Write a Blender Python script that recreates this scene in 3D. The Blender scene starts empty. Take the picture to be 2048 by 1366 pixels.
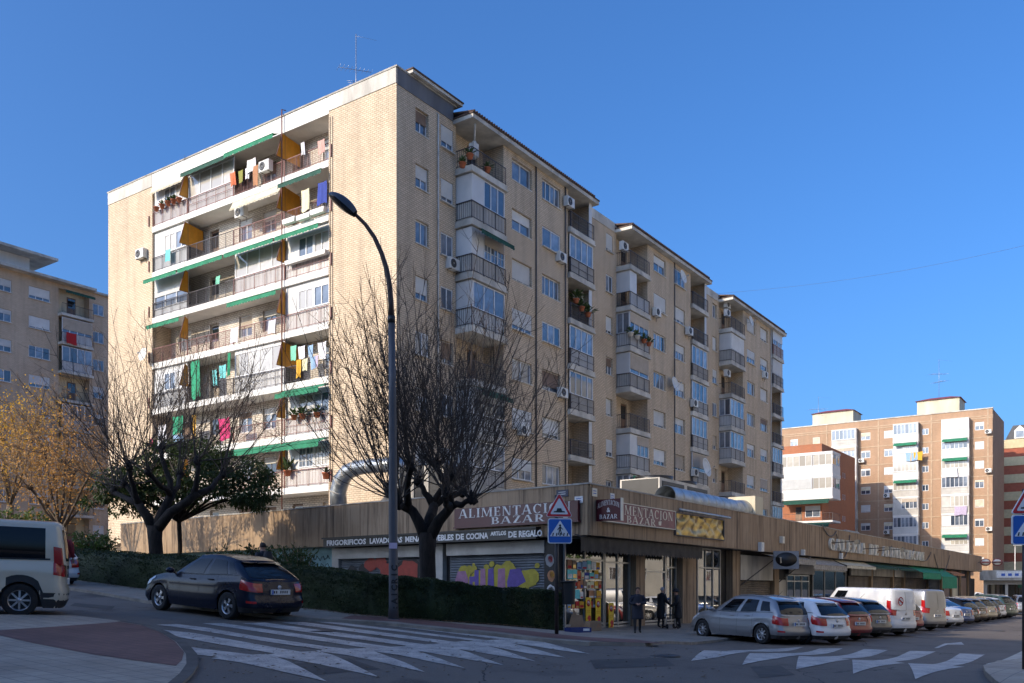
import bpy, bmesh, math, random
from math import sin, cos, pi, radians, atan2, sqrt, tan
from mathutils import Vector, Matrix
random.seed(7)
R = random.Random(11)
scene = bpy.context.scene
COL = scene.collection

# ------------------------------------------------------------------ camera, sky, sun, exposure
FPX, HOR, CZ = 1811.0, 1174.0, 1.6          # focal length and horizon of the photograph (2048 px wide), eye height
cam_d = bpy.data.cameras.new('camera'); cam = bpy.data.objects.new('camera', cam_d); COL.objects.link(cam)
cam.location = (0, 0, CZ); cam.rotation_euler = (pi / 2, 0, 0)
cam_d.sensor_width = 36.0; cam_d.lens = 36.0 * FPX / 2048.0
cam_d.shift_y = (HOR - 683.0) / 2048.0
cam_d.clip_start = 0.1; cam_d.clip_end = 5000
scene.camera = cam

SUN_EL = radians(25.0)
SUN_XY = Vector((-0.8376, -0.546)).normalized()
world = bpy.data.worlds.new('World'); scene.world = world; world.use_nodes = True
wn = world.node_tree.nodes; wl = world.node_tree.links
bg = wn['Background']
sky = wn.new('ShaderNodeTexSky'); sky.sky_type = 'NISHITA'; sky.sun_disc = False
sky.sun_elevation = SUN_EL; sky.sun_rotation = atan2(SUN_XY.x, SUN_XY.y)
sky.air_density = 1.0; sky.dust_density = 4.2; sky.ozone_density = 10.0; sky.altitude = 0
hsv = wn.new('ShaderNodeHueSaturation'); hsv.inputs['Saturation'].default_value = 1.05
wl.new(sky.outputs['Color'], hsv.inputs['Color']); wl.new(hsv.outputs[0], bg.inputs['Color'])
bg.inputs['Strength'].default_value = 0.11
sun_d = bpy.data.lights.new('sun', 'SUN'); sun = bpy.data.objects.new('sun', sun_d); COL.objects.link(sun)
sun_d.energy = 2.0; sun_d.angle = radians(0.5); sun_d.color = (1.0, 0.84, 0.62)
sdir = Vector((SUN_XY.x * cos(SUN_EL), SUN_XY.y * cos(SUN_EL), sin(SUN_EL)))
sun.rotation_euler = (-sdir).to_track_quat('-Z', 'Y').to_euler(); sun.location = sdir * 100
vs = scene.view_settings
vs.view_transform = 'Standard'; vs.look = 'None'; vs.gamma = 1.0; vs.exposure = 1.28; vs.use_curve_mapping = False
scene.cycles.max_bounces = 6; scene.cycles.diffuse_bounces = 3; scene.cycles.glossy_bounces = 3
scene.cycles.transparent_max_bounces = 8; scene.cycles.use_denoising = True

# ------------------------------------------------------------------ geometry of the place
YAW = 0.6091
DR = Vector((sin(YAW), cos(YAW))); DL = Vector((-cos(YAW), sin(YAW)))      # along the shop street / along the side street
ROT = atan2(DR.y, DR.x)
C0 = Vector((-5.644, 44.22))                                               # corner of the apartment block
PC = Vector((2.619, 31.0))                                                 # corner of the shopping gallery
DW = Vector((0.075, 0.997))                                                # gallery side wall, in gallery axes

def sstep(a, b, x):
    t = min(1.0, max(0.0, (x - a) / (b - a))); return t * t * (3 - 2 * t)
def softclip(x, lo, hi, k=2.0):
    def sp(v): return v if v > 30 else math.log1p(math.exp(v))
    return lo + k * (sp((x - lo) / k) - sp((x - hi) / k))
def g(x, y):                                                               # street level
    rx, ry = x + 2.93, y - 22.2
    b = -.8036 * rx + .595 * ry; a = .595 * rx + .8036 * ry
    bs = softclip(b, -11, 42)
    z0 = .75 + .068 * bs
    z1 = -.02 + .03 * bs
    w = sstep(0, 10.5, a) * (1 - sstep(4, 16, b))
    z = z0 * (1 - w) + z1 * w
    t = (x - PC.x) * DR.x + (y - PC.y) * DR.y
    return z - .0095 * softclip(t, 0, 160, 3.0)
def on_ground(u, v):                                                       # photo point -> place on the street
    k = (u - 1024) / FPX; m = (HOR - v) / FPX
    lo, hi = 2.0, 400.0
    d = 4.0
    while d < 400 and CZ + m * d > g(k * d, d): d += .25
    lo, hi = d - .25, d
    for _ in range(30):
        c = (lo + hi) / 2
        if CZ + m * c > g(k * c, c): lo = c
        else: hi = c
    return Vector((k * lo, lo))
def along(u, p=0.0, o=None, d=None):                                       # distance along a street-parallel plane, p metres proud
    o = o or C0; d = d or DR
    n = Vector((d.y, -d.x)); k = (u - 1024) / FPX
    q = o + n * p
    return (k * q.y - q.x) / (d.x - k * d.y)
def zat(v, Y): return CZ + (HOR - v) / FPX * Y
def onR(u, v, p=0.0, o=None):                                              # on the shop-street side (x along, -y out)
    o = o or C0; t = along(u, p, o); q = o + DR * t + Vector((DR.y, -DR.x)) * p
    return (t, -p, zat(v, q.y))
def onL(u, v, p=0.0):                                                      # on the side-street face of the block (-x out)
    o = C0 - DR * p; k = (u - 1024) / FPX
    s = (k * o.y - o.x) / (DL.x - k * DL.y)
    return (-p, s, zat(v, (o + DL * s).y))

# ------------------------------------------------------------------ objects
LABELS = {}
def tag(o, label, cat, group=None):
    if label in LABELS and not group: print('DUPLABEL', label)
    LABELS[label] = 1
    o['label'] = label; o['category'] = cat
    if group: o['group'] = group
    return o
def thing(name, label, cat, loc=(0, 0, 0), rz=0, group=None):
    o = bpy.data.objects.new(name, None); COL.objects.link(o); o.empty_display_size = .3
    o.location = loc; o.rotation_euler = (0, 0, rz)
    return tag(o, label, cat, group)
def place(me, name, parent=None, loc=(0, 0, 0), rot=(0, 0, 0), scale=None):
    o = bpy.data.objects.new(name, me); COL.objects.link(o)
    if parent: o.parent = parent
    o.location = loc; o.rotation_euler = rot if isinstance(rot, tuple) else (0, 0, rot)
    if scale: o.scale = scale
    return o
class MB:
    """collects faces; uv in metres on every face"""
    def __init__(s): s.v = []; s.f = []; s.mi = []; s.mats = []; s.sm = []
    def mat(s, m):
        if m not in s.mats: s.mats.append(m)
        return s.mats.index(m)
    def add(s, vs_, fs, m=None, smooth=False):
        b = len(s.v); s.v += [tuple(p) for p in vs_]; i = s.mat(m) if m else 0
        for f in fs: s.f.append([b + k for k in f]); s.mi.append(i); s.sm.append(smooth)
        return s
    def quad(s, a, b, c, d, m=None): return s.add([a, b, c, d], [(0, 1, 2, 3)], m)
    def box(s, x0, x1, y0, y1, z0, z1, m=None):
        v = [(x, y, z) for z in (z0, z1) for y in (y0, y1) for x in (x0, x1)]
        return s.add(v, [(0, 2, 3, 1), (4, 5, 7, 6), (0, 1, 5, 4), (2, 6, 7, 3), (0, 4, 6, 2), (1, 3, 7, 5)], m)
    def prism(s, pts, y0, y1, m=None):                                     # polygon in x,z pushed along y
        n = len(pts)
        v = [(p[0], y0, p[1]) for p in pts] + [(p[0], y1, p[1]) for p in pts]
        fs = [tuple(range(n)), tuple(range(2 * n - 1, n - 1, -1))] + [(i, i + n, (i + 1) % n + n, (i + 1) % n) for i in range(n)]
        return s.add(v, fs, m)
    def tube(s, pts, rad, n=6, m=None, cap=True, smooth=True):
        pts = [Vector(p) for p in pts]; rad = rad if isinstance(rad, (list, tuple)) else [rad] * len(pts)
        rings = []; ref = None
        for i, p in enumerate(pts):
            t = (pts[min(i + 1, len(pts) - 1)] - pts[max(i - 1, 0)])
            if t.length < 1e-9: t = Vector((0, 0, 1))
            t.normalize()
            if ref is None or abs(ref.dot(t)) > .95: ref = Vector((1, 0, 0)) if abs(t.x) < .8 else Vector((0, 1, 0))
            a = t.cross(ref).normalized(); b = t.cross(a); ref = b.cross(t) if False else ref
            rings.append([p + (a * cos(2 * pi * k / n) + b * sin(2 * pi * k / n)) * rad[i] for k in range(n)])
        v = [q for r_ in rings for q in r_]; fs = []
        for i in range(len(rings) - 1):
            for k in range(n):
                k2 = (k + 1) % n; fs.append((i * n + k, i * n + k2, (i + 1) * n + k2, (i + 1) * n + k))
        if cap: fs += [tuple(range(n - 1, -1, -1)), tuple((len(rings) - 1) * n + k for k in range(n))]
        return s.add(v, fs, m, smooth)
    def lathe(s, prof, n=24, axis='z', m=None, o=(0, 0, 0), smooth=True):
        v = []; fs = []
        for r_, h in prof:
            for k in range(n):
                a = 2 * pi * k / n; c, d = r_ * cos(a), r_ * sin(a)
                q = {'z': (c, d, h), 'y': (c, h, d), 'x': (h, c, d)}[axis]
                v.append((q[0] + o[0], q[1] + o[1], q[2] + o[2]))
        for i in range(len(prof) - 1):
            for k in range(n):
                k2 = (k + 1) % n; fs.append((i * n + k, i * n + k2, (i + 1) * n + k2, (i + 1) * n + k))
        return s.add(v, fs, m, smooth)
    def grid(s, fn, nu, nv, m=None, smooth=True):
        v = [fn(i / nu, j / nv) for j in range(nv + 1) for i in range(nu + 1)]
        fs = [(j * (nu + 1) + i, j * (nu + 1) + i + 1, (j + 1) * (nu + 1) + i + 1, (j + 1) * (nu + 1) + i) for j in range(nv) for i in range(nu)]
        return s.add(v, fs, m, smooth)
    def mesh(s, name, m=None):
        me = bpy.data.meshes.new(name); me.from_pydata(s.v, [], s.f)
        for k in (s.mats or ([m] if m else [])): me.materials.append(M[k] if isinstance(k, str) else k)
        me.polygons.foreach_set('use_smooth', s.sm)
        if s.mats: me.polygons.foreach_set('material_index', s.mi)
        uv = me.uv_layers.new(name='uv').data
        co = s.v
        for p in me.polygons:
            n = p.normal
            for li in p.loop_indices:
                c = co[me.loops[li].vertex_index]
                if abs(n.z) > .75: uv[li].uv = (c[0], c[1])
                elif abs(n.y) >= abs(n.x): uv[li].uv = (c[0], c[2])
                else: uv[li].uv = (c[1], c[2])
        me.update(); return me
    def put(s, name, m=None, parent=None, loc=(0, 0, 0), rot=0, scale=None): return place(s.mesh(name, m), name, parent, loc, rot, scale)
CACHE = {}
def cached(key, fn):
    if key not in CACHE: CACHE[key] = fn()
    return CACHE[key]
def copy_tree(o, parent=None):
    c = o.copy(); COL.objects.link(c); c.parent = parent
    for ch in list(o.children): copy_tree(ch, c)
    return c
def text_mesh(txt, size, mat, extrude=0.0, bold=0.0, align='CENTER', sx=1.0):
    def mk():
        cu = bpy.data.curves.new('lettering', 'FONT'); cu.body = txt; cu.size = size; cu.extrude = extrude; cu.offset = bold
        cu.align_x = align; cu.align_y = 'CENTER'; cu.resolution_u = 2
        o = bpy.data.objects.new('tmp', cu); COL.objects.link(o)
        dg = bpy.context.evaluated_depsgraph_get(); dg.update()
        me = bpy.data.meshes.new_from_object(o.evaluated_get(dg))
        bpy.data.objects.remove(o); bpy.data.curves.remove(cu)
        me.transform(Matrix.Diagonal((sx, 1, 1, 1)))
        me.materials.clear(); me.materials.append(M[mat]); return me
    return cached(('txt', txt, size, mat, extrude, bold, align, sx), mk)
ORD = ['top', 'second', 'third', 'fourth', 'fifth', 'sixth', 'seventh', 'eighth', 'ninth']

# ------------------------------------------------------------------ materials
M = {}
def nodes(name):
    m = bpy.data.materials.new(name); m.use_nodes = True; M[name] = m
    nt = m.node_tree; return m, nt, nt.nodes['Principled BSDF']
def mixc(nt, fac, a, b, mode='MIX'):
    x = nt.nodes.new('ShaderNodeMix'); x.data_type = 'RGBA'; x.blend_type = mode
    for sock, val in ((x.inputs[0], fac), (x.inputs[6], a), (x.inputs[7], b)):
        if hasattr(val, 'is_linked') or isinstance(val, bpy.types.NodeSocket): nt.links.new(val, sock)
        elif isinstance(val, (int, float)): sock.default_value = val
        else: sock.default_value = (*val, 1)
    return x.outputs[2]
def ramp(nt, src, a, b):
    r = nt.nodes.new('ShaderNodeMapRange'); r.inputs[1].default_value = a; r.inputs[2].default_value = b
    nt.links.new(src, r.inputs[0]); return r.outputs[0]
def noise(nt, scale, detail=4, coord=None, rough=.6, sx=None):
    t = nt.nodes.new('ShaderNodeTexNoise'); t.inputs['Scale'].default_value = scale; t.inputs['Detail'].default_value = detail
    t.inputs['Roughness'].default_value = rough
    if coord is None:
        coord = nt.nodes.new('ShaderNodeTexCoord').outputs['Object']
    if sx:
        mp = nt.nodes.new('ShaderNodeMapping'); mp.inputs['Scale'].default_value = sx; nt.links.new(coord, mp.inputs['Vector']); coord = mp.outputs[0]
    nt.links.new(coord, t.inputs['Vector']); return t.outputs['Fac']
def bump(nt, bs, h, strength=.3, dist=.01):
    b = nt.nodes.new('ShaderNodeBump'); b.inputs['Strength'].default_value = strength; b.inputs['Distance'].default_value = dist
    nt.links.new(h, b.inputs['Height']); nt.links.new(b.outputs[0], bs.inputs['Normal'])
def plain(name, col, rough=.6, var=.12, scale=3.0, metal=0.0, bmp=0.0, rnd=0.0, coat=0.0, spec=.5, stretch=None, emit=None):
    m, nt, bs = nodes(name)
    bs.inputs['Roughness'].default_value = rough; bs.inputs['Metallic'].default_value = metal
    bs.inputs['Coat Weight'].default_value = coat; bs.inputs['Specular IOR Level'].default_value = spec
    dark = tuple(c * (1 - var * 1.6) for c in col); lite = tuple(min(1, c * (1 + var * .8)) for c in col)
    f = noise(nt, scale, 5, sx=stretch); out = mixc(nt, ramp(nt, f, .3, .7), dark, lite)
    if rnd:
        oi = nt.nodes.new('ShaderNodeObjectInfo')
        hv = nt.nodes.new('ShaderNodeHueSaturation'); nt.links.new(out, hv.inputs['Color'])
        nt.links.new(ramp2(nt, oi.outputs['Random'], 1 - rnd, 1 + rnd * .6), hv.inputs['Value']); out = hv.outputs[0]
    nt.links.new(out, bs.inputs['Base Color'])
    if bmp: bump(nt, bs, noise(nt, scale * 8, 4), bmp)
    if emit: bs.inputs['Emission Color'].default_value = (*emit[0], 1); bs.inputs['Emission Strength'].default_value = emit[1]
    return m
def ramp2(nt, src, a, b):
    r = nt.nodes.new('ShaderNodeMapRange'); r.inputs[3].default_value = a; r.inputs[4].default_value = b
    nt.links.new(src, r.inputs[0]); return r.outputs[0]
def brick(name, c1, c2, mortar, bw=.27, bh=.107, ms=.012, grime=.25, bstr=.5, rough=.85):
    m, nt, bs = nodes(name); bs.inputs['Roughness'].default_value = rough; bs.inputs['Specular IOR Level'].default_value = .25
    uv = nt.nodes.new('ShaderNodeUVMap'); uv.uv_map = 'uv'
    b = nt.nodes.new('ShaderNodeTexBrick'); nt.links.new(uv.outputs[0], b.inputs['Vector'])
    b.inputs['Scale'].default_value = 1; b.inputs['Brick Width'].default_value = bw; b.inputs['Row Height'].default_value = bh
    b.inputs['Mortar Size'].default_value = ms; b.inputs['Mortar Smooth'].default_value = .3; b.offset = .5
    b.inputs['Color1'].default_value = (*c1, 1); b.inputs['Color2'].default_value = (*c2, 1); b.inputs['Mortar'].default_value = (*mortar, 1)
    n1 = noise(nt, .35, 5, uv.outputs[0]); n2 = noise(nt, 1.0, 6, uv.outputs[0], sx=(1.6, .18, 1))
    o = mixc(nt, ramp(nt, n1, .3, .75), b.outputs['Color'], (.55, .5, .45), 'MULTIPLY')
    x = nt.nodes.new('ShaderNodeMath'); x.operation = 'MULTIPLY'; x.inputs[1].default_value = grime; nt.links.new(ramp(nt, n2, .45, .8), x.inputs[0])
    y = nt.nodes.new('ShaderNodeMath'); y.operation = 'MULTIPLY'; y.inputs[1].default_value = grime * .9; nt.links.new(ramp(nt, n1, .35, .8), y.inputs[0])
    o = mixc(nt, y.outputs[0], b.outputs['Color'], mixc(nt, 1.0, b.outputs['Color'], (.62, .55, .47), 'MULTIPLY'))
    o = mixc(nt, x.outputs[0], o, (.16, .13, .1))
    nt.links.new(o, bs.inputs['Base Color'])
    inv = nt.nodes.new('ShaderNodeMath'); inv.operation = 'SUBTRACT'; inv.inputs[0].default_value = 1; nt.links.new(b.outputs['Fac'], inv.inputs[1])
    bump(nt, bs, inv.outputs[0], bstr, .012); return m
def glass(name, dark, lite, rough=.03):
    m, nt, bs = nodes(name); bs.inputs['Roughness'].default_value = rough; bs.inputs['Specular IOR Level'].default_value = .9
    bs.inputs['IOR'].default_value = 1.6
    oi = nt.nodes.new('ShaderNodeObjectInfo')
    geo = noise(nt, .9, 3); mx = nt.nodes.new('ShaderNodeMath'); mx.operation = 'MULTIPLY'
    nt.links.new(oi.outputs['Random'], mx.inputs[0]); nt.links.new(ramp(nt, geo, .25, .6), mx.inputs[1])
    nt.links.new(mixc(nt, mx.outputs[0], dark, lite), bs.inputs['Base Color'])
    # slight waviness of the panes
    bump(nt, bs, noise(nt, 1.3, 1), .02, .05)
    return m

brick('brick_main', (.75, .595, .425), (.65, .51, .36), (.40, .315, .225), ms=.017, grime=.46)
brick('brick_white', (.72, .66, .57), (.62, .56, .48), (.20, .16, .13), grime=.35)
brick('brick_far', (.68, .53, .38), (.60, .46, .33), (.42, .33, .24), grime=.4)
brick('brick_brown', (.47, .29, .18), (.40, .25, .155), (.36, .25, .17), bw=.25, bh=.08, grime=.3)
brick('brick_orange', (.46, .17, .08), (.40, .145, .07), (.32, .16, .1), bw=.25, bh=.08, grime=.3)
plain('white_paint', (.74, .71, .66), .6, .10, .9, stretch=(1, 1, .25))
plain('white_panel', (.64, .63, .61), .45, .08, .7, rnd=.12)
plain('white_frame', (.76, .76, .76), .4, .05, 2)
plain('concrete', (.42, .39, .34), .9, .30, 1.1, bmp=.15, stretch=(1, 1, .3))
plain('concrete_light', (.58, .54, .47), .9, .28, .8, bmp=.15, stretch=(1, 1, .3))
plain('grey_band', (.17, .165, .17), .85, .25, .6, stretch=(1, 1, .2))
plain('soffit', (.56, .53, .48), .85, .15, .8)
plain('cream_wall', (.62, .55, .40), .8, .18, .6, stretch=(1, 1, .3))
plain('shutter_white', (.66, .66, .64), .5, .08, 1.5, rnd=.18)
plain('shutter_brown', (.20, .13, .09), .55, .15, 2, rnd=.2)
plain('shutter_beige', (.48, .40, .31), .55, .1, 2, rnd=.15)
glass('pane', (.035, .05, .075), (.30, .34, .40))
glass('pane_dark', (.012, .014, .018), (.05, .055, .06))
glass('pane_curtain', (.38, .35, .30), (.62, .58, .50), .06)
plain('rail_iron', (.055, .045, .05), .5, .2, 8)
plain('rail_red', (.22, .085, .065), .5, .25, 8)
plain('rail_white', (.60, .58, .54), .5, .2, 6)
plain('awning_green', (.015, .19, .095), .8, .15, 2, stretch=(1, 1, 1))
plain('awning_dark', (.01, .07, .045), .8, .2, 2)
plain('awning_cream', (.62, .56, .42), .8, .15, 2)
plain('amber', (.66, .27, .02), .35, .15, 2)
plain('roof_tile', (.105, .065, .05), .85, .3, 4, bmp=.4)
plain('red_sheet', (.27, .055, .045), .5, .1, 2)
plain('pipe_white', (.60, .57, .52), .5, .15, 3)
plain('pipe_grey', (.10, .09, .085), .6, .15, 3)
plain('antenna_metal', (.35, .36, .38), .35, .1, 5, metal=.6)
plain('ac_white', (.70, .69, .65), .45, .08, 2, rnd=.1)
plain('ac_dark', (.05, .05, .055), .5, .1, 4)
plain('terracotta', (.48, .15, .07), .8, .15, 4, rnd=.15)
plain('leaf_green', (.055, .10, .022), .6, .5, 12)
plain('door_wood', (.22, .13, .08), .5, .2, 3, stretch=(1, 1, .2))
plain('black', (.012, .012, .013), .45, .1, 3)
plain('galvanised', (.36, .39, .42), .42, .22, 3, metal=.8, stretch=(1, 1, 1))
# ------------------------------------------------------------------ street surfaces
def asphalt():
    m, nt, bs = nodes('asphalt'); bs.inputs['Roughness'].default_value = .82; bs.inputs['Specular IOR Level'].default_value = .35
    tc = nt.nodes.new('ShaderNodeTexCoord').outputs['Object']
    big = noise(nt, .12, 5, tc, .65); mid = noise(nt, 1.1, 5, tc, .7); fine = noise(nt, 45, 3, tc, .8)
    c = mixc(nt, ramp(nt, big, .35, .68), (.098, .082, .070), (.150, .126, .107))
    c = mixc(nt, ramp(nt, mid, .52, .75), c, (.068, .057, .050))
    st = noise(nt, .55, 2, tc, .5); c = mixc(nt, ramp(nt, st, .62, .74), c, (.045, .038, .034))
    c = mixc(nt, ramp(nt, fine, .5, .8), c, (.23, .20, .175))
    v = nt.nodes.new('ShaderNodeTexVoronoi'); v.feature = 'DISTANCE_TO_EDGE'; v.inputs['Scale'].default_value = .16
    wob = nt.nodes.new('ShaderNodeVectorMath'); wob.operation = 'ADD'
    nz = nt.nodes.new('ShaderNodeTexNoise'); nz.inputs['Scale'].default_value = .8; nz.inputs['Detail'].default_value = 6; nt.links.new(tc, nz.inputs['Vector'])
    nt.links.new(tc, wob.inputs[0]); nt.links.new(nz.outputs['Color'], wob.inputs[1]); nt.links.new(wob.outputs[0], v.inputs['Vector'])
    crack = nt.nodes.new('ShaderNodeMath'); crack.operation = 'LESS_THAN'; crack.inputs[1].default_value = .0018; nt.links.new(v.outputs['Distance'], crack.inputs[0])
    c = mixc(nt, crack.outputs[0], c, (.018, .018, .02))
    nt.links.new(c, bs.inputs['Base Color']); bump(nt, bs, fine, .35, .004)
asphalt()
def paint():
    m, nt, bs = nodes('road_paint'); bs.inputs['Roughness'].default_value = .6
    tc = nt.nodes.new('ShaderNodeTexCoord').outputs['Object']
    w = noise(nt, 2.2, 8, tc, .75); w2 = noise(nt, 30, 4, tc, .8)
    c = mixc(nt, ramp(nt, w, .30, .75), (.54, .50, .46), (.40, .37, .34))
    k = nt.nodes.new('ShaderNodeMath'); k.operation = 'MULTIPLY'; nt.links.new(ramp(nt, w, .38, .60), k.inputs[0]); nt.links.new(ramp(nt, w2, .38, .58), k.inputs[1])
    c = mixc(nt, k.outputs[0], c, (.12, .115, .12))
    nt.links.new(c, bs.inputs['Base Color'])
paint()
def paving(name, c1, c2, joint, bw, bh, off=.0, rot=0.0):
    m, nt, bs = nodes(name); bs.inputs['Roughness'].default_value = .75
    tc = nt.nodes.new('ShaderNodeTexCoord').outputs['Object']
    mp = nt.nodes.new('ShaderNodeMapping'); mp.inputs['Rotation'].default_value = (0, 0, rot); nt.links.new(tc, mp.inputs['Vector'])
    b = nt.nodes.new('ShaderNodeTexBrick'); b.offset = off; nt.links.new(mp.outputs[0], b.inputs['Vector'])
    b.inputs['Scale'].default_value = 1; b.inputs['Brick Width'].default_value = bw; b.inputs['Row Height'].default_value = bh; b.inputs['Mortar Size'].default_value = .008
    b.inputs['Color1'].default_value = (*c1, 1); b.inputs['Color2'].default_value = (*c2, 1); b.inputs['Mortar'].default_value = (*joint, 1)
    n = noise(nt, .7, 7, tc, .7); n2 = noise(nt, 9, 5, tc, .75)
    c = mixc(nt, ramp(nt, n, .35, .7), b.outputs['Color'], mixc(nt, 1.0, b.outputs['Color'], (.6, .58, .56), 'MULTIPLY'))
    c = mixc(nt, ramp(nt, n2, .62, .8), c, (.06, .055, .05))
    nt.links.new(c, bs.inputs['Base Color'])
    bump(nt, bs, b.outputs['Fac'], -.25, .006)
paving('paving_grey', (.31, .265, .215), (.27, .23, .185), (.12, .115, .11), .4, .4, rot=-ROT)
paving('paving_light', (.44, .365, .285), (.40, .33, .26), (.16, .155, .15), .3, .3, rot=-ROT)
paving('paving_red', (.20, .095, .075), (.165, .078, .062), (.075, .045, .04), .2, .2, rot=-ROT)
paving('paving_bounce', (.58, .53, .45), (.54, .49, .42), (.35, .32, .28), .4, .4)  # pale paving of the added forecourt, bright so it bounces sunlight
plain('kerb_stone', (.25, .22, .185), .85, .25, 2, bmp=.2)
plain('soil', (.075, .055, .038), .95, .35, 2, bmp=.4)

def axis(lo, hi, a, b, fine, coarse):
    out = [lo]; x = lo
    while x < hi:
        step = fine if a <= x < b else max(fine, min(coarse, .25 * min(abs(x - a), abs(x - b)) + fine))
        x = min(hi, x + step)
        out.append(x)
    return out
gx = axis(-900, 900, -32, 60, 1.0, 60); gy = axis(-300, 1500, 8, 80, 1.0, 60)
gm = MB(); nx = len(gx)
gm.add([(x, y, g(x, y)) for y in gy for x in gx], [(j * nx + i, j * nx + i + 1, (j + 1) * nx + i + 1, (j + 1) * nx + i) for j in range(len(gy) - 1) for i in range(nx - 1)], 'asphalt', True)
road = gm.put('road'); road['kind'] = 'structure'

def sheet(name, pts, off, mat, skirt=0.0, step=1.0, parent=None, skirt_mat=None):
    bm = bmesh.new(); f = bm.faces.new([bm.verts.new((p[0], p[1], 0)) for p in pts])
    xs = [p[0] for p in pts]; ys = [p[1] for p in pts]
    for ax, lo, hi in ((0, min(xs), max(xs)), (1, min(ys), max(ys))):
        st = max(step, (hi - lo) / 60)
        c = math.floor(lo / st) * st + st
        while c < hi:
            no = (1, 0, 0) if ax == 0 else (0, 1, 0)
            bmesh.ops.bisect_plane(bm, geom=bm.verts[:] + bm.edges[:] + bm.faces[:], plane_co=(c, c, 0), plane_no=no)
            c += st
    bmesh.ops.recalc_face_normals(bm, faces=bm.faces[:])
    if bm.faces and sum(f.normal.z for f in bm.faces) < 0: bmesh.ops.reverse_faces(bm, faces=bm.faces[:])
    bmesh.ops.triangulate(bm, faces=[f for f in bm.faces if len(f.verts) > 4])
    for v in bm.verts: v.co.z = g(v.co.x, v.co.y) + off
    if skirt:
        be = [e for e in bm.edges if len(e.link_faces) == 1]
        r = bmesh.ops.extrude_edge_only(bm, edges=be)
        for v in r['geom']:
            if isinstance(v, bmesh.types.BMVert): v.co.z -= skirt
        bmesh.ops.recalc_face_normals(bm, faces=bm.faces[:])
        if skirt_mat:
            for f in bm.faces:
                if abs(f.normal.z) < .5: f.material_index = 1
    me = bpy.data.meshes.new(name); bm.to_mesh(me); bm.free(); me.materials.append(M[mat])
    if skirt_mat: me.materials.append(M[skirt_mat])
    o = place(me, name, parent); return o
def stripline(pts, w):                                                      # ribbon polygon round a line
    L = []; Rr = []
    for i, p in enumerate(pts):
        p = Vector(p[:2]); t = (Vector(pts[min(i + 1, len(pts) - 1)][:2]) - Vector(pts[max(i - 1, 0)][:2])).normalized(); n = Vector((-t.y, t.x))
        L.append(p + n * w / 2); Rr.append(p - n * w / 2)
    return L + Rr[::-1]
G = lambda *ps: [on_ground(*p) for p in ps]
def struct(o): o['kind'] = 'structure'; return o
# hedge line (centre), used by pavements, hedge and planting bed
HEDGE = [Vector(p) for p in ((-15.2, 31.9), (-11.5, 29.0), (-8.2, 26.6), (-5.4, 24.55), (-3.4, 23.3), (-2.0, 22.95), (-.4, 23.35), (1.05, 24.2))]
# pavement by the hedge on the side street
kerb_side = G((60, 1169), (131, 1178), (210, 1190), (297, 1206), (420, 1221), (560, 1238), (660, 1244), (780, 1251), (900, 1264), (1000, 1273), (1090, 1284), (1180, 1291), (1290, 1293), (1400, 1288), (1470, 1286))
shop = lambda t, p: PC + DR * t + Vector((DR.y, -DR.x)) * p
back_line = [shop(100, -3.5), shop(0, -3.5), PC + DL * 8, PC + DL * 26 - DR * 1.0, Vector((-21, 40))]
front_line = [shop(6.4, 4.2), shop(20, 4.4), shop(45, 4.4), shop(75, 4.4), shop(100, 4.4)]
pav = sheet('pavement', [tuple(p) for p in kerb_side[:-1]] + [tuple(p) for p in front_line] + [tuple(p) for p in back_line], .075, 'paving_grey', .3, 1.2, skirt_mat='kerb_stone'); struct(pav)
kb = sheet('kerb', stripline(kerb_side[:12], .26), .082, 'kerb_stone', .3, 1.0); struct(kb)
rd = stripline([(p.x + .25, p.y + .75) for p in kerb_side[6:13]], 1.1)
rs = sheet('red_paving_strip', rd, .081, 'paving_red'); struct(rs)
bed = sheet('planting_bed', [tuple(p + Vector((-.0, -.55))) for p in HEDGE] + [(1.6, 24.9), (.6, 29.0), tuple(PC + DL * 3 - DR * 1.2), tuple(PC + DL * 25 - DR * .3), (-20.5, 38.5), (-16, 33)], .095, 'soil', .05, 1.0); struct(bed)
# traffic island with red and pale paving
isl = G((-260, 1228), (-60, 1233), (150, 1236), (240, 1247), (294, 1255), (335, 1269), (372, 1290), (393, 1314), (396, 1334), (385, 1352), (362, 1375), (330, 1400), (200, 1440), (-260, 1440))
it = sheet('island_pavement', [tuple(p) for p in isl], .055, 'paving_light', .2, .8, skirt_mat='kerb_stone'); struct(it)
plain('kerb_dark', (.10, .085, .072), .85, .3, 2, bmp=.2)
struct(sheet('island_kerb', stripline(G((240, 1248), (290, 1256), (328, 1270), (363, 1291), (383, 1315), (385, 1336), (372, 1356), (345, 1380)), .16), .061, 'kerb_dark'))
struct(sheet('island_red_paving', [tuple(p) for p in G((-120, 1272), (0, 1267), (120, 1259), (238, 1249.5), (285, 1257), (320, 1271), (350, 1290), (368, 1312), (364, 1328), (352, 1340), (270, 1329), (187, 1317), (64, 1293), (0, 1278))], .060, 'paving_red'))
isr = sheet('corner_pavement', [tuple(p) for p in G((2160, 1318), (2060, 1322), (1995, 1329), (1966, 1340), (1970, 1353), (1990, 1372), (2030, 1400), (2160, 1440))], .10, 'paving_light', .25, .8, skirt_mat='kerb_stone'); struct(isr)

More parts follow.
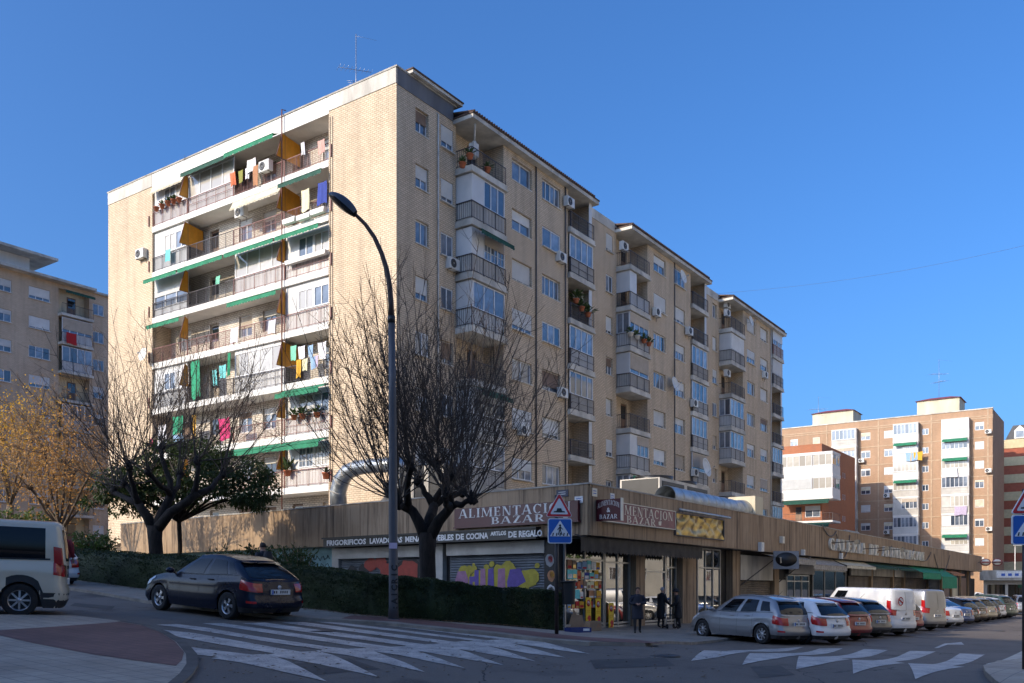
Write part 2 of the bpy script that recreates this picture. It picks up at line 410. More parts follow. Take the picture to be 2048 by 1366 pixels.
# crossing stripes with their long teeth
ZA = [
 [(283,257),(460,280),(700,308),(785,303),(850,318),(950,355),(1060,410),(1210,492),(1000,445),(800,400),(600,358),(415,332),(475,325),(325,308)],
 [(0,128),(110,140),(300,160),(600,213),(850,258),(1030,288),(1150,283),(1250,310),(1350,355),(1450,405),(1565,462),(1400,425),(1150,372),(790,309),(855,300),(500,242),(200,188),(130,160)],
 [(40,103),(180,98),(400,125),(700,178),(1000,222),(1200,252),(1350,268),(1470,264),(1600,310),(1750,365),(1880,428),(1600,365),(1350,312),(1130,281),(1180,272),(800,220),(400,152),(150,115)],
 [(355,93),(500,93),(1070,173),(1640,254),(1730,250),(1800,272),(1980,335),(2151,400),(1950,362),(1700,310),(1430,271),(1480,262),(920,177)],
 [(630,93),(780,88),(1330,162),(1880,238),(1970,232),(2050,250),(2200,300),(2416,380),(2200,345),(1950,302),(1690,257),(1750,247),(1190,170)],
 [(900,88),(1050,85),(1565,152),(2080,220),(2150,214),(2250,234),(2400,272),(2631,352),(2400,318),(2150,275),(1920,238),(1985,229),(1440,158)],
 [(1130,83),(1250,82),(1775,146),(2300,210),(2360,205),(2450,224),(2600,260),(2836,327),(2600,302),(2350,255),(2150,221),(2210,212),(1670,147)],
 [(1400,82),(1500,82),(2020,144),(2540,206),(2600,203),(2700,224),(3006,303),(2800,278),(2500,232),(2330,208),(2390,203),(1900,143)]]
ZB = [
 [(92,243),(170,180),(300,185),(520,172),(760,158),(735,166),(400,188),(435,190),(250,222)],
 [(395,265),(440,197),(530,198),(850,168),(985,168),(690,208),(720,210),(600,228)],
 [(710,292),(727,213),(820,218),(1110,172),(1250,178),(960,230),(1030,235),(850,265)],
 [(1045,318),(1040,235),(1160,240),(1380,182),(1530,187),(1290,245),(1350,255)],
 [(1410,350),(1367,255),(1510,262),(1670,198),(1820,204),(1630,270),(1700,277)]]
zroot = thing('zebra_crossing', 'long white crossing stripes with pointed teeth beside the hedge', 'crossing'); zroot['kind'] = 'structure'
for i, z in enumerate(ZA): sheet('stripe', [tuple(on_ground(300 + x / 3.413, 1220 + y / 3.413)) for x, y in z], .009, 'road_paint', 0, .6, zroot)
zr2 = thing('zebra_crossing', 'short slanting white crossing stripes in front of the silver estate car', 'crossing'); zr2['kind'] = 'structure'
for z in ZB: sheet('stripe', [tuple(on_ground(1350 + x / 2.934, 1240 + y / 2.934)) for x, y in z], .009, 'road_paint', 0, .6, zr2)
ar = sheet('lane_arrow', [tuple(on_ground(1350 + x / 2.934, 1240 + y / 2.934)) for x, y in ((1520,166),(1580,140),(1680,131),(1697,146),(1600,145),(1545,166))], .009, 'road_paint'); struct(ar)
for k in range(26):                                                        # bay lines between the parked cars
    a = shop(13.5 + k * 2.95, 4.6); d = Vector((.38, -.925)).normalized()
    if k < 12: struct(sheet('parking_line', stripline([a, a + d * 4.9], .1), .009, 'road_paint'))
# drain covers and litter
plain('iron', (.06, .058, .06), .55, .2, 10, metal=.5)
for u, v, r_ in ((640, 1262, .32), (1995, 1262, .33), (1330, 1312, .30)):
    p = on_ground(u, v); dm = MB(); dm.lathe([(0, .006), (r_ * .8, .006), (r_ * .82, .002), (r_ * .9, .002), (r_ * .92, .008), (r_, .008), (r_, -.02)], 28)
    struct(dm.put('manhole_cover', 'iron', None, (p.x, p.y, g(p.x, p.y) + .006)))

# unseen pale forecourt added across the shop street to bounce sunlight onto the facade
fc = sheet('bounce_forecourt', [tuple(C0 + DR * t + Vector((DR.y, -DR.x)) * p) for t, p in ((-10, 27), (110, 27), (110, 46), (-10, 46))], .08, 'paving_bounce' if 'paving_bounce' in M else 'concrete_light', .2, 4.0); struct(fc)

# repaired asphalt patches
plain('asphalt_new', (.062, .053, .047), .8, .25, 3, bmp=.3)
for pts in (((560, 1330), (700, 1318), (760, 1338), (610, 1352)), ((1180, 1320), (1330, 1316), (1350, 1332), (1190, 1338)), ((1500, 1334), (1560, 1331), (1590, 1350), (1520, 1356)), ((150, 1206), (230, 1213), (222, 1220), (140, 1212))):
    struct(sheet('asphalt_repair', [tuple(p) for p in G(*pts)], .005, 'asphalt_new', 0, .8))
# dead leaves and litter blown against the hedge and kerbs
lm_ = MB(); r_ = random.Random(77); plain('dead_leaf', (.20, .12, .06), .8, .5, 20)
for i in range(1500):
    k = r_.random(); s = k * (len(HEDGE) - 1); a = int(min(s, len(HEDGE) - 2)); p = HEDGE[a].lerp(HEDGE[a + 1], s - a); d = -.62 - abs(r_.gauss(0, .28)); q = p + Vector((.35, .8)).normalized() * d if k < .75 else p + Vector((.15, .95)).normalized() * d
    if r_.random() < .22: q = on_ground(r_.uniform(300, 1450), r_.uniform(1262, 1360))
    z = g(q.x, q.y) + .10; z = z if r_.random() < .9 else z
    w, an = r_.uniform(.02, .05), r_.uniform(0, 6.28); c, e = cos(an) * w, sin(an) * w
    if q.y < 22: z = g(q.x, q.y) + .014
    lm_.add([(q.x - c, q.y - e, z), (q.x + e * .5, q.y - c * .5, z + .008), (q.x + c, q.y + e, z + .004), (q.x - e * .5, q.y + c * .5, z + .01)], [(0, 1, 2, 3)])
lv_ = lm_.put('fallen_leaves', 'dead_leaf'); lv_['kind'] = 'stuff'; lv_['label'] = 'dry leaves scattered along the hedge and the road'
# ------------------------------------------------------------------ building kit
def wall(parent, W, z0, z1, ops, mat, loc, rot=0.0, depth=.2, name='wall', x0=0.0):
    """brick sheet in x,z with real openings (x0,x1,z0,z1) and their reveals; outward is -y"""
    xs = sorted({x0, x0 + W} | {o[0] for o in ops} | {o[1] for o in ops}); zs = sorted({z0, z1} | {o[2] for o in ops} | {o[3] for o in ops})
    b = MB()
    for i in range(len(xs) - 1):
        run = None
        for j in range(len(zs) - 1):
            cx, cz = (xs[i] + xs[i + 1]) / 2, (zs[j] + zs[j + 1]) / 2
            hole = any(o[0] < cx < o[1] and o[2] < cz < o[3] for o in ops)
            if not hole: run = (run[0], zs[j + 1]) if run else (zs[j], zs[j + 1])
            if run and (hole or j == len(zs) - 2):
                b.quad((xs[i], 0, run[0]), (xs[i + 1], 0, run[0]), (xs[i + 1], 0, run[1]), (xs[i], 0, run[1]), mat); run = None
    for a, c, e, f in ops:
        b.quad((a, 0, e), (a, 0, f), (a, depth, f), (a, depth, e), mat); b.quad((c, 0, f), (c, 0, e), (c, depth, e), (c, depth, f), mat)
        b.quad((a, 0, f), (c, 0, f), (c, depth, f), (a, depth, f), mat); b.quad((a, 0, e), (a, depth, e), (c, depth, e), (c, 0, e), mat)
    return b.put(name, None, parent, loc, rot)
def frame_mesh(w, h, n, bars=False):
    def mk():
        b = MB(); t = .055; d = .06
        b.box(0, w, 0, d, 0, t); b.box(0, w, 0, d, h - t, h); b.box(0, t, 0, d, t, h - t); b.box(w - t, w, 0, d, t, h - t)
        for k in range(1, n): b.box(w * k / n - .03, w * k / n + .03, .002, d - .002, t, h - t)
        if bars:
            for k in range(n):
                x0, x1 = w * k / n, w * (k + 1) / n; b.box((x0 + x1) / 2 - .01, (x0 + x1) / 2 + .01, .01, .03, t, h - t)
            for k in (1, 2): b.box(t, w - t, .01, .03, h * k / 3 - .01, h * k / 3 + .01)
        return b.mesh('window', 'white_frame')
    return cached(('fr', round(w, 2), round(h, 2), n, bars), mk)
def pane_mesh(w, h, m): return cached(('pn', round(w, 2), round(h, 2), m), lambda: MB().quad((0, 0, 0), (w, 0, 0), (w, 0, h), (0, 0, h)).mesh('pane', m))
def slat_mesh(w, h, m):
    def mk():
        b = MB(); n = max(2, int(h / .055)); s = h / n
        for k in range(n): b.add([(0, 0, k * s), (w, 0, k * s), (w, -.012, k * s + s * .5), (0, -.012, k * s + s * .5), (w, 0, k * s + s), (0, 0, k * s + s)], [(0, 1, 2, 3), (3, 2, 4, 5)])
        return b.mesh('shutter', m)
    return cached(('sl', round(w, 2), round(h, 2), m), mk)
def turn(rot, x, y): return (x * cos(rot) - y * sin(rot), x * sin(rot) + y * cos(rot))
def at(T, x, y, z): q = turn(T[3], x, y); return (T[0] + q[0], T[1] + q[1], T[2] + z)
def window(parent, T, x, z, w, h, n=2, sh=0.0, shm='shutter_white', pane='pane', inset=.11, sill=True, bars=False, box=True):
    o = place(frame_mesh(w, h, n, bars), 'window', parent, at(T, x, inset, z), T[3])
    for k in range(n): place(pane_mesh(w / n - .06, h - .1, pane), 'pane', o, (w * k / n + .03, .035, .05))
    if sh > .02: place(slat_mesh(w - .08, (h - .08) * sh, shm), 'shutter', o, (.04, -.012, h - .04 - (h - .08) * sh))
    if sill:
        def mk():
            b = MB(); b.prism([(-.05, -.07), (w + .05, -.07), (w + .05, -.015), (-.05, -.015)], -.17, .05); return b.mesh('sill', 'concrete_light')
        place(cached(('sill', round(w, 2)), mk), 'sill', o, (0, 0, 0))
    return o
def rail_mesh(w, h, mat, step=.125, cross=None):
    def mk():
        b = MB()
        b.box(0, w, -.02, .02, h - .035, h); b.box(0, w, -.012, .012, .10, .125)
        if cross: b.box(0, w, -.010, .010, h * cross, h * cross + .02)
        n = max(2, int(w / step))
        for k in range(n + 1):
            x = w * k / n; r_ = .017 if k % 8 == 0 or k == n else .0075
            b.add([(x - r_, -r_, 0 if r_ > .01 else .12), (x + r_, -r_, 0 if r_ > .01 else .12), (x + r_, r_, 0 if r_ > .01 else .12), (x - r_, r_, 0 if r_ > .01 else .12), (x - r_, -r_, h - .03), (x + r_, -r_, h - .03), (x + r_, r_, h - .03), (x - r_, r_, h - .03)], [(0, 1, 5, 4), (1, 2, 6, 5), (2, 3, 7, 6), (3, 0, 4, 7)])
        return b.mesh('railing', mat)
    return cached(('rl', round(w, 2), h, mat, step, cross), mk)
def awning_mesh(w, out, drop, mat, val=.26):
    def mk():
        b = MB(); n = max(6, int(w / .12))
        def top(i, j): x = w * i; return (x, -.02 - out * j, -drop * j - .03 * sin(pi * j) * (1 + .4 * sin(x * 5)))
        b.grid(top, n, 4)
        vs_ = []
        for k in range(n + 1):
            x = w * k / n; sc = (.05 if val < .5 else .09) * abs(sin(k * pi / 2)) ; vs_ += [(x, -.02 - out - .01 * sin(k * 1.7), -drop), (x, -.035 - out - .02 * sin(k * 1.3), -drop - val + sc)]
        b.add(vs_, [(2 * k, 2 * k + 2, 2 * k + 3, 2 * k + 1) for k in range(n)], None, True)
        b.tube([(0, -.02 - out, -drop), (w, -.02 - out, -drop)], .02, 6)
        return b.mesh('awning', mat)
    return cached(('aw', round(w, 2), out, drop, mat, val), mk)
def door(parent, T, x, z, w=.85, h=2.1, m='door_wood', pane='pane_dark'):
    b = MB(); b.box(0, w, 0, .05, 0, h); b.box(.06, w - .06, -.02, 0, h * .48, h - .1)
    o = b.put('door', m, parent, at(T, x, .02, z), T[3])
    place(pane_mesh(w - .16, h * .44, pane), 'pane', o, (.08, -.024, h * .5)); return o
def ac_unit(label, loc, rz, group=None, s=1.0, dark=False):
    t = thing('air_conditioner', label, 'air conditioner', loc, rz, group)
    def mk():
        b = MB(); w, d, h = .82, .30, .58
        b.box(-w / 2, w / 2, -d, 0, 0, h); b.box(-w / 2 + .02, w / 2 - .02, -d - .012, -d, .03, h - .03); return b.mesh('casing', 'ac_white')
    def fan():
        b = MB(); b.lathe([(.05, -.34), (.05, -.345), (.215, -.335), (.23, -.33), (.23, -.31)], 24, 'y', None, (-.12, 0, .29))
        for r_ in (.09, .14, .19): b.lathe([(r_ - .006, -.338), (r_, -.345), (r_ + .006, -.338)], 24, 'y', None, (-.12, 0, .29))
        return b.mesh('fan_grille', 'ac_dark')
    def br():
        b = MB()
        for x in (-.28, .28): b.box(x - .015, x + .015, -.32, .02, -.03, 0); b.box(x - .015, x + .015, -.0, .02, -.25, 0)
        return b.mesh('bracket', 'pipe_grey')
    for k, f in (('casing', mk), ('fan_grille', fan), ('bracket', br)): place(cached(('ac', k), f), k, t)
    t.scale = (s, s, s); return t
def dish(label, loc, rz, r_=.45, tilt=.5):
    t = thing('satellite_dish', label, 'satellite dish', loc, rz)
    b = MB(); b.lathe([(0, 0), (r_ * .5, .03), (r_ * .85, .1), (r_, .15), (r_ + .01, .14), (r_ * .5, .02), (0, -.012)], 28, 'z'); o = b.put('reflector', 'ac_white', t, (0, -.28, 0), (pi / 2 - tilt + .3, 0, 0))
    b = MB(); b.tube([(0, 0, -.1), (0, -.25, -.05), (0, -.28, 0)], .02); b.tube([(0, -.28, -r_ * .8), (0, -.28 - r_, .05)], .012); b.box(-.04, .04, -.33 - r_, -.25 - r_, .02, .1); b.put('arm', 'antenna_metal', t)
    return t
def cloth(label, loc, rz, w, h, mat, cat='laundry', seed=0, amp=.05):
    r_ = random.Random(seed); a, c = r_.uniform(3, 7), r_.uniform(0, 6)
    def fn(i, j):
        x = (i - .5) * w * (1 - .12 * j * r_.random() * 0); return (x + .03 * sin(j * 4 + c) * w, -.03 - amp * j * sin(i * a + c) - .012 * sin(i * 17 + c), -h * j * (1 + .05 * sin(i * a * 1.3 + c)) - .05 * w * sin(pi * i) * (1 - j))
    b = MB(); b.grid(fn, 10, 7)
    b.grid(lambda i, j: tuple(Vector(fn(1 - i, j)) + Vector((0, .012, 0))), 10, 7)
    return tag(b.put('laundry' if cat == 'laundry' else 'curtain_cloth', mat, None, loc, rz), label, cat)
def pot(label, loc, mat='terracotta', r_=.13, plant=True, h=.24, seed=0, group=None, leaf=.35):
    t = thing('potted_plant', label, 'plant pot', loc, 0, group)
    def mk(): b = MB(); b.lathe([(0, 0), (r_ * .7, 0), (r_ * .95, h * .8), (r_ * 1.1, h * .8), (r_ * 1.1, h), (r_ * .9, h), (r_ * .85, h * .85), (0, h * .85)], 14); return b.mesh('pot', mat)
    place(cached(('pot', r_, h, mat), mk), 'pot', t)
    if plant:
        rr = random.Random(seed); b = MB()
        for k in range(46):
            az, el, ln = rr.uniform(0, 6.28), rr.uniform(.2, 1.45), rr.uniform(.4, 1) * leaf
            d = Vector((cos(az) * cos(el), sin(az) * cos(el), sin(el))); s_ = Vector((-sin(az), cos(az), 0)) * ln * .16
            p = Vector((0, 0, h * .85)) + d * ln * .3; q = p + d * ln - Vector((0, 0, ln * .25)); m_ = p.lerp(q, .55) + Vector((0, 0, ln * .08))
            b.add([p, m_ + s_, q, m_ - s_], [(0, 1, 2, 3)])
        b.put('foliage', 'leaf_green', t)
    return t
def yagi(label, loc, h, n=2, s=1.0):
    t = thing('roof_antenna', label, 'antenna', loc)
    b = MB(); b.tube([(0, 0, 0), (0, 0, h)], .022, 6); b.put('mast', 'antenna_metal', t)
    for k in range(n):
        b = MB(); z = h * (.62 - .2 * k); a = .5 + 1.1 * k; d = Vector((cos(a), sin(a), .12)); sd = Vector((-sin(a), cos(a), 0))
        p0 = Vector((0, 0, z)) - d * .9 * s; p1 = Vector((0, 0, z)) + d * .8 * s; b.tube([p0, p1], .014, 5)
        for i in range(9):
            c = p0.lerp(p1, i / 8); b.tube([c - sd * (.32 - .015 * i) * s, c + sd * (.32 - .015 * i) * s], .008, 4)
        b.put('aerial', 'antenna_metal', t)
    b = MB(); b.tube([(-.02, 0, h * .98), (1.0 * s, .25, h * .96)], .006, 4); b.put('whip', 'antenna_metal', t)
    return t
# ------------------------------------------------------------------ the apartment block
FH = 2.8; F1 = 23.73; TOP = 26.04
F = lambda k: F1 - FH * (k - 1)                                           # floor level, 1 = top storey
block = thing('apartment_building', 'eight storey pale brick apartment block with balconies, standing behind the shops', 'building', (C0.x, C0.y, 0), ROT)
Z0 = 3.0
LEN, DEP = 55.6, 24.9
# --- shop-street facade, x along it, -y outwards
MODS = [(4.65, 7.74, 14.58, 17.5), (22.48, 25.45, 32.95, 36.0), (41.0, 44.2, 51.7, 54.6)]
SH = {}
def wrow(cols, k):
    out = []
    for (a, b) in cols: out.append((a, b, F(k) + .76, F(k) + 1.94))
    return out
rw = random.Random(5)
def pick(): 
    r_ = rw.random()
    return (0.0 if r_ < .36 else rw.uniform(.3, .6) if r_ < .66 else rw.uniform(.72, .95)), ('shutter_white' if rw.random() < .72 else rw.choice(['shutter_beige', 'shutter_beige', 'shutter_brown']))
def flat_wall(x0, x1, y, cols, ztop, base=None):
    ops = [o for k in range(1, 9) for o in wrow(cols, k)]
    wall(block, x1 - x0, Z0, ztop, ops, 'brick_main', (0, y, 0), 0, .2, 'wall', x0)
    for k in range(1, 9):
        for (a, b) in cols:
            s, m_ = pick(); n = 2 if b - a < 1.3 else rw.choice([2, 3, 4])
            window(block, (0, y, 0, 0), a + .01, F(k) + .77, b - a - .02, 1.16, n, s, m_, inset=rw.choice([.03, .11, .15]))
flat_wall(0, 4.65, 0, [(1.41, 2.42), (3.4, 4.42)], 26.3)
STY = {0: 'oppqoqqq', 1: 'ogogGoog', 2: 'ohGsopgo', 3: 'oogGGsGo', 4: 'oSoGGogo', 5: 'PSooGogo'}
for bi, (x0, x1, x2, x3) in enumerate(MODS):
    w1 = (x2 - x1 - 6.84) / 2
    flat_wall(x1, x2, -.91, [(x1 + .82 + w1 * .5, x1 + 2.82 + w1 * .5), (x2 - 2.91 - w1 * .5, x2 - .9 - w1 * .5)], TOP)
    # loggia shells
    for zi, (a, b) in enumerate(((x0, x1), (x2, x3))):
        ci = bi * 2 + zi; w = b - a
        ops = []
        wall(block, w, Z0, TOP, [(a + w * .5, a + w * .5 + .9, F(k), F(k) + 2.1) for k in range(1, 8)], 'brick_main', (0, .45, 0), 0, .15, 'wall', a)
        sd = MB()
        if zi == 0:
            sd.quad((a, 0, Z0), (a, .45, Z0), (a, .45, TOP), (a, 0, TOP), 'brick_main'); sd.quad((b, .45, Z0), (b, -.91, Z0), (b, -.91, TOP), (b, .45, TOP), 'brick_main')
        else:
            sd.quad((a, -.91, Z0), (a, .45, Z0), (a, .45, TOP), (a, -.91, TOP), 'brick_main')
            sd.box(b - .12, b, -.905, .45, Z0, TOP, 'brick_main')
            sd.quad((b, .45, Z0), (b, -.9, Z0), (b, -.9, TOP), (b, .45, TOP), 'brick_main')
        sd.put('side_wall', None, block)
        for k in range(1, 8):
            f = F(k); st = STY[ci][k - 1]; front = -1.12
            b_ = MB(); b_.box(a - (.05 if zi == 0 else .06), b + .06, front, .44, f - .30, f); b_.box(a - .09, b + .1, front - .04, .3, f - .34, f - .26)
            sl = b_.put('balcony', 'concrete_light', block)
            door(block, (0, .5, 0, 0), a + w * .5 + .02, f, .86, 2.08)
            rm = 'rail_red' if (ci == 5 and k == 1) else 'rail_iron'
            place(rail_mesh(w, .98, rm, .13, .5 if ci % 2 else None), 'railing', sl, (a, front + .06, f))
            if zi == 0: place(rail_mesh(1.1, .98, rm, .13), 'railing', sl, (a + .02, front + .06 + 1.1, f), -pi / 2)
            else: place(rail_mesh(.22, .98, rm, .11), 'railing', sl, (a + .03, -.88, f), -pi / 2)
            H = 2.42
            if st in 'pqgGShsP':
                # lower infill behind the rails
                lo = MB(); lo.box(a + .06, b - .06, front + .10, front + .14, f, f + .98)
                if zi == 0 and st != 'h': lo.box(a + .06, a + .10, front + .14, -.0, f, f + .98)
                lo.put('infill_panel', rw.choice(['white_panel', 'soffit', 'shutter_white']), sl)
                T = (a, front + .08, 0, 0)
                if st in 'pq' or st == 'h':
                    pw = w * (.36 if st != 'q' else .06)
                    pm = MB(); pm.box(.06, pw, .02, .06, f + .98, f + H)
                    if zi == 0: pm.box(.06, .10, .06, 1.1, f + .98, f + H)
                    pm.put('side_panel', 'white_panel', sl, (a, front + .08, 0))
                    if st != 'h':
                        s = rw.choice([0, .0, .45]); window(block, T, pw + .02, f + .99, w - pw - .08, H - 1.0, 3, s, rw.choice(['shutter_beige', 'shutter_white']), inset=.02, sill=False, bars=(k == 3))
                elif st in 'gG':
                    s = .5 if st == 'G' and rw.random() < .5 else 0.0
                    window(block, T, .06, f + .99, w - .12, H - 1.0, 4, s, rw.choice(['shutter_beige', 'shutter_white']), inset=.02, sill=False)
                    if zi == 0: window(block, (a + .06, front + 1.15, 0, -pi / 2), 0, f + .99, 1.0, H - 1.0, 2, 0, inset=.02, sill=False)
                elif st in 'Ss':
                    window(block, T, .06, f + .99, w - .12, H - 1.0, 2, .8 if st == 's' else .97, 'shutter_beige' if st == 's' else 'shutter_white', inset=.02, sill=False)
                    if zi == 0: pm = MB(); pm.box(.06, .10, .06, 1.1, f + .98, f + H); pm.put('side_panel', 'white_panel', sl, (a, front + .08, 0))
                elif st == 'P':
                    pm = MB(); pm.box(.06, w - .06, .03, .07, f + 1.5, f + H); pm.put('side_panel', 'white_panel', sl, (a, front + .08, 0))
                    window(block, T, .15, f + .99, 1.1, .55, 2, 0, inset=.01, sill=False); window(block, T, 1.5, f + .99, 1.1, .55, 2, 0, inset=.01, sill=False)
            elif zi == 1:
                pm = MB(); pm.box(w - .5, w - .14, .04, .07, f + .1, f + 2.4); pm.put('side_panel', 'white_panel', sl, (a, front + .08, 0))
    # block roof with tiled edge
    er = MB(); er.box(x0 - .25, x3 + .18, -1.34, .6, TOP, TOP + .22); er.put('eaves', 'concrete_light', block)
    er = MB(); er.prism([(x0 - .3, 0), (x3 + .22, 0), (x3 + .22, .07), (x0 - .3, .07)], -1.38, .6)
    n = int((x3 - x0) / .22)
    for i in range(n): er.tube([(x0 - .2 + i * .22, -1.42, .09), (x0 - .2 + i * .22, .4, .42)], .075, 6)
    er.put('roof_tiles', 'roof_tile', block, (0, 0, TOP + .225))
for (a, b) in ((17.5, 22.48), (36.0, 41.0)):
    flat_wall(a, b, 0, [(b - 1.48, b - .55)], 26.3)
    pm = MB(); pm.box(a, b, -.04, .3, 26.05, 26.68); pm.put('parapet', 'concrete_light', block)
flat_wall(54.6, LEN, 0, [], 25.9)
pm = MB(); pm.box(0.031, 4.42, -.035, .3, 26.18, 27.0); pm.put('parapet', 'grey_band', block)
pm = MB(); pm.box(-.06, 4.65, -.07, .35, 27.0, 27.08); pm.box(-.06, .35, .35, DEP + .06, 27.0, 27.08); pm.put('coping', 'concrete', block)
pm = MB(); pm.box(.9, 4.9, -.28, 3.5, 27.09, 27.24); pm.box(.9, LEN + .2, 3.5, 12, 27.09, 27.24); pm.put('roof_slab', 'concrete_light', block)
pm = MB(); pm.prism([(.85, 27.24), (4.95, 27.24), (4.95, 27.31), (.85, 27.31)], -.33, 3.5); pm.prism([(.85, 27.24), (LEN + .25, 27.24), (LEN + .25, 27.31), (.85, 27.31)], 3.5, 12); pm.put('roof_edge', 'roof_tile', block)
# --- side-street face: x = 0 plane, y away from the corner, outward -x
YB = [4.69, 8.16, 12.42, 16.69, 20.11]
TL = lambda y: (0, y, 0, -pi / 2)
wall(block, YB[0], Z0, 26.24, [], 'brick_main', (0, YB[0], 0), -pi / 2)
wall(block, DEP - YB[4], 0.0, 26.24, [], 'brick_main', (0, DEP, 0), -pi / 2)
for ya, yb_ in ((0.0, YB[0]), (YB[4], DEP)): pm = MB(); pm.box(-.03, .3, ya, yb_, 26.24, 27.0); pm.put('parapet', 'concrete_light', block)
pm = MB(); pm.box(-.012, .3, YB[0] + .001, YB[4] - .001, 26.11, 26.998); pm.put('parapet', 'white_paint', block)
# loggia back, ends, inner piers
ops = []
for k in range(1, 9):
    for yb in (YB[1], YB[3]):
        ops += []
bw = YB[4] - YB[0]
dl = []
for k in range(1, 9):
    f = F(k)
    for x in (.9, 3.9, 6.6, 8.7, 11.2, 13.6): dl.append((x, x + (.85 if x in (3.9, 11.2) else 1.15), f if x in (3.9, 11.2) else f + .85, f + 2.08))
wall(block, bw, Z0, 26.11, dl, 'brick_white', (1.3, YB[4], 0), -pi / 2, .15)
for k in range(1, 9):
    f = F(k)
    for x in (.9, 3.9, 6.6, 8.7, 11.2, 13.6):
        T = (1.3, YB[4], 0, -pi / 2)
        if x in (3.9, 11.2): door(block, (1.4, YB[4], 0, -pi / 2), x + .02, f, .81, 2.06, 'door_wood' if rw.random() < .5 else 'shutter_beige')
        else: window(block, T, x + .01, f + .86, 1.13, 1.21, 2, rw.choice([.3, .6, .9, .45]), rw.choice(['shutter_brown', 'shutter_beige', 'shutter_white']), sill=False)
sd = MB()
for y, sgn in ((YB[0], 1), (YB[4], -1)):
    q = [(0, y, Z0), (1.3, y, Z0), (1.3, y, 26.11), (0, y, 26.11)]; sd.quad(*(q if sgn < 0 else q[::-1]), 'brick_main')
sd.quad((-.0, YB[0], 26.108), (0, YB[4], 26.108), (1.3, YB[4], 26.108), (1.3, YB[0], 26.108), 'soffit')
sd.put('side_wall', None, block)
# slabs and rails
ROWS = {1: ('O', 'Oa', 'Ga', 'Ec'), 2: ('Oa', 'Oc', 'O', 'E'), 3: ('Ea', 'Ga', 'Oa', 'Sa'), 4: ('E', 'Oa', 'O', 'Oa'), 5: ('O', 'G', 'O', 'E'), 6: ('Ea', 'O', 'O', 'O'), 7: ('Eab', 'Oa', 'O', 'O'), 8: ('O', 'O', 'O', 'O')}
for k in range(1, 9):
    f = F(k)
    if k < 8:
        s_ = MB(); s_.box(-.02, 1.29, YB[0] + .003, YB[4] - .003, f - .34, f); sl = s_.put('balcony_slab', 'white_paint', block)
    else:
        s_ = MB(); s_.box(-.02, 1.29, YB[0] + .003, YB[4] - .003, f - .2, f); sl = s_.put('balcony_slab', 'concrete', block)
    for bi in range(4):
        y0, y1 = YB[bi], YB[bi + 1]; w = y1 - y0; st = ROWS[k][bi]; T = (0, y1, 0, -pi / 2)
        rm = 'rail_white' if k == 8 else 'rail_red' if (bi in (0, 1) and k != 5) or k in (1, 4) else 'rail_iron'
        place(rail_mesh(w - .06, .93, rm, .11, .55 if (k + bi) % 3 == 0 else None), 'railing', sl, (.06, y1 - .03, f), -pi / 2)
        c = st[0]
        if c == 'E':
            p_ = MB(); p_.box(.02, w - .02, .14, .18, f, f + 1.0); p_.box(.02, w * .30, .14, .18, f + 1.0, f + 2.46); p_.box(w * .30, w - .02, .14, .18, f + 2.1, f + 2.46)
            p_.box(w * .30, w - .02, .17, .19, f + 1.0, f + 2.1); p_.put('enclosure', 'white_panel', block, (T[0], T[1], 0), T[3])
            ww = (w * .68) / 2 - .04
            for q in range(2): window(block, T, w * .31 + q * (ww + .04), f + 1.02, ww, 1.06, 2, 0, inset=.10, sill=False, bars=('b' in st), pane='pane' if (k + q) % 2 else 'pane_curtain')
        elif c == 'G':
            p_ = MB(); p_.box(.02, w - .02, .14, .18, f, f + .95); p_.box(.02, w - .02, .14, .18, f + 2.28, f + 2.46); p_.put('enclosure', 'white_panel', block, (T[0], T[1], 0), T[3])
            window(block, T, .04, f + .96, w - .08, 1.32, 4, 0, inset=.12, sill=False, pane='pane_curtain')
        elif c == 'S':
            p_ = MB(); p_.box(.02, w - .02, .14, .18, f, f + .5); p_.put('enclosure', 'white_panel', block, (T[0], T[1], 0), T[3])
            window(block, T, .04, f + .52, w - .08, 1.9, 3, .62, 'shutter_white', inset=.12, sill=False)
        if 'a' in st:
            dk = 'awning_dark' if (k, bi) in ((2, 0), (1, 2)) else 'awning_green'
            big = (k, bi) in ((1, 1), (3, 1), (3, 2), (3, 3), (6, 0), (7, 0), (3, 0))
            place(awning_mesh(w - .14, .62 if big else .42, .30 if big else .22, dk), 'awning', block, (-.03, y1 - .07, f + 2.42), -pi / 2)
        elif 'c' in st: place(awning_mesh(w - .14, .25, .5, 'awning_cream', .1), 'awning', block, (-.03, y1 - .07, f + 2.42), -pi / 2)
# amber screens between the flats
for k in range(1, 8):
    for y in (YB[1], YB[3]):
        if k == 6 and y == YB[3]: continue
        f = F(k); b = MB(); deep = (k, y) in ((2, YB[1]), (2, YB[3]), (1, YB[1]), (5, YB[1]))
        b.prism([(-.48, .98), (1.15 if deep else .12, .98), (1.15 if deep else .12, 2.15), (-.1, 2.32)], -.015, .015)
        o = b.put('privacy_screen', 'amber', block, (0, y, f))
        e = MB(); e.tube([(-.48, 0, .98), (-.1, 0, 2.32)], .022, 5); e.tube([(-.48, 0, .98), (.12, 0, .98)], .02, 5); e.tube([(.1, 0, 0.0), (.1, 0, 2.4)], .02, 5); e.put('screen_frame', 'rail_red', o)
for y in (YB[1], ): 
    b = MB(); b.tube([(-.16, y - .05, 4.5), (-.16, y - .05, 27.3), (.1, y - .05, 27.35)], .035, 6); b.put('downpipe', 'rail_red', block)
b = MB(); b.tube([(-.08, YB[3] + .05, 6), (-.08, YB[3] + .05, 27.2)], .012, 5); b.put('cable', 'pipe_grey', block)
for y in (YB[0] - .12, YB[0] - .3):
    b = MB(); b.tube([(-.03, y, 5), (-.03, y, 25.9)], .014, 5); b.put('cable', 'pipe_grey', block)
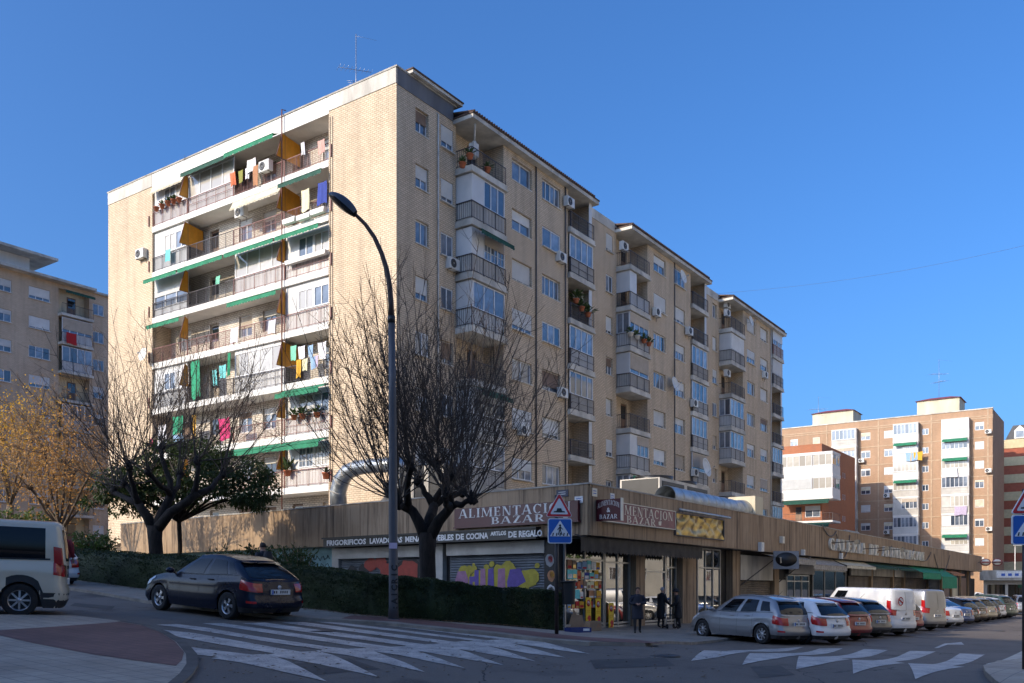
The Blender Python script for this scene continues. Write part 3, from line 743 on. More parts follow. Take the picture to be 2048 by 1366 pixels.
for y in (YB[0] - .2, YB[4] + .3):
    for k in range(1, 8, 1):
        b = MB(); b.box(-.07, 0, y - .03, y + .03, F(k) + .1, F(k) + .75); b.put('clothes_line_bracket', 'rail_red', block)
# downpipes on the long facade
for x, p, m_ in ((3.13, 0, 'pipe_white'), (10.95, .91, 'pipe_grey'), (14.2, .91, 'pipe_grey'), (29.9, .91, 'pipe_grey'), (51.4, .91, 'pipe_white')):
    b = MB(); b.tube([(x, -p - .06, 4.2), (x, -p - .06, 26.0), (x - .08, -p + .1, 26.12)], .045, 7); b.put('downpipe', m_, block)
# far sides and roof deck
b = MB(); b.quad((LEN, 0, 0), (LEN, DEP, 0), (LEN, DEP, 26.5), (LEN, 0, 26.5), 'brick_main'); b.quad((LEN, DEP, 0), (0, DEP, 0), (0, DEP, 26.9), (LEN, DEP, 26.9), 'brick_main')
b.quad((.1, .1, 26.9), (4.6, .1, 26.9), (4.6, DEP, 26.9), (.1, DEP, 26.9), 'concrete'); b.quad((4.6, .1, 26.25), (LEN, .1, 26.25), (LEN, DEP, 26.25), (4.6, DEP, 26.25), 'concrete'); b.put('rear_wall', None, block)
b = MB(); b.tube([(5.35, -.7, 24.4), (5.35, -.7, 25.3)], .12, 10); b.box(5.15, 5.55, -.85, -.5, 24.5, 25.2); b.tube([(5.35, -.7, 25.2), (5.2, -.85, 25.7), (4.9, -1.1, 25.95)], .05, 6); b.put('flue', 'pipe_white', block)

def BW(x, y, z=0): p = C0 + DR * x + DL * y; return (p.x, p.y, z)          # block axes -> world
# ------------------------------------------------------------------ things on the block
for nm, c in (('cl_orange', (.62, .15, .06)), ('cl_olive', (.25, .24, .05)), ('cl_white', (.74, .72, .74)), ('cl_brown', (.42, .20, .10)), ('cl_pink', (.60, .34, .28)), ('cl_blue', (.035, .06, .30)), ('cl_cream', (.72, .68, .44)), ('cl_cyan', (.18, .62, .62)), ('cl_mint', (.20, .55, .38)), ('cl_mustard', (.66, .36, .03)), ('cl_green', (.02, .28, .14)), ('cl_magenta', (.62, .04, .16)), ('cl_lilac', (.50, .42, .55)), ('cl_red', (.45, .015, .02)), ('cl_sky', (.28, .42, .60))):
    plain(nm, c, .85, .12, 5)
RF = ROT; LF = ROT - pi / 2
ACS = [(901, 541, 0, 'in the angle under the second window column, third floor down'), (1118, 526, .91, 'beside the second wide window column, second floor down'),
 (1134, 416, 1.0, 'next to the second balcony stack, on the top floor'), (1121, 796, .91, 'next to the second balcony stack, fifth floor down'), (1042, 872, .91, 'under a wide window behind the bare tree branches'),
 (1310, 634, 1.0, 'at the end of the third balcony stack, second floor down'), (1375, 671, 1.0, 'at the fourth balcony stack, second floor down'), (1385, 815, 1.0, 'at the fourth balcony stack below a round dish'),
 (1386, 953, 1.0, 'low down beside the fourth balcony stack, above the roof plant'), (1527, 757, .95, 'under a small window near the far end of the facade')]
for u, v, p, d in ACS:
    q = onR(u, v, p); ac_unit('white air conditioner ' + d, BW(*q), RF)
for u, v, p, d in ((1152, 602, .2, 'inside the open plant-filled balcony of the second stack'), (1244, 503, .2, 'high on the top open balcony of the third stack'), (1451, 617, .3, 'upper of two on the top balcony of the fifth stack'), (1451, 634, .3, 'lower of two on the top balcony of the fifth stack'), (1451, 754, .3, 'inside the third balcony down of the fifth stack')):
    q = onR(u, v, p); ac_unit('white air conditioner ' + d, BW(*q), RF)
q = onL(287, 519, .02); ac_unit('white air conditioner hung on the sunlit brick edge of the end wall', BW(*q), LF)
q = onL(536, 346, .12); ac_unit('white air conditioner on the top balcony rail beside drying clothes', BW(*q), LF)
q = onL(487, 437, -.6); ac_unit('white air conditioner under the ceiling of the second balcony row', BW(*q), LF)
for u, v, p, r_, d in ((1357, 556, .95, .5, 'round white dish under the top eaves of the middle block'), (1341, 770, .95, .55, 'round pale dish between two windows in the middle of the facade'), (1404, 936, 1.4, .75, 'large grey dish low over the roof plant'), (1494, 644, 1.0, .45, 'small dish at the top storey near the far end')):
    q = onR(u, v, p); dish(d, BW(*q), RF, r_)
q = onL(297, 712, .1); dish('white dish on the edge of the sunlit end wall behind the bare tree', BW(*q), LF, .4)
LAU = [(466, 345, 15, 27, 'cl_orange', 'orange towel hanging from the top balcony rail'), (482, 341, 13, 25, 'cl_olive', 'olive green towel hanging from the top balcony rail'), (495, 336, 10, 22, 'cl_white', 'white cloth hanging between olive towel and brown blanket'), (512, 331, 15, 40, 'cl_brown', 'brown blanket hanging from the top balcony rail'),
 (503, 318, 22, 26, 'cl_white', 'white shirts drying under the top green awning'), (643, 280, 18, 28, 'cl_pink', 'pale pink towel on the top balcony next to the brick pier'), (606, 285, 9, 26, 'cl_white', 'white folded parasol cloth on the top balcony'),
 (645, 364, 22, 44, 'cl_blue', 'dark blue sheet on the second balcony next to the brick pier'), (611, 379, 20, 44, 'cl_cream', 'cream sheet on the second balcony beside white planters'), (337, 499, 14, 23, 'cl_cyan', 'turquoise towel on the second row rail beside the end wall'),
 (437, 552, 12, 16, 'cl_mint', 'mint shirt on the third row balcony'), (588, 691, 16, 30, 'cl_mint', 'mint green sheet at the start of the full clothes line'), (604, 692, 18, 26, 'cl_white', 'white sheet on the full clothes line, next to the mint one'), (622, 690, 14, 24, 'cl_sky', 'pale blue cloth on the full clothes line'), (645, 684, 22, 34, 'cl_white', 'white and pink sheet at the pier end of the full clothes line'),
 (598, 719, 12, 36, 'cl_mustard', 'mustard yellow towel under the full clothes line'), (611, 717, 14, 24, 'cl_cream', 'pale yellow cloth under the full clothes line'), (626, 713, 13, 26, 'cl_sky', 'blue jeans under the full clothes line'), (634, 711, 9, 24, 'cl_lilac', 'lilac top under the full clothes line'),
 (391, 721, 26, 76, 'cl_green', 'tall green curtain hanging in the fifth row balcony'), (430, 740, 12, 32, 'cl_cyan', 'turquoise towel on the fifth row balcony'), (446, 730, 20, 26, 'cl_cyan', 'wide turquoise sheet on the fifth row balcony'), (459, 706, 7, 46, 'cl_green', 'narrow green curtain tied to the fifth row post'),
 (356, 832, 30, 36, 'cl_green', 'dark green sheet behind the bare branches, sixth row'), (356, 868, 30, 20, 'cl_sky', 'blue cloth under the dark green sheet'), (449, 836, 30, 44, 'cl_magenta', 'magenta sheet hanging in the sixth row balcony'), (389, 830, 10, 54, 'cl_mustard', 'mustard curtain beside the magenta sheet'), (303, 877, 10, 18, 'cl_magenta', 'small pink cloth at the edge of the end wall'), (325, 850, 22, 40, 'cl_white', 'white sheet hanging behind the bare branches'),
 (470, 655, 20, 30, 'cl_white', 'white towel on the fourth row balcony'), (545, 640, 18, 26, 'cl_white', 'white shirt on the fourth row beside the red pipe')]
for i, (u, v, w, h, m_, d) in enumerate(LAU):
    q = onL(u, v, .12); Y = (C0 + DL * q[1]).y; pm = Y / FPX
    cloth(d, BW(q[0], q[1], q[2]), LF, w * pm * 1.12, h * pm, m_, 'laundry', i)
for i, (u, v) in enumerate(((313, 422), (324, 417), (336, 411), (347, 407), (358, 404))):
    q = onL(u, v, .14); pot('orange clay pot on the top row rail by the end wall, %s from the brick' % ['first', 'second', 'third', 'fourth', 'fifth'][i], BW(*q), 'terracotta', .16, i in (1, 2, 3), .24, i)
for i, (u, v) in enumerate(((588, 840), (605, 838), (634, 835))):
    q = onL(u, v, .16); pot('clay pot with green plant on the sixth row rail, %s' % ['next to the red pipe', 'in the middle', 'next to the pier'][i], BW(*q), 'terracotta', .17, True, .26, i + 9, None, .55)
q = onL(575, 952, .1); pot('bushy yellow green plant on the lowest balcony by the red pipe', BW(*q), 'terracotta', .2, True, .3, 31, None, .8)
q = onL(652, 958, .12); pot('red clay pot on the lowest balcony next to the pier', BW(*q), 'terracotta', .2, True, .34, 32)
for i, (u, v, w) in enumerate(((580, 447, 1.0), (609, 439, 1.05), (637, 428, 1.05))):
    q = onL(u, v, .16); b = MB(); b.prism([(-w / 2 + .05, 0), (w / 2 - .05, 0), (w / 2, .26), (-w / 2, .26)], -.13, .13); b.box(-w / 2 + .03, w / 2 - .03, -.1, .1, .261, .27)
    tag(b.put('planter', 'white_paint', None, BW(*q), LF), 'white planter box on the second balcony rail, %s' % ['next to the amber screen', 'in the middle', 'next to the brick pier'][i], 'planter')
q = onL(612, 520, .14); b = MB(); b.prism([(-1.5, 0), (1.5, 0), (1.55, .22), (-1.55, .22)], -.12, .12); tag(b.put('planter', 'white_paint', None, BW(*q), LF), 'long white planter along the third row rail beside the brick pier', 'planter')
for i, (u, v, p) in enumerate(((925, 335, 1.1), (940, 318, 1.15), (975, 345, 1.1))):
    q = onR(u, v, p); pot('leafy plant on the top corner balcony of the shaded facade, %s' % ['trailing over the end', 'at the corner post', 'behind the long rail'][i], BW(*q), 'terracotta', .18, True, .25, 60 + i, None, .42)
for i, (u, v) in enumerate(((1152, 606), (1163, 622), (1176, 634))):
    q = onR(u, v, 1.1); pot('potted plant in the plant-filled balcony of the second stack, %s' % ['near end', 'middle', 'far end'][i], BW(*q), 'terracotta', .2, True, .26, 70 + i, None, .7)
for i, (u, v) in enumerate(((1262, 672), (1275, 678), (1288, 686), (1298, 692))):
    q = onR(u, v, 1.25); pot('pot on the planted rail of the third balcony stack, %s' % ['first', 'second', 'third', 'fourth'][i], BW(*q), 'white_paint' if i < 2 else 'terracotta', .19, True, .24, 80 + i, None, .5)
for u, v, w, m_, d in ((1278, 985, 20, 'cl_green', 'green awning curtain in the lowest balcony over the shop roof'), ):
    q = onR(1267, 950, 1.2); cloth(d, BW(q[0] + .4, q[1], q[2]), RF, 1.0, 1.5, m_, 'curtain', 91)
for (u, v, p, w, k) in ((985, 452, 1.15, 3.0, 3), (960, 765, 1.15, 2.9, 6), (1163, 918, 1.15, 2.8, 7)):
    q = onR(u, v, p); mo = MODS[0][0] if u < 1100 else MODS[0][2]
    place(awning_mesh(w, .5, .28, 'awning_green' if k == 7 else 'awning_dark'), 'awning', block, (mo + .05, -1.16, F(k) + 2.4 if k < 7 else F(k) - .4), 0)
q = onL(712, 168, -3.0); yagi('tall television aerial on the roof above the sunlit brick wall', BW(3.0, q[1], 26.9), 5.2, 2, 1.1)
# overhead cable from the far part of the block across the street
a = Vector(BW(36, -1.3, 25.2)); b2 = Vector((36.0, 42.0, 20.6)); cb = MB(); cb.tube([a.lerp(b2, i / 14) - Vector((0, 0, 1.0 * sin(pi * i / 14))) for i in range(15)],  .006, 4)
tag(cb.put('overhead_cable', 'pipe_grey'), 'thin dark overhead cable crossing the sky from the block', 'cable')

# ------------------------------------------------------------------ lettering with serifs
def serif_mesh(txt, h, mat, T=.19, t=.06, gap=.14, depth=.0):
    b = MB(); X = [0.0]
    def poly(ps):
        if depth: b.prism([(X[0] + x * h, y * h) for x, y in ps], -depth, 0)
        else: b.add([(X[0] + x * h, 0, y * h) for x, y in ps], [tuple(range(len(ps)))])
    def rect(x0, x1, y0, y1): poly([(x0, y0), (x1, y0), (x1, y1), (x0, y1)])
    def stem(x, w=T, y0=0, y1=1): rect(x, x + w, y0, y1); 
    def ser(x, w, y): rect(x - .07, x + w + .07, 0 if y == 0 else 1 - t, t if y == 0 else 1)
    def diag(x0, x1, w, y0=0, y1=1): poly([(x0, y0), (x0 + w, y0), (x1 + w, y1), (x1, y1)])
    def ring(cx, rx, ry, cy, a0, a1, tx=T, ty=t, n=18):
        for i in range(n):
            p, q = a0 + (a1 - a0) * i / n, a0 + (a1 - a0) * (i + 1) / n
            poly([(cx + rx * cos(p), cy + ry * sin(p)), (cx + (rx - tx) * cos(p), cy + (ry - ty) * sin(p)), (cx + (rx - tx) * cos(q), cy + (ry - ty) * sin(q)), (cx + rx * cos(q), cy + ry * sin(q))][::-1])
    for ch in txt:
        w = .4
        if ch == ' ': X[0] += .45 * h; continue
        if ch == 'A': diag(.02, .36, .08); diag(.70, .36, T + .02); rect(.2, .72, .30, .36); ser(.0, .12, 0); ser(.70, .2, 0); w = .94
        elif ch == 'L': stem(.1); ser(.1, T, 0); ser(.1, T, 1); rect(.1, .68, 0, t); rect(.62, .68, 0, .26); w = .72
        elif ch == 'I': stem(.1); ser(.1, T, 0); ser(.1, T, 1); w = .42
        elif ch == 'M': stem(.08, .07); diag(.48, .08, T, .05, 1) if False else poly([(.08, 1), (.08 + T, 1), (.62, .05), (.52, .05)]); poly([(.52, .05), (.60, .05), (.98, 1), (.90, 1)]); stem(.90); ser(.05, .1, 0); ser(.9, T, 0); ser(.9, T, 1); ser(.08, T, 1); w = 1.18
        elif ch == 'E': stem(.1); rect(.1, .68, 0, t); rect(.1, .66, 1 - t, 1); rect(.2, .55, .48, .54); rect(.62, .68, 0, .24); rect(.60, .66, .78, 1); rect(.52, .57, .40, .62); ser(.1, T, 0); ser(.1, T, 1); w = .74
        elif ch == 'N': stem(.1, .07); stem(.78, .07); poly([(.08, 1), (.08 + T + .04, 1), (.85, 0), (.68, 0)]); ser(.1, .07, 0); ser(.78, .07, 1); ser(.08, T, 1); w = .95
        elif ch == 'T': stem(.32); ser(.32, T, 0); rect(.02, .81, 1 - t, 1); rect(.02, .08, .76, 1); rect(.75, .81, .76, 1); w = .84
        elif ch == 'C': ring(.45, .42, .5, .5, .75, 2 * pi - .75); rect(.74, .80, .68, .98); w = .88
        elif ch == 'G': ring(.45, .42, .5, .5, .75, 2 * pi - .55); rect(.72, .78, .70, .98); rect(.64, .64 + T, .02, .44); rect(.52, .90, .42, .48); w = .95
        elif ch == 'O': ring(.46, .44, .5, .5, 0, 2 * pi, n=26); w = .94
        elif ch == 'B': stem(.1); ser(.1, T, 0); ser(.1, T, 1); ring(.38, .34, .26, .74, -pi / 2, pi / 2, n=10); ring(.38, .40, .27, .27, -pi / 2, pi / 2, n=10); rect(.1, .4, .48, .54); rect(.1, .4, 0, t); rect(.1, .4, 1 - t, 1); w = .84
        elif ch == 'R': stem(.1); ser(.1, T, 0); ser(.1, T, 1); ring(.38, .36, .28, .72, -pi / 2, pi / 2, n=10); rect(.1, .4, .44, .50); rect(.1, .4, 1 - t, 1); poly([(.66, 0), (.88, 0), (.50, .48), (.34, .48)]); rect(.66, .92, 0, t); w = .94
        elif ch == 'D': stem(.1); ser(.1, T, 0); ser(.1, T, 1); ring(.38, .48, .5, .5, -pi / 2, pi / 2, n=14); rect(.1, .4, 0, t); rect(.1, .4, 1 - t, 1); w = .92
        elif ch == 'Z': rect(.06, .74, 0, t); rect(.06, .74, 1 - t, 1); poly([(.04, 0), (.28, 0), (.76, 1), (.52, 1)]); rect(.06, .11, .78, 1); rect(.69, .74, 0, .24); w = .8
        X[0] += (w + gap) * h
    me = b.mesh('lettering', mat); return me, X[0] - gap * h
def fit_text(txt, w, h, mat, depth=0.0, T=.19, t=.06):
    me, W = serif_mesh(txt, h, mat, T, t, .14, depth); me.transform(Matrix.Translation((-W / 2, 0, -h / 2))); me.transform(Matrix.Diagonal((w / W, 1, 1, 1))); return me

# ------------------------------------------------------------------ the shopping gallery
def travertine():
    m, nt, bs = nodes('travertine'); bs.inputs['Roughness'].default_value = .8; bs.inputs['Specular IOR Level'].default_value = .3
    tc = nt.nodes.new('ShaderNodeTexCoord').outputs['Object']; oi = nt.nodes.new('ShaderNodeObjectInfo')
    ad = nt.nodes.new('ShaderNodeVectorMath'); ad.operation = 'MULTIPLY_ADD'; ad.inputs[1].default_value = (37, 53, 11)
    cb_ = nt.nodes.new('ShaderNodeCombineXYZ'); [nt.links.new(oi.outputs['Random'], cb_.inputs[i]) for i in range(3)]
    nt.links.new(cb_.outputs[0], ad.inputs[0]); nt.links.new(tc, ad.inputs[2]); co = ad.outputs[0]
    s1 = noise(nt, 1, 6, co, .65, sx=(9, 9, .5)); s2 = noise(nt, 1, 5, co, .7, sx=(22, 22, .8)); b1 = noise(nt, .6, 4, co)
    c = mixc(nt, ramp(nt, s1, .3, .7), (.37, .262, .168), (.245, .165, .10))
    c = mixc(nt, ramp(nt, s2, .55, .75), c, (.17, .12, .08))
    c = mixc(nt, ramp(nt, b1, .42, .72), c, (.40, .29, .19))
    s3 = noise(nt, 1, 7, co, .7, sx=(4.5, 4.5, .22)); c = mixc(nt, ramp(nt, s3, .50, .68), c, (.085, .06, .042))
    hv = nt.nodes.new('ShaderNodeHueSaturation'); nt.links.new(c, hv.inputs['Color']); nt.links.new(ramp2(nt, oi.outputs['Random'], .94, 1.05), hv.inputs['Value'])
    nt.links.new(hv.outputs[0], bs.inputs['Base Color']); bump(nt, bs, s2, .25, .008)
travertine()
glass('pane_shop', (.01, .012, .012), (.05, .055, .05), .02); M['pane_shop'].node_tree.nodes['Principled BSDF'].inputs['IOR'].default_value = 2.3
plain('alu', (.42, .41, .38), .35, .1, 4, metal=.5)
plain('maroon', (.075, .007, .013), .35, .12, 2); plain('maroon_faded', (.21, .06, .065), .45, .25, 1.6)
plain('sign_cream', (.72, .66, .54), .5, .08, 3); plain('sign_white', (.70, .69, .68), .5, .2, 9)
plain('gold_foil', (.50, .36, .12), .28, .3, 3, metal=.75, bmp=1.0)
plain('black_panel', (.018, .017, .017), .4, .2, 2)
plain('shutter_steel', (.12, .135, .155), .5, .2, 1.2, metal=.3); plain('shutter_light', (.40, .38, .35), .55, .2, 1.2)
plain('shutter_rust', (.16, .125, .09), .6, .35, 1.5)
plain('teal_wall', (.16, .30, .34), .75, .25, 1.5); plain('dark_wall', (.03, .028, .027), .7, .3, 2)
plain('awning_black', (.055, .046, .037), .85, .3, 3); plain('awning_shop_green', (.0, .22, .10), .7, .12, 3); plain('awning_stripe', (.38, .34, .29), .8, .3, 6)
gal = thing('shopping_gallery', 'long single storey shopping gallery with stained stone slab fascia and shopfronts', 'building', (PC.x, PC.y, 0), ROT)
def PW(x, y, z=0): p = PC + DR * x + DL * y; return (p.x, p.y, z)
FT, FB, RD = 5.17, 3.38, 4.13
GL = 91.4; SL = 31.8; RL = -(pi / 2 + .0751)
far_end = (DW.x * SL, DW.y * SL)
rp = random.Random(3)
pmesh = {}
def panel(w):
    def mk(): b = MB(); b.box(.004, w - .004, -.06, .06, FB, FT - .05); return b.mesh('stone_panel', 'travertine')
    return cached(('pan', w), mk)
n = 96; w = round(GL / n, 4)
for i in range(n): place(panel(w), 'stone_panel', gal, (i * w, -rp.uniform(0, .008), 0))
n2 = 33; w2 = round(SL / n2, 4)
for i in range(n2):
    x = i * w2; q = turn(RL, x, -rp.uniform(0, .008)); place(panel(w2), 'stone_panel', gal, (far_end[0] + q[0], far_end[1] + q[1], 0), RL)
# core, coping, soffit, roof
b = MB(); b.box(0.05, GL, .062, .3, FB - .0, FT - .06); b.box(-.08, GL, -.09, .32, FT - .05, FT); b.put('fascia_core', 'concrete', gal)
b = MB(); b.box(0, SL - .05, .062, .3, FB, FT - .06); b.box(0, SL + .08, -.09, .32, FT - .0495, FT + .0005); b.put('fascia_core', 'concrete', gal, (far_end[0], far_end[1], 0), RL)
b = MB(); b.add([(.1, .1, RD), (GL, .1, RD), (GL, 14.3, RD), (6.1, 14.3, RD), (6.1, 39, RD), (far_end[0], far_end[1], RD)], [(0, 1, 2, 3), (0, 3, 4, 5)]); b.put('roof_deck', 'concrete', gal)
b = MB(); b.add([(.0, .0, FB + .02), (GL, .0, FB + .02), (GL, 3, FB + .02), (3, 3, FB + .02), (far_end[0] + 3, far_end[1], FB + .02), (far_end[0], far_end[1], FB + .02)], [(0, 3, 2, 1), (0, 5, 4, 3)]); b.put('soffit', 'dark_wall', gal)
gz = lambda x, y=1.0: g(*PW(x, y)[:2]) + .075
tt = lambda u: along(u, -1.0, PC)
# shopfronts on the shop street (set back 1 m): posts, glazing, shutters
YF = 1.0
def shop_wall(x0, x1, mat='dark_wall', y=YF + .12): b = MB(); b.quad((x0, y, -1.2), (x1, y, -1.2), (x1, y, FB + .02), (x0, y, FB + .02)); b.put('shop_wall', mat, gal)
def glazing(u0, u1, n, transom=2.45, door=None, top=FB, mat='pane_shop'):
    x0, x1 = tt(u0), tt(u1); z = gz((x0 + x1) / 2); w = x1 - x0; T = (x0, YF, 0, 0)
    fr = MB(); 
    for k in range(n + 1): x = w * k / n; fr.box(x - .04, x + .04, 0, .08, z, top)
    for zz in (z, z + .12, transom, top - .06): fr.box(.04, w - .04, .005, .075, zz, zz + .07)
    o = fr.put('shop_window', 'alu', gal, (x0, YF, 0))
    for k in range(n):
        ww = w / n
        place(MB().quad((.03, 0, 0), (ww - .03, 0, 0), (ww - .03, 0, transom - z - .1), (.03, 0, transom - z - .1)).mesh('pane', mat), 'pane', o, (ww * k, .045, z + .1))
        place(MB().quad((.03, 0, 0), (ww - .03, 0, 0), (ww - .03, 0, top - transom - .06), (.03, 0, top - transom - .06)).mesh('pane', mat), 'pane', o, (ww * k, .045, transom + .05))
    return o, x0, x1, z
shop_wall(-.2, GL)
bz, bx0, bx1, bzz = glazing(1131, 1208, 2, 2.55); glazing(1211, 1260, 2, 2.5); glazing(1281, 1331, 1, 2.2); glazing(1333, 1353, 2, 2.4); glazing(1396, 1441, 3, 2.45)
for u0, u1 in ((1261, 1279), (1355, 1382), (1456, 1471), (1540, 1549)):
    x0, x1 = tt(u0), tt(u1); b = MB(); b.box(x0, x1, YF - .25, YF + .1, gz(x0), FB); b.put('pillar', 'travertine', gal)
def roller(u0, u1, ztop, mat, name='roller_shutter', y=YF):
    x0, x1 = tt(u0), tt(u1); z = gz((x0 + x1) / 2); b = MB(); n = int((ztop - z) / .1); s = (ztop - z) / n
    for k in range(n): b.add([(x0, y, z + k * s), (x1, y, z + k * s), (x1, y - .025, z + k * s + s * .5), (x0, y - .025, z + k * s + s * .5), (x1, y, z + k * s + s), (x0, y, z + k * s + s)], [(0, 1, 2, 3), (3, 2, 4, 5)])
    return b.put(name, mat, gal)
def board(u0, u1, z0, z1, mat, y=YF - .1, d=.12, name='shop_sign_board'):
    x0, x1 = tt(u0), tt(u1); b = MB(); b.box(x0, x1, y - d, y, z0, z1); return b.put(name, mat, gal)
roller(1474, 1546, 1.9, 'shutter_rust'); board(1473, 1538, 1.95, 3.2, 'concrete_light')
x = tt(1573); b = MB(); b.box(tt(1551), tt(1572), YF, YF + .1, gz(x), 2.0); b.put('shop_wall', 'concrete_light', gal)
glazing(1574, 1618, 3, 1.9, None, 2.3); board(1574, 1622, 2.35, 3.3, 'soffit'); glazing(1626, 1692, 3, 2.6, None, 3.0, 'pane_shop')
for a_, b_ in ((1696, 1737), (1741, 1780), (1784, 1803), (1806, 1850)): roller(a_, b_, 2.35, 'shutter_rust'); board(a_, b_, 2.4, 3.3, rp.choice(['shutter_rust', 'concrete', 'soffit']))
for a_ in (1738.5, 1782, 1804.5, 1852, 1880, 1900, 1918, 1934): b = MB(); x = tt(a_); b.box(x - .2, x + .2, YF - .2, YF, gz(x), FB); b.put('pillar', 'travertine', gal)
for a_, b_, m_ in ((1886, 1897, 'door_wood'), (1903, 1914, 'cream_wall'), (1921, 1931, 'door_wood'), (1938, 1948, 'dark_wall')): board(a_, b_, gz(70), 2.6, m_, YF, .06, 'shop_door')
# awnings and hanging signs along the shop street
def shop_awn(u0, u1, mat, out, drop, val, z=3.3, y=.5):
    x0, x1 = along(u0, -y, PC), along(u1, -y, PC); place(awning_mesh(x1 - x0, out, drop, mat, val), 'awning', gal, (x0, y, z))
shop_awn(1146, 1392, 'awning_black', .28, .10, .56, 3.42, .40)
shop_awn(1520, 1594, 'awning_stripe', 1.0, .25, .3, 3.32, .3); shop_awn(1594, 1664, 'awning_stripe', .9, .45, .3, 3.3, .3); shop_awn(1667, 1727, 'awning_cream', .8, .35, .2, 3.3, .3); shop_awn(1730, 1776, 'awning_dark', .7, .3, .15, 3.3, .3); shop_awn(1778, 1812, 'awning_dark', .7, .3, .15, 3.3, .3)
shop_awn(1814, 1853, 'awning_shop_green', 1.2, .55, .55, 3.32, .3); shop_awn(1855, 1886, 'awning_shop_green', 1.2, .8, 1.1, 3.32, .3); shop_awn(1888, 1912, 'cl_brown', .8, .3, .2, 3.2, .3)
for u in (1477, 1545):
    x = tt(u); b = MB(); b.tube([(x, YF, 1.6), (x + 2.6, -.3, 3.3)], .03, 5); b.put('awning_arm', 'pipe_grey', gal)
# side-street front of the gallery: lower wall, black sign, steel shutters
def SWp(s, out, z): q = (DW.x * s, DW.y * s); nn = Vector((-DW.y, DW.x)); return (q[0] + nn.x * out, q[1] + nn.y * out, z)
def S2X(s): return SL - s
TLg = lambda s: (DW.x * s, DW.y * s, 0, RL)                                # wall-local x runs towards the corner
b = MB(); b.quad((0, .45, -.5), (S2X(1.5), .45, -.5), (S2X(1.5), .45, FB + .02), (0, .45, FB + .02)); b.put('shop_wall', 'teal_wall', gal, (far_end[0], far_end[1], 0), RL)
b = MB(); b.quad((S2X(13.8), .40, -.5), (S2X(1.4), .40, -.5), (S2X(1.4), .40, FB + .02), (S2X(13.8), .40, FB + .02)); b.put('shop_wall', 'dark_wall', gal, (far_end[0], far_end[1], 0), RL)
sw = lambda nm, m_, mb: mb.put(nm, m_, gal, (far_end[0], far_end[1], 0), RL)
for a_, c_ in ((13.25, 7.75), (6.75, 2.05)):
    b = MB(); z0_, z1_ = .3, 2.82; n = 26; s = (z1_ - z0_) / n
    for k in range(n): b.add([(S2X(a_), .3, z0_ + k * s), (S2X(c_), .3, z0_ + k * s), (S2X(c_), .27, z0_ + k * s + s * .5), (S2X(a_), .27, z0_ + k * s + s * .5), (S2X(c_), .3, z0_ + k * s + s), (S2X(a_), .3, z0_ + k * s + s)], [(0, 1, 2, 3), (3, 2, 4, 5)])
    sw('roller_shutter', 'shutter_steel', b)
    b = MB(); b.box(S2X(a_) - .05, S2X(c_) + .05, .12, .4, 2.82, 3.28); sw('shutter_box', 'shutter_light', b)
for a_ in (13.5, 7.25, 1.8): b = MB(); b.box(S2X(a_) - .22, S2X(a_) + .22, .15, .4, -.3, 3.3); sw('pillar', 'shutter_light' if a_ != 1.8 else 'dark_wall', b)
b = MB(); b.box(S2X(1.8), S2X(1.35), .1, .5, -.3, FB); sw('pillar', 'dark_wall', b)
# signs on the gallery
def sgn(name, label, loc, rz): return thing(name, label, 'sign', loc, rz)
rotL = ROT + RL
def on_side(s, out, z): x, y, z = SWp(s, out, z); return PW(x, y, z)
t = sgn('shop_sign', 'long black sign board with white block letters over the steel shutters', on_side(13.75, .0, 3.32), rotL)
b = MB(); b.box(0, 11.7, -.30, -.08, 0, .36); b.box(-.05, 11.75, -.36, -.05, .36, .42); b.put('board', 'black_panel', t)
x = .12
for wd, w in (('FRIGORIFICOS', 2.75), ('LAVADORAS', 2.1), ('MENAJE', 1.25), ('MUEBLES', 1.45), ('DE', .45), ('COCINA', 1.2), ('ARTLOS', .82), ('DE', .42), ('REGALO', 1.15)):
    me = text_mesh(wd, .30 if wd != 'ARTLOS' else .2, 'sign_white', 0, .012); ww = max(v.co.x for v in me.vertices) - min(v.co.x for v in me.vertices)
    place(me, 'lettering', t, (x + w / 2, -.305, .17 if wd != 'ARTLOS' else .24), (pi / 2, 0, 0), (w * .92 / ww, 1, 1)); x += w + .04
t = sgn('shop_sign', 'maroon grocery sign with white serif letters beside the tree', on_side(6.05, 0, 3.88), rotL)
b = MB(); b.box(0, 5.75, -.22, -.08, 0, .70); b.box(-.04, 5.79, -.24, -.06, -.05, 0); b.put('board', 'maroon', t)
place(fit_text('ALIMENTACION', 5.2, .34, 'sign_white'), 'lettering', t, (2.85, -.225, .50)); place(fit_text('BAZAR', 2.5, .26, 'sign_white'), 'lettering', t, (3.1, -.225, .17))
b = MB(); b.prism([(0, 0), (.2, 0), (.24, .17), (-.03, .14)], -.002, 0); b.tube([(.1, 0, .15), (.14, 0, .26)], .015, 4); b.put('emblem', 'sign_white', t, (5.15, -.226, .12))
t = sgn('shop_sign', 'faded maroon light box with serif letters on the shop street fascia', PW(.82, 0, 3.9), ROT)
b = MB(); b.box(0, 5.64, -.24, -.07, 0, .70); b.put('box', 'maroon_faded', t); b = MB()
for z_ in (-.02, .70): b.box(-.03, 5.67, -.26, -.07, z_, z_ + .03)
b.box(-.03, 0, -.26, -.07, 0, .7); b.box(5.64, 5.67, -.26, -.07, 0, .7); b.put('frame', 'sign_cream', t)
place(fit_text('ALIMENTACION', 5.2, .34, 'sign_cream'), 'lettering', t, (2.82, -.245, .48)); place(fit_text('BAZAR', 2.4, .26, 'sign_cream'), 'lettering', t, (2.7, -.245, .16))
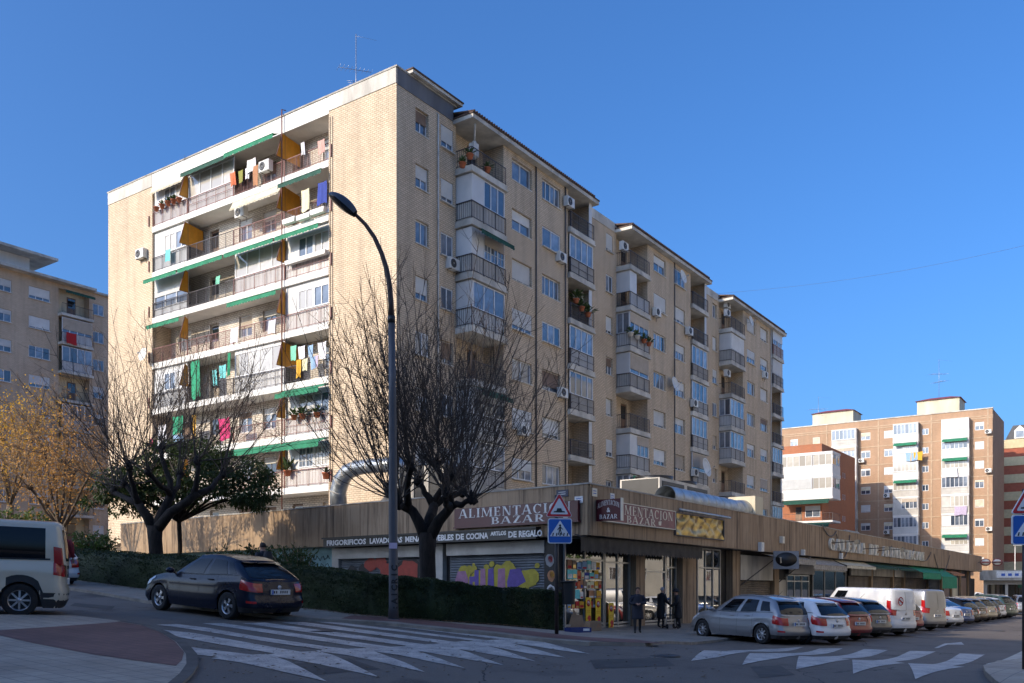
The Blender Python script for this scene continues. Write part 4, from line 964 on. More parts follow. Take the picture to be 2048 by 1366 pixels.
b = MB(); b.prism([(0, 0), (.2, 0), (.24, .17), (-.03, .14)], -.002, 0); b.tube([(.1, 0, .15), (.14, 0, .26)], .015, 4); b.put('emblem', 'sign_cream', t, (4.15, -.246, .08))
t = sgn('shop_sign', 'small square maroon blade sign jutting out at the gallery corner', PW(.42, -.1, 3.87), ROT - pi / 2)
b = MB(); b.box(0, .95, -.06, .06, 0, .74); b.put('box', 'maroon', t); b = MB(); b.box(.951, .985, -.075, .075, -.02, .76); b.put('edge', 'sign_cream', t)
me, W = serif_mesh('ALIMENTACION', .17, 'sign_white', .17, .05, .12); me.transform(Matrix.Translation((-W / 2, 0, 0))); me.transform(Matrix.Diagonal((.84 / W, 1, 1, 1)))
for v in me.vertices: v.co.z += .12 * (1 - (v.co.x / .42) ** 2)
place(me, 'lettering', t, (.475, -.063, .42)); place(text_mesh('&', .22, 'sign_white', 0, .003), 'lettering', t, (.475, -.063, .36), (pi / 2, 0, 0)); place(fit_text('BAZAR', .7, .15, 'sign_white'), 'lettering', t, (.475, -.063, .14))
t = sgn('shop_sign', 'crinkled gold sign under a metal tube lamp on the fascia', PW(6.78, 0, 3.72), ROT)
b = MB(); b.box(-.06, 5.1, -.16, -.07, -.04, .0); b.box(-.06, 5.1, -.16, -.07, .86, .9); b.box(-.06, 0, -.16, -.07, 0, .86); b.box(5.04, 5.1, -.16, -.07, 0, .86); b.put('frame', 'pipe_grey', t)
rr = random.Random(4); hh = {}
def fo(i, j):
    x = i * 5.04; z = j * .86; return (x, -.115 - .035 * sin(x * 3.1 + 3 * sin(z * 5 + x)) - .025 * sin(x * 7.7 - z * 9) - .02 * sin(z * 14 + 2 * sin(x * 4)), z)
b = MB(); b.grid(fo, 60, 14); b.put('foil', 'gold_foil', t)
b = MB(); b.tube([(-.1, -.34, .98), (5.3, -.34, .98)], .055, 10); b.box(.4, .44, -.34, -.06, .95, .98); b.box(4.6, 4.64, -.34, -.06, .95, .98); b.put('tube_lamp', 'galvanised', t)
# big raised letters
t = sgn('gallery_letters', 'weathered raised letters spelling the gallery name along the fascia', PW(28.3, -.06, 3.82), ROT)
plain('letter_cream', (.74, .69, .58), .6, .2, 4); x = 0.0; full = 'GALERIA DE ALIMENTACION'; adv = {'I': .62, ' ': .8, 'M': 1.3}
tot = sum(adv.get(c, 1.0) for c in full)
for i, c in enumerate(full):
    w = adv.get(c, 1.0) * 28.6 / tot
    if c != ' ':
        me = cached(('bigl', c), lambda: fit_text(c, .5 if c == 'I' else 1.05 if c != 'M' else 1.3, .74, 'letter_cream', .14, .27, .11)); place(me, 'letter', t, (x + w / 2, -.01, .37))
    x += w
# floodlights on arms over the letters, wall lamps, cables
for i, u in enumerate((1656, 1722, 1755)):
    x = along(u, 0, PC); z = zat({0: 1086, 1: 1098, 2: 1101}[i], PW(x, 0)[1]); t = thing('floodlight', 'black floodlight on a long arm over the raised letters, %s along' % ['first', 'second', 'third'][i], 'lamp', PW(x, -.07, z), ROT)
    b = MB(); b.tube([(0, 0, 0), (0, -1.5, .05)], .025, 6); b.put('arm', 'black', t); b = MB(); b.box(-.16, .16, -1.75, -1.5, -.12, .14); b.put('lamp_head', 'black', t)
for i, (u, v, s) in enumerate(((1520, 1094, .38), (1562, 1080, .3), (1604, 1105, .26), (1680, 1112, .3))):
    x = along(u, .1, PC); z = zat(v, PW(x, 0)[1]); b = MB(); b.box(-s / 2, s / 2, -.18, 0, -s * .6, s * .6); b.box(-s * .2, s * .2, -.2, -.18, -s * .1, s * .35)
    tag(b.put('wall_box', 'ac_white' if i != 1 else 'sign_cream', None, PW(x, -.07, z), ROT), 'small pale box on the stone fascia, %s from the gallery corner' % ['first', 'second', 'third', 'fourth'][i], 'wall box')
cab = [((1645, 1050), (1660, 1072), (1673, 1062)), ((1673, 1068), (1688, 1115), (1700, 1070)), ((1783, 1092), (1795, 1108), (1806, 1094)), ((1806, 1096), (1820, 1112), (1828, 1098)), ((1828, 1100), (1850, 1122), (1862, 1104)), ((1868, 1108), (1884, 1145), (1900, 1110))]
for i, c in enumerate(cab):
    ps = []
    for j in range(13):
        s = j / 12; u = (1 - s) ** 2 * c[0][0] + 2 * s * (1 - s) * c[1][0] + s * s * c[2][0]; v = (1 - s) ** 2 * c[0][1] + 2 * s * (1 - s) * (2 * c[1][1] - (c[0][1] + c[2][1]) / 2) * 1 + s * s * c[2][1]
        x = along(u, .12, PC); ps.append((x, -.12, zat(v, PW(x, -.12)[1])))
    b = MB(); b.tube(ps, .03, 5); b.put('cable', 'pipe_grey', gal)
t = sgn('round_bar_signs', 'pair of oval red and cream bar signs at the far end of the gallery', PW(GL - 1.5, -.1, 3.9), ROT)
for k, y in enumerate((-.8, -1.95)):
    b = MB(); b.lathe([(0, -.1), (.5, -.1), (.54, -.05), (.54, .05), (.5, .1), (0, .1)], 28, 'x', None, (0, 0, 0)); o = b.put('disc', 'red_sheet', t, (-2 + k * .3, y, .5), 0, (1, 1, .78))
    b = MB(); b.lathe([(0, -.11), (.42, -.11), (.42, -.1)], 28, 'x'); b.put('face', 'sign_cream', o); b = MB(); b.box(-.12, -.112, -.4, .4, -.12, .12); b.put('band', 'red_sheet', o)
b = MB(); b.tube([(-1.9, 0, .5), (-1.9, -3.4, .5)], .03, 5); b.put('arm', 'pipe_grey', t)
plain('sign_grey', (.20, .21, .23), .5, .15, 3)
t = sgn('hanging_sign', 'dark oval hanging sign over the striped awning', PW(along(1572, .9, PC), -.9, 2.4), ROT - pi / 2 + .5)
b = MB(); b.box(-.62, .62, -.06, .06, .1, 1.0); b.put('box', 'sign_grey', t); b = MB(); b.lathe([(0, -.07), (.42, -.07), (.42, -.06)], 24, 'y'); b.put('oval', 'black', t, (0, 0, .58), 0, (1.25, 1, .85))
# plaques
plain('plaque_blue', (.012, .02, .06), .4, .1, 3); plain('sign_blue', (.03, .10, .42), .45, .08, 3)
for nm, lab, loc, rz, w, h, m_ in (('street_plaque', 'dark blue street name plaque on the fascia near the corner', on_side(1.05, .07, 4.87), rotL, .5, .24, 'plaque_blue'), ('advert_plaque', 'white plaque with blue lettering on the fascia near the corner', on_side(.35, .07, 4.60), rotL, .34, .24, 'sign_white'), ('number_plaque', 'cream square plaque at the gallery corner edge', PW(.28, -.07, 4.86), ROT, .34, .28, 'sign_cream'), ('advert_plaque', 'small white plaque on the shop street fascia', PW(1.55, -.07, 4.8), ROT, .3, .26, 'sign_white')):
    o = thing(nm, lab, 'plaque', loc, rz); b = MB(); b.box(-w / 2, w / 2, -.02, 0, -h / 2, h / 2); b.put('plate', m_, o)
    b = MB(); 
    for k in range(2): b.box(-w * .32, w * .3, -.023, -.021, h * (.12 - .3 * k), h * (.22 - .3 * k))
    b.put('lettering', 'sign_white' if m_ == 'plaque_blue' else 'sign_blue', o)
# posters in the bazaar window
pc = ['cl_orange', 'cl_brown', 'cl_sky', 'cl_red', 'sign_white', 'cl_mustard', 'cl_cream', 'cl_blue', 'cl_cyan', 'shutter_brown', 'gold_foil']
wdt = bx1 - bx0
for r_ in range(5):
    x = .12
    while x < wdt - .3:
        w = rp.uniform(.18, .36); h = rp.uniform(.24, .34); 
        if rp.random() < .88:
            m_ = rp.choice(pc); b = MB(); b.box(x, x + w, -.012, -.004, 0, h); o = b.put('poster', m_, bz, (0, 0, bzz + .75 + r_ * .35)); 
            b = MB(); b.box(x + .03, x + w - .03, -.015, -.0125, h * .1, h * rp.uniform(.25, .6)); b.put('print', rp.choice(pc), bz, (0, 0, bzz + .75 + r_ * .35))
        x += w + rp.uniform(.01, .06)
plain('crisps_yellow', (.80, .52, .015), .5, .06, 3); plain('crisps_red', (.50, .015, .02), .5, .1, 3)
for i, (u, v, p) in enumerate(((1176.5, 1247, -.95), (1196, 1248.5, -.95), (1222, 1256, -.93))):
    q = onR(u, v, p, PC); t = thing('crisps_poster', 'yellow crisps poster with red round logo, %s' % ['on the window beside the cardboard', 'on the window next to the door frame', 'on the shop door'][i], 'poster', PW(*q), ROT)
    b = MB(); b.box(-.19, .19, -.012, 0, 0, .95); b.put('sheet', 'crisps_yellow', t)
    b = MB(); b.lathe([(0, -.016), (.13, -.016), (.13, -.013)], 20, 'y'); o = b.put('logo', 'crisps_red', t, (0, 0, .74), 0, (1, 1, .95)); b = MB(); b.lathe([(0, -.019), (.115, -.019), (.115, -.017)], 20, 'y'); b.put('logo_band', 'sign_white', t, (0, -.001, .74), (0, .25, 0), (1, 1, .55))
    place(text_mesh("Lay's", .12, 'crisps_red', 0, .003), 'lettering', t, (0, -.022, .74), (pi / 2, 0, 0))
    for k in range(2): b = MB(); b.box(-.13, .13, -.015, -.013, .46 - k * .06, .49 - k * .06); b.put('print', 'cl_mustard', t)
    b = MB(); b.prism([(-.12, .02), (.1, .04), (.17, .16), (.15, .28), (.02, .30), (-.1, .2), (.0, .12)], -.016, -.013); b.put('crisps_picture', 'crisps_red', t); 
# graffiti on the steel shutters (flat spray paint)
for nm, c in (('spray_yellow', (.36, .30, .025)), ('spray_purple', (.10, .06, .27)), ('spray_pink', (.30, .14, .24)), ('spray_red', (.30, .035, .02)), ('spray_black', (.01, .01, .012)), ('spray_white', (.62, .62, .64))): plain(nm, c, .6, .15, 6)
gr = thing('graffiti', 'yellow, purple and pink graffiti lettering on the steel shutter', 'graffiti', on_side(6.5, 0, 1.0), rotL)
rg = random.Random(8)
b = MB()
for k in range(42):
    x = rg.uniform(.1, 4.1); z = 1.15 + rg.uniform(-.75, .38) - .03 * x; r_ = rg.uniform(.16, .34) if z < 1.3 else rg.uniform(.05, .14); m = 14
    b.add([(x + r_ * 1.2 * cos(2 * pi * i / m) * rg.uniform(.85, 1.15), .262 - k * .0003, z + r_ * sin(2 * pi * i / m) * rg.uniform(.85, 1.15)) for i in range(m)], [tuple(range(m - 1, -1, -1))])
b.put('outline', 'spray_yellow', gr)
for k, (x, w, m_, sh) in enumerate(((.1, .62, 'spray_pink', 'P'), (.78, .5, 'spray_purple', 'n'), (1.34, .3, 'spray_pink', 'I'), (1.72, .34, 'spray_purple', 'I'), (2.2, .42, 'spray_pink', 'I'), (2.72, .85, 'spray_purple', 'S'))):
    b = MB(); y = .245
    if sh == 'I': b.prism([(x, .2), (x + w, .15), (x + w * .9, 1.3), (x + w * .1, 1.28)], y, y + .002)
    elif sh == 'P': b.prism([(x, .2), (x + w, .2), (x + w * 1.05, .9), (x + w * .8, 1.22), (x + .1, 1.2), (x - .06, .8)], y, y + .002); b.prism([(x + .2, .75), (x + .4, .75), (x + .42, .95), (x + .22, .95)], y - .004, y - .002, None)
    elif sh == 'n': b.prism([(x, .2), (x + .18, .2), (x + .2, .8), (x + .3, .8), (x + .34, .2), (x + w, .2), (x + w, 1.25), (x + w * .6, 1.25), (x + w * .55, 1.0), (x + .02, 1.0)], y, y + .002)
    else: b.prism([(x, .2), (x + w * .8, .15), (x + w * .9, .45), (x + w * .35, .55), (x + w, .8), (x + w * .7, 1.28), (x + .1, 1.25), (x - .04, .8)], y, y + .002)
    b.put('letter', m_, gr)
gr = thing('graffiti', 'red and black graffiti on the farther steel shutter behind the hedge', 'graffiti', on_side(13.0, 0, 1.3), rotL)
for x, z, r_, m_ in ((.5, 1.0, .22, 'spray_black'), (1.3, 1.05, .25, 'spray_black'), (1.7, 1.25, .3, 'spray_red'), (2.3, 1.35, .32, 'spray_red'), (2.7, 1.0, .3, 'spray_red'), (3.9, .9, .6, 'spray_black'), (3.95, .85, .5, 'spray_red')):
    b = MB(); m = 16; b.add([(x + r_ * 1.3 * cos(2 * pi * i / m) * rg.uniform(.8, 1.2), .262 - x * .002 - (.004 if m_ == 'spray_red' else 0), z + r_ * sin(2 * pi * i / m) * rg.uniform(.8, 1.2)) for i in range(m)], [tuple(range(m - 1, -1, -1))]); b.put('paint', m_, gr)
gr = thing('graffiti', 'round sticker faces and white tags on the dark corner pillar', 'graffiti', on_side(2.15, 0, .6), rotL)
for x, z, r_, m_ in ((.42, 1.95, .19, 'sign_grey'), (.46, 2.0, .11, 'cl_red'), (.5, 1.4, .17, 'cl_brown'), (.52, 1.43, .10, 'cl_mustard'), (.48, .85, .19, 'spray_white'), (.48, .85, .14, 'dark_wall')):
    b = MB(); m = 16; b.add([(x + r_ * cos(2 * pi * i / m) * rg.uniform(.9, 1.1), .092 - r_ * 0 - (.006 if r_ < .21 else 0), z + r_ * 1.2 * sin(2 * pi * i / m) * rg.uniform(.9, 1.1)) for i in range(m)], [tuple(range(m - 1, -1, -1))]); b.put('paint', m_, gr)
# tags on the teal wall
gr = thing('graffiti', 'black scrawled tags on the teal wall by the black sign', 'graffiti', on_side(15.9, -.44, 2.0), rotL)
for r_ in range(4):
    ps = []; x = 0
    while x < 1.7: x += .05; ps.append((x, -.006, .9 - r_ * .33 + .11 * sin(x * 17 + r_) * rg.uniform(.4, 1) + .04 * sin(x * 41)))
    b = MB(); b.tube(ps, .014, 4); b.put('scrawl', 'spray_black', gr)
# roof plant
def roofbox(name, label, x0, x1, y0, y1, z0, z1, parts=None):
    t = thing(name, label, 'roof plant', PW(x0, y0, RD), ROT); return t
t = roofbox('condenser_unit', 'large roof condenser with two black louvre panels and fan rings', 13.9, 20.2, 4, 6, 4, 7)
b = MB(); b.box(0, 6.3, 0, 2.2, 0.3, 2.9); b.box(.1, .3, .1, 2.0, 0, .3); b.box(6, 6.2, .1, 2, 0, .3); b.put('casing', 'concrete_light', t)
for x0_ in (.25, 3.3):
    b = MB(); b.box(x0_, x0_ + 2.6, -.03, 0, 1.0, 2.75); o = b.put('louvre_or_shade_panel', 'black_panel', t)
    b = MB()
    for k in range(14): b.box(x0_ + .04, x0_ + 2.56, -.05, -.031, 1.05 + k * .12, 1.08 + k * .12)
    b.put('louvres', 'ac_dark', o)
b = MB(); b.box(-.03, 0, .1, 2.1, .5, 2.85); b.put('louvre_or_shade_panel', 'black_panel', t)  # black panel stands in for shade on the sunlit end of the casing
for x0_ in (1.6, 4.6): b = MB(); b.lathe([(.95, 2.9), (1.0, 3.12), (.9, 3.12), (.85, 2.9)], 26, 'z', None, (x0_, 1.1, 0)); b.put('fan_ring', 'black_panel', t)
t = thing('air_duct', 'shiny round metal air duct lying along the shop roof', 'duct', PW(along(1330, -2.2, PC), 2.2, RD), ROT)
xe = along(1490, -2.2, PC) - along(1330, -2.2, PC); b = MB()
nsg = 9
for k in range(nsg): b.lathe([(.52, 0), (.535, .02), (.52, .04), (.52, (xe - 1.4) / nsg - .001)], 22, 'x', None, (k * (xe - 1.4) / nsg, 0, 1.55))
b.put('duct_run', 'galvanised', t); b = MB(); b.lathe([(.52, 0), (.54, .05), (.62, .9)], 22, 'x', None, (xe - 1.4, 0, 1.55)); b.put('duct_cone', 'galvanised', t)
b = MB(); b.box(xe - .5, xe + .7, -.75, .75, .5, 2.35); b.put('outlet_box', 'cream_wall', t)
b = MB(); [b.box(k * 2.2, k * 2.2 + .08, -.4, .4, 0, 1.1) for k in range(4)]; b.put('supports', 'pipe_grey', t)
for i, (x, y, w, d, h, m_) in enumerate(((21.5, 6.5, 3.6, 1.6, 2.3, 'concrete_light'), (52, 5, 4.2, 2.2, 2.3, 'galvanised'), (79, 5, 5.5, 2, 2.2, 'concrete_light'))):
    t = thing('roof_unit', ['low cream plant box behind the metal duct', 'ribbed grey metal hut on the gallery roof', 'pale plant box with black openings at the far roof end'][i], 'roof plant', PW(x, y, RD), ROT)
    b = MB(); b.box(0, w, 0, d, 0, h); b.put('casing', m_, t); b = MB()
    for k in range(int(w / .3)): b.box(.06 + k * .3, .14 + k * .3, -.03, 0, .1, h - .1)
    if i == 2: b = MB(); b.box(.3, 2.4, -.03, 0, .5, 2.0); b.box(2.9, 5.1, -.03, 0, .5, 2.0)
    b.put('ribs' if i < 2 else 'opening', m_ if i < 2 else 'black_panel', t)
# plant on the terrace in front of the sunlit brick wall
def LW(p): return BW(*p)
t = thing('air_duct', 'big silver duct elbow in front of the sunlit brick corner', 'duct', BW(-2.2, 4, RD), ROT)
ps = [onL(u, v, 2.2) for u, v in ((678, 1022), (676, 985), (682, 962), (694, 945), (712, 936), (740, 932), (770, 930), (800, 929))]
b = MB(); b.tube([(p[0] + 2.2, p[1] - 4, p[2] - RD) for p in ps], [.40, .40, .40, .38, .36, .34, .34, .34], 18); b.put('duct_run', 'galvanised', t)
b = MB()
for i_ in range(1, 7): p, q = Vector(ps[i_]), Vector(ps[i_ + 1]); d_ = (q - p).normalized() * .03; c_ = Vector((p[0] + 2.2, p[1] - 4, p[2] - RD)); b.tube([c_ - d_, c_ + d_], [.42, .42, .40, .38, .36, .36][i_ - 1], 18)
b.box(-.4, .6, -2.6, .6, 0, .5); b.put('tray', 'concrete_light', t)
t = thing('condenser_unit', 'dark louvred roof unit behind the lamp post', 'roof plant', BW(-3.0, 0, RD), ROT)
q0 = onL(796, 930, 3.0); q1 = onL(884, 930, 3.0); b = MB(); b.box(0, 1.8, q1[1], q0[1], 0, 2.75); b.put('casing', 'black_panel', t)
b = MB()
for k in range(4):
    y = q1[1] + (q0[1] - q1[1]) * k / 3; b.box(-.05, 0, y - .12, y + .12, 0, 2.75)
b.put('frame', 'concrete', t)
q0 = onR(905, 1000, 4.0); t = thing('terrace_shed', 'grey metal shed with cream panel on the terrace at the corner', 'shed', BW(q0[0], q0[1], RD), ROT); b = MB(); b.box(0, 2.6, 0, 1.8, 0, 2.5); b.put('casing', 'concrete', t); b = MB(); b.box(.2, 1.2, -.03, 0, .2, 1.9); b.box(1.5, 2.5, -.03, 0, .2, 1.3); b.put('panel', 'sign_cream', t)
q0 = onR(1078, 985, 8.0); t = thing('terrace_canopy', 'small open canopy on the roof edge above the grocery sign', 'canopy', BW(q0[0], q0[1], RD), ROT); b = MB(); b.box(-.2, 3.4, -.5, 2.4, 1.75, 1.85); b.put('roof', 'white_paint', t); b = MB(); b.box(0, 3.0, .2, 2.2, 0, 1.7); b.put('casing', 'concrete', t); b = MB(); b.box(.3, 1.3, .17, .2, .5, 1.5); b.box(1.7, 2.7, .17, .2, .5, 1.5); b.put('opening', 'black_panel', t)
# ------------------------------------------------------------------ other buildings
def frame_at(name, label, X, Y, rz, cat='building', z=0.0): return thing(name, label, cat, (X, Y, z), rz)
# shaded block up the side street: facade along DR, outward -y
A1 = Vector((-45.9, 86.0))
lb = frame_at('apartment_building', 'shaded brick apartment block beyond the bare trees up the side street', A1.x, A1.y, ROT)
FL = lambda k: 28.3 - 2.8 * (k - 1)
cols = [(-12.5, -10.5), (-8.6, -6.6), (-3.6, -1.6), (0.0, 2.05), (6.4, 7.6)]
ops = [(a, b, FL(k) + .8, FL(k) + 1.95) for k in range(1, 10) for a, b in cols]
wall(lb, 45, 0, 31.2, ops + [(2.9, 6.0, FL(k), FL(k) + 2.5) for k in range(1, 10)], 'brick_far', (0, 0, 0), 0, .2, 'wall', -20)
b = MB(); b.quad((2.9, .9, 0), (6.0, .9, 0), (6.0, .9, 31.2), (2.9, .9, 31.2), 'cream_wall'); b.quad((2.9, 0, 0), (2.9, .9, 0), (2.9, .9, 31.2), (2.9, 0, 31.2), 'brick_far'); b.quad((6.0, .9, 0), (6.0, 0, 0), (6.0, 0, 31.2), (6.0, .9, 31.2), 'brick_far'); b.quad((-20, 0, 31.2), (25, 0, 31.2), (25, 14, 31.2), (-20, 14, 31.2), 'concrete'); b.quad((25, 0, 0), (25, 14, 0), (25, 14, 31.2), (25, 0, 31.2), 'brick_far'); b.quad((-20, 14, 0), (-20, 0, 0), (-20, 0, 31.2), (-20, 14, 31.2), 'brick_far'); b.put('rear_wall', None, lb)
for k in range(1, 10):
    for a, b_ in cols: s, m_ = pick(); window(lb, (0, 0, 0, 0), a + .01, FL(k) + .81, b_ - a - .02, 1.13, 3 if b_ - a > 1.5 else 2, s, 'shutter_white' if rw.random() < .8 else m_, inset=.06)
    f = FL(k); b = MB(); b.box(2.8, 6.1, -.75, .88, f - .25, f); sl = b.put('balcony', 'concrete_light', lb); place(rail_mesh(3.2, .95, 'rail_iron', .14), 'railing', sl, (2.85, -.7, f))
    if k in (2, 3, 5, 6): window(lb, (2.9, -.62, 0, 0), .02, f + .9, 3.06, 1.5, 4, .8 if k == 2 else 0, 'shutter_beige', inset=.02, sill=False); b = MB(); b.box(2.95, 5.95, -.6, -.55, f, f + .9); b.put('infill_panel', 'white_panel', sl)
    else: door(lb, (0, .85, 0, 0), 4.2, f, .9)
place(awning_mesh(3.0, .5, .2, 'awning_dark'), 'awning', lb, (2.95, -.72, 30.6))
b = MB(); b.box(-20.3, 6.3, -.9, 1, 31.2, 31.45); b.box(6.3, 25, -.3, 1, 31.2, 31.4); b.put('eaves', 'concrete_light', lb)
b = MB(); b.box(-20, 1.2, 2.2, 8, 31.45, 33.6); b.put('penthouse', 'white_paint', lb); b = MB(); b.box(-20, 3.2, .6, 9, 33.6, 33.85); b.put('penthouse_roof', 'concrete_light', lb)
cloth('red flag with a pale emblem hung on the far shaded block', (A1 + DR * 3.7 + Vector((DR.y, -DR.x)) * .85).to_3d() + Vector((0, 0, FL(2) + .95)), ROT, 1.0, 1.1, 'cl_red', 'flag', 3)
# brown block closing the shop street: face along DL from its corner
def along_face(o, u): k = (u - 1024) / FPX; return (o.x - k * o.y) / (-DL.x + k * DL.y)
B1 = Vector((69.1, 130.2)); rb = ROT - pi / 2                              # wall-local x runs to the corner
bb = frame_at('apartment_building', 'tall brown brick block with glazed white balconies closing the shop street', B1.x, B1.y, rb)
FBk = lambda k: 23.6 - 2.8 * (k - 1)
wc = [(1.1, 2.3), (8.5, 9.4), (13.5, 14.8), (16.8, 18.2), (24.5, 25.6), (28, 29.2)]; bays = [(2.9, 6.6), (9.7, 13.3), (18.6, 22.4)]
ops = [(-b, -a, FBk(k) + .75, FBk(k) + (1.9 if a != 8.5 else 1.7)) for k in range(1, 9) for a, b in wc]
wall(bb, 36, -2, 27.3, ops, 'brick_brown', (0, 0, 0), 0, .15, 'wall', -36)
b = MB(); b.quad((0, 0, -2), (0, 13, -2), (0, 13, 27.3), (0, 0, 27.3), 'brick_brown'); b.quad((-36, 0, 27.3), (0, 0, 27.3), (0, 13, 27.3), (-36, 13, 27.3), 'concrete'); b.quad((0, 13, -2), (-36, 13, -2), (-36, 13, 27.3), (0, 13, 27.3), 'brick_brown'); b.put('rear_wall', None, bb)
b = MB(); b.box(-36.1, .1, -.1, .3, 27.3, 27.45); b.put('coping', 'concrete_light', bb)
plain('band_tan', (.46, .33, .22), .85, .15, 2)
for k in range(0, 9): b = MB(); b.box(-36, .05, -.05, 0, FBk(k) + 2.35 - (0 if k else 2.5), FBk(k) + 2.5 - (0 if k else 2.5)); b.put('floor_band', 'band_tan', bb)
for x in (-.5, -8, -15.5, -23.3): b = MB(); b.box(x - .2, x, -.052, 0, -2, 27.2); b.put('floor_band', 'band_tan', bb)
rq = random.Random(21)
for k in range(1, 9):
    f = FBk(k)
    for a, b_ in wc:
        s = 0 if a == 8.5 else rq.choice([.2, .5, .95, .95, .35]); window(bb, (0, 0, 0, 0), -b_ + .01, f + .76, b_ - a - .02, 1.12 if a != 8.5 else .92, 2, s, 'shutter_white' if rq.random() < .6 else 'awning_cream', inset=.04, sill=False)
    for a, b_ in bays:
        w = b_ - a; b = MB(); b.box(-b_, -a, -1.1, -.0, f - .2, f); sl = b.put('balcony', 'white_paint', bb)
        b = MB(); b.box(-b_ + .03, -a - .03, -1.05, -.02, f, f + .95)
        b.box(-b_ + .03, -a - .03, -1.0, -.02, f + .95, f + 2.5)
        b.put('infill_panel', rq.choice(['white_panel', 'white_paint', 'white_panel', 'soffit']), sl)
        b = MB(); b.box(-a - .06, -a - .03, -1.05, 0, f + .95, f + 2.55); b.box(-b_ + .03, -b_ + .06, -1.05, 0, f + .95, f + 2.55); b.box(-b_, -a, -1.1, 0, f + 2.5, f + 2.59); b.put('enclosure', 'white_panel', sl)
        place(rail_mesh(w, .95, 'rail_white', .3, .5), 'railing', sl, (-b_, -1.14, f)); wf_ = rq.random() < .5; window(bb, (0, -1.08, 0, 0), -b_ + (w * .34 if wf_ else .06), f + .97, w * (.62 if wf_ else .93), 1.5, 4 if wf_ else 6, rq.choice([0, 0, 0, .35, .6]), rq.choice(['shutter_white', 'shutter_beige', 'awning_cream']), 'pane' if rq.random() < .75 else 'pane_curtain', inset=-.01, sill=False)
        if rq.random() < .25: place(awning_mesh(w - .4, .6, .25, 'awning_green'), 'awning', bb, (-b_ + .2, -1.12, f + 2.45))
for i, (u0, u1, zt) in enumerate(((1826, 1912, 30.6), (1614, 1696, 30.4))):
    e0, e1 = along_face(B1, u0), along_face(B1, u1); b = MB(); b.box(-e0, -e1, 3, 8, 27.3, zt - .6); b.put('lift_house', 'cream_wall', bb); b = MB(); b.add([(-e0 - .25, 2.7, zt - .6), (-e1 + .25, 2.7, zt - .6), (-e1 + .25, 8.3, zt - .6), (-e0 - .25, 8.3, zt - .6), (-e0 + 1.5, 5, zt + .05), (-e1 - 1.5, 5, zt + .05)], [(0, 1, 5, 4), (1, 2, 5), (2, 3, 4, 5), (3, 0, 4), (3, 2, 1, 0)]); b.put('lift_house_roof', 'red_sheet', bb)
for i, (u, h, k) in enumerate(((1622, 5.5, 1), (1868, 6, 0))):
    e = along_face(B1, u); p = B1 + DL * e + DR * 4; yagi('television aerial on the brown block roof, %s red roof' % ['beside the nearer', 'above the higher'][1 - k], (p.x, p.y, 27.3 + (3 if not k else 0)), h, 2, 2.2)
for i, (k, e) in enumerate(((1, .5), (3, .5), (6, .4), (4, 14.3), (6, 14.3), (2, 18.0))):
    p = B1 + DL * e - DR * .35; ac_unit('air conditioner on the brown block, %s row down beside the %s bay' % (ORD[k - 1], ['end', 'end', 'end', 'middle', 'middle', 'inner'][i]), (p.x, p.y, FBk(k) + .05), rb)
for i, (k, e, m_, d) in enumerate(((2, 10.6, 'cl_sky', 'blue washing on the middle bay of the brown block'), (2, 9.9, 'cl_mustard', 'yellow towel on the middle bay of the brown block'), (5, 4.0, 'cl_lilac', 'pale sheet blowing on the end bay of the brown block'), (3, 5.2, 'cl_white', 'white washing on the end bay of the brown block'))):
    p = B1 + DL * e - DR * 1.3; cloth(d, (p.x, p.y, FBk(k) + .95), rb, 1.6, 1.3, m_, 'laundry', 40 + i)
# orange block beside it
O1 = Vector((41.4, 121.0)); ob = frame_at('apartment_building', 'orange brick block with white corner balconies behind the gallery', O1.x, O1.y, rb)
wall(ob, 30, -2, 20.8, [], 'brick_orange', (0, 0, 0), 0, .15, 'wall', -30)
so = [(x, x + .5, 17.2 - 3.1 * k, 18.0 - 3.1 * k) for k in range(6) for x in (10.2, 11.2)]
wall(ob, 17, -2, 20.8, so, 'brick_orange', (0, 0, 0), pi / 2, .15, 'wall', 0)
for a, b_, c, d in so: window(ob, (0, 0, 0, pi / 2), a + .01, c + .01, .48, .78, 1, 0, inset=.05, sill=False)
b = MB(); b.quad((-30, 0, 20.8), (0, 0, 20.8), (0, 17, 20.8), (-30, 17, 20.8), 'concrete'); b.quad((0, 17, -2), (-30, 17, -2), (-30, 17, 20.8), (0, 17, 20.8), 'brick_orange'); b.put('rear_wall', None, ob)
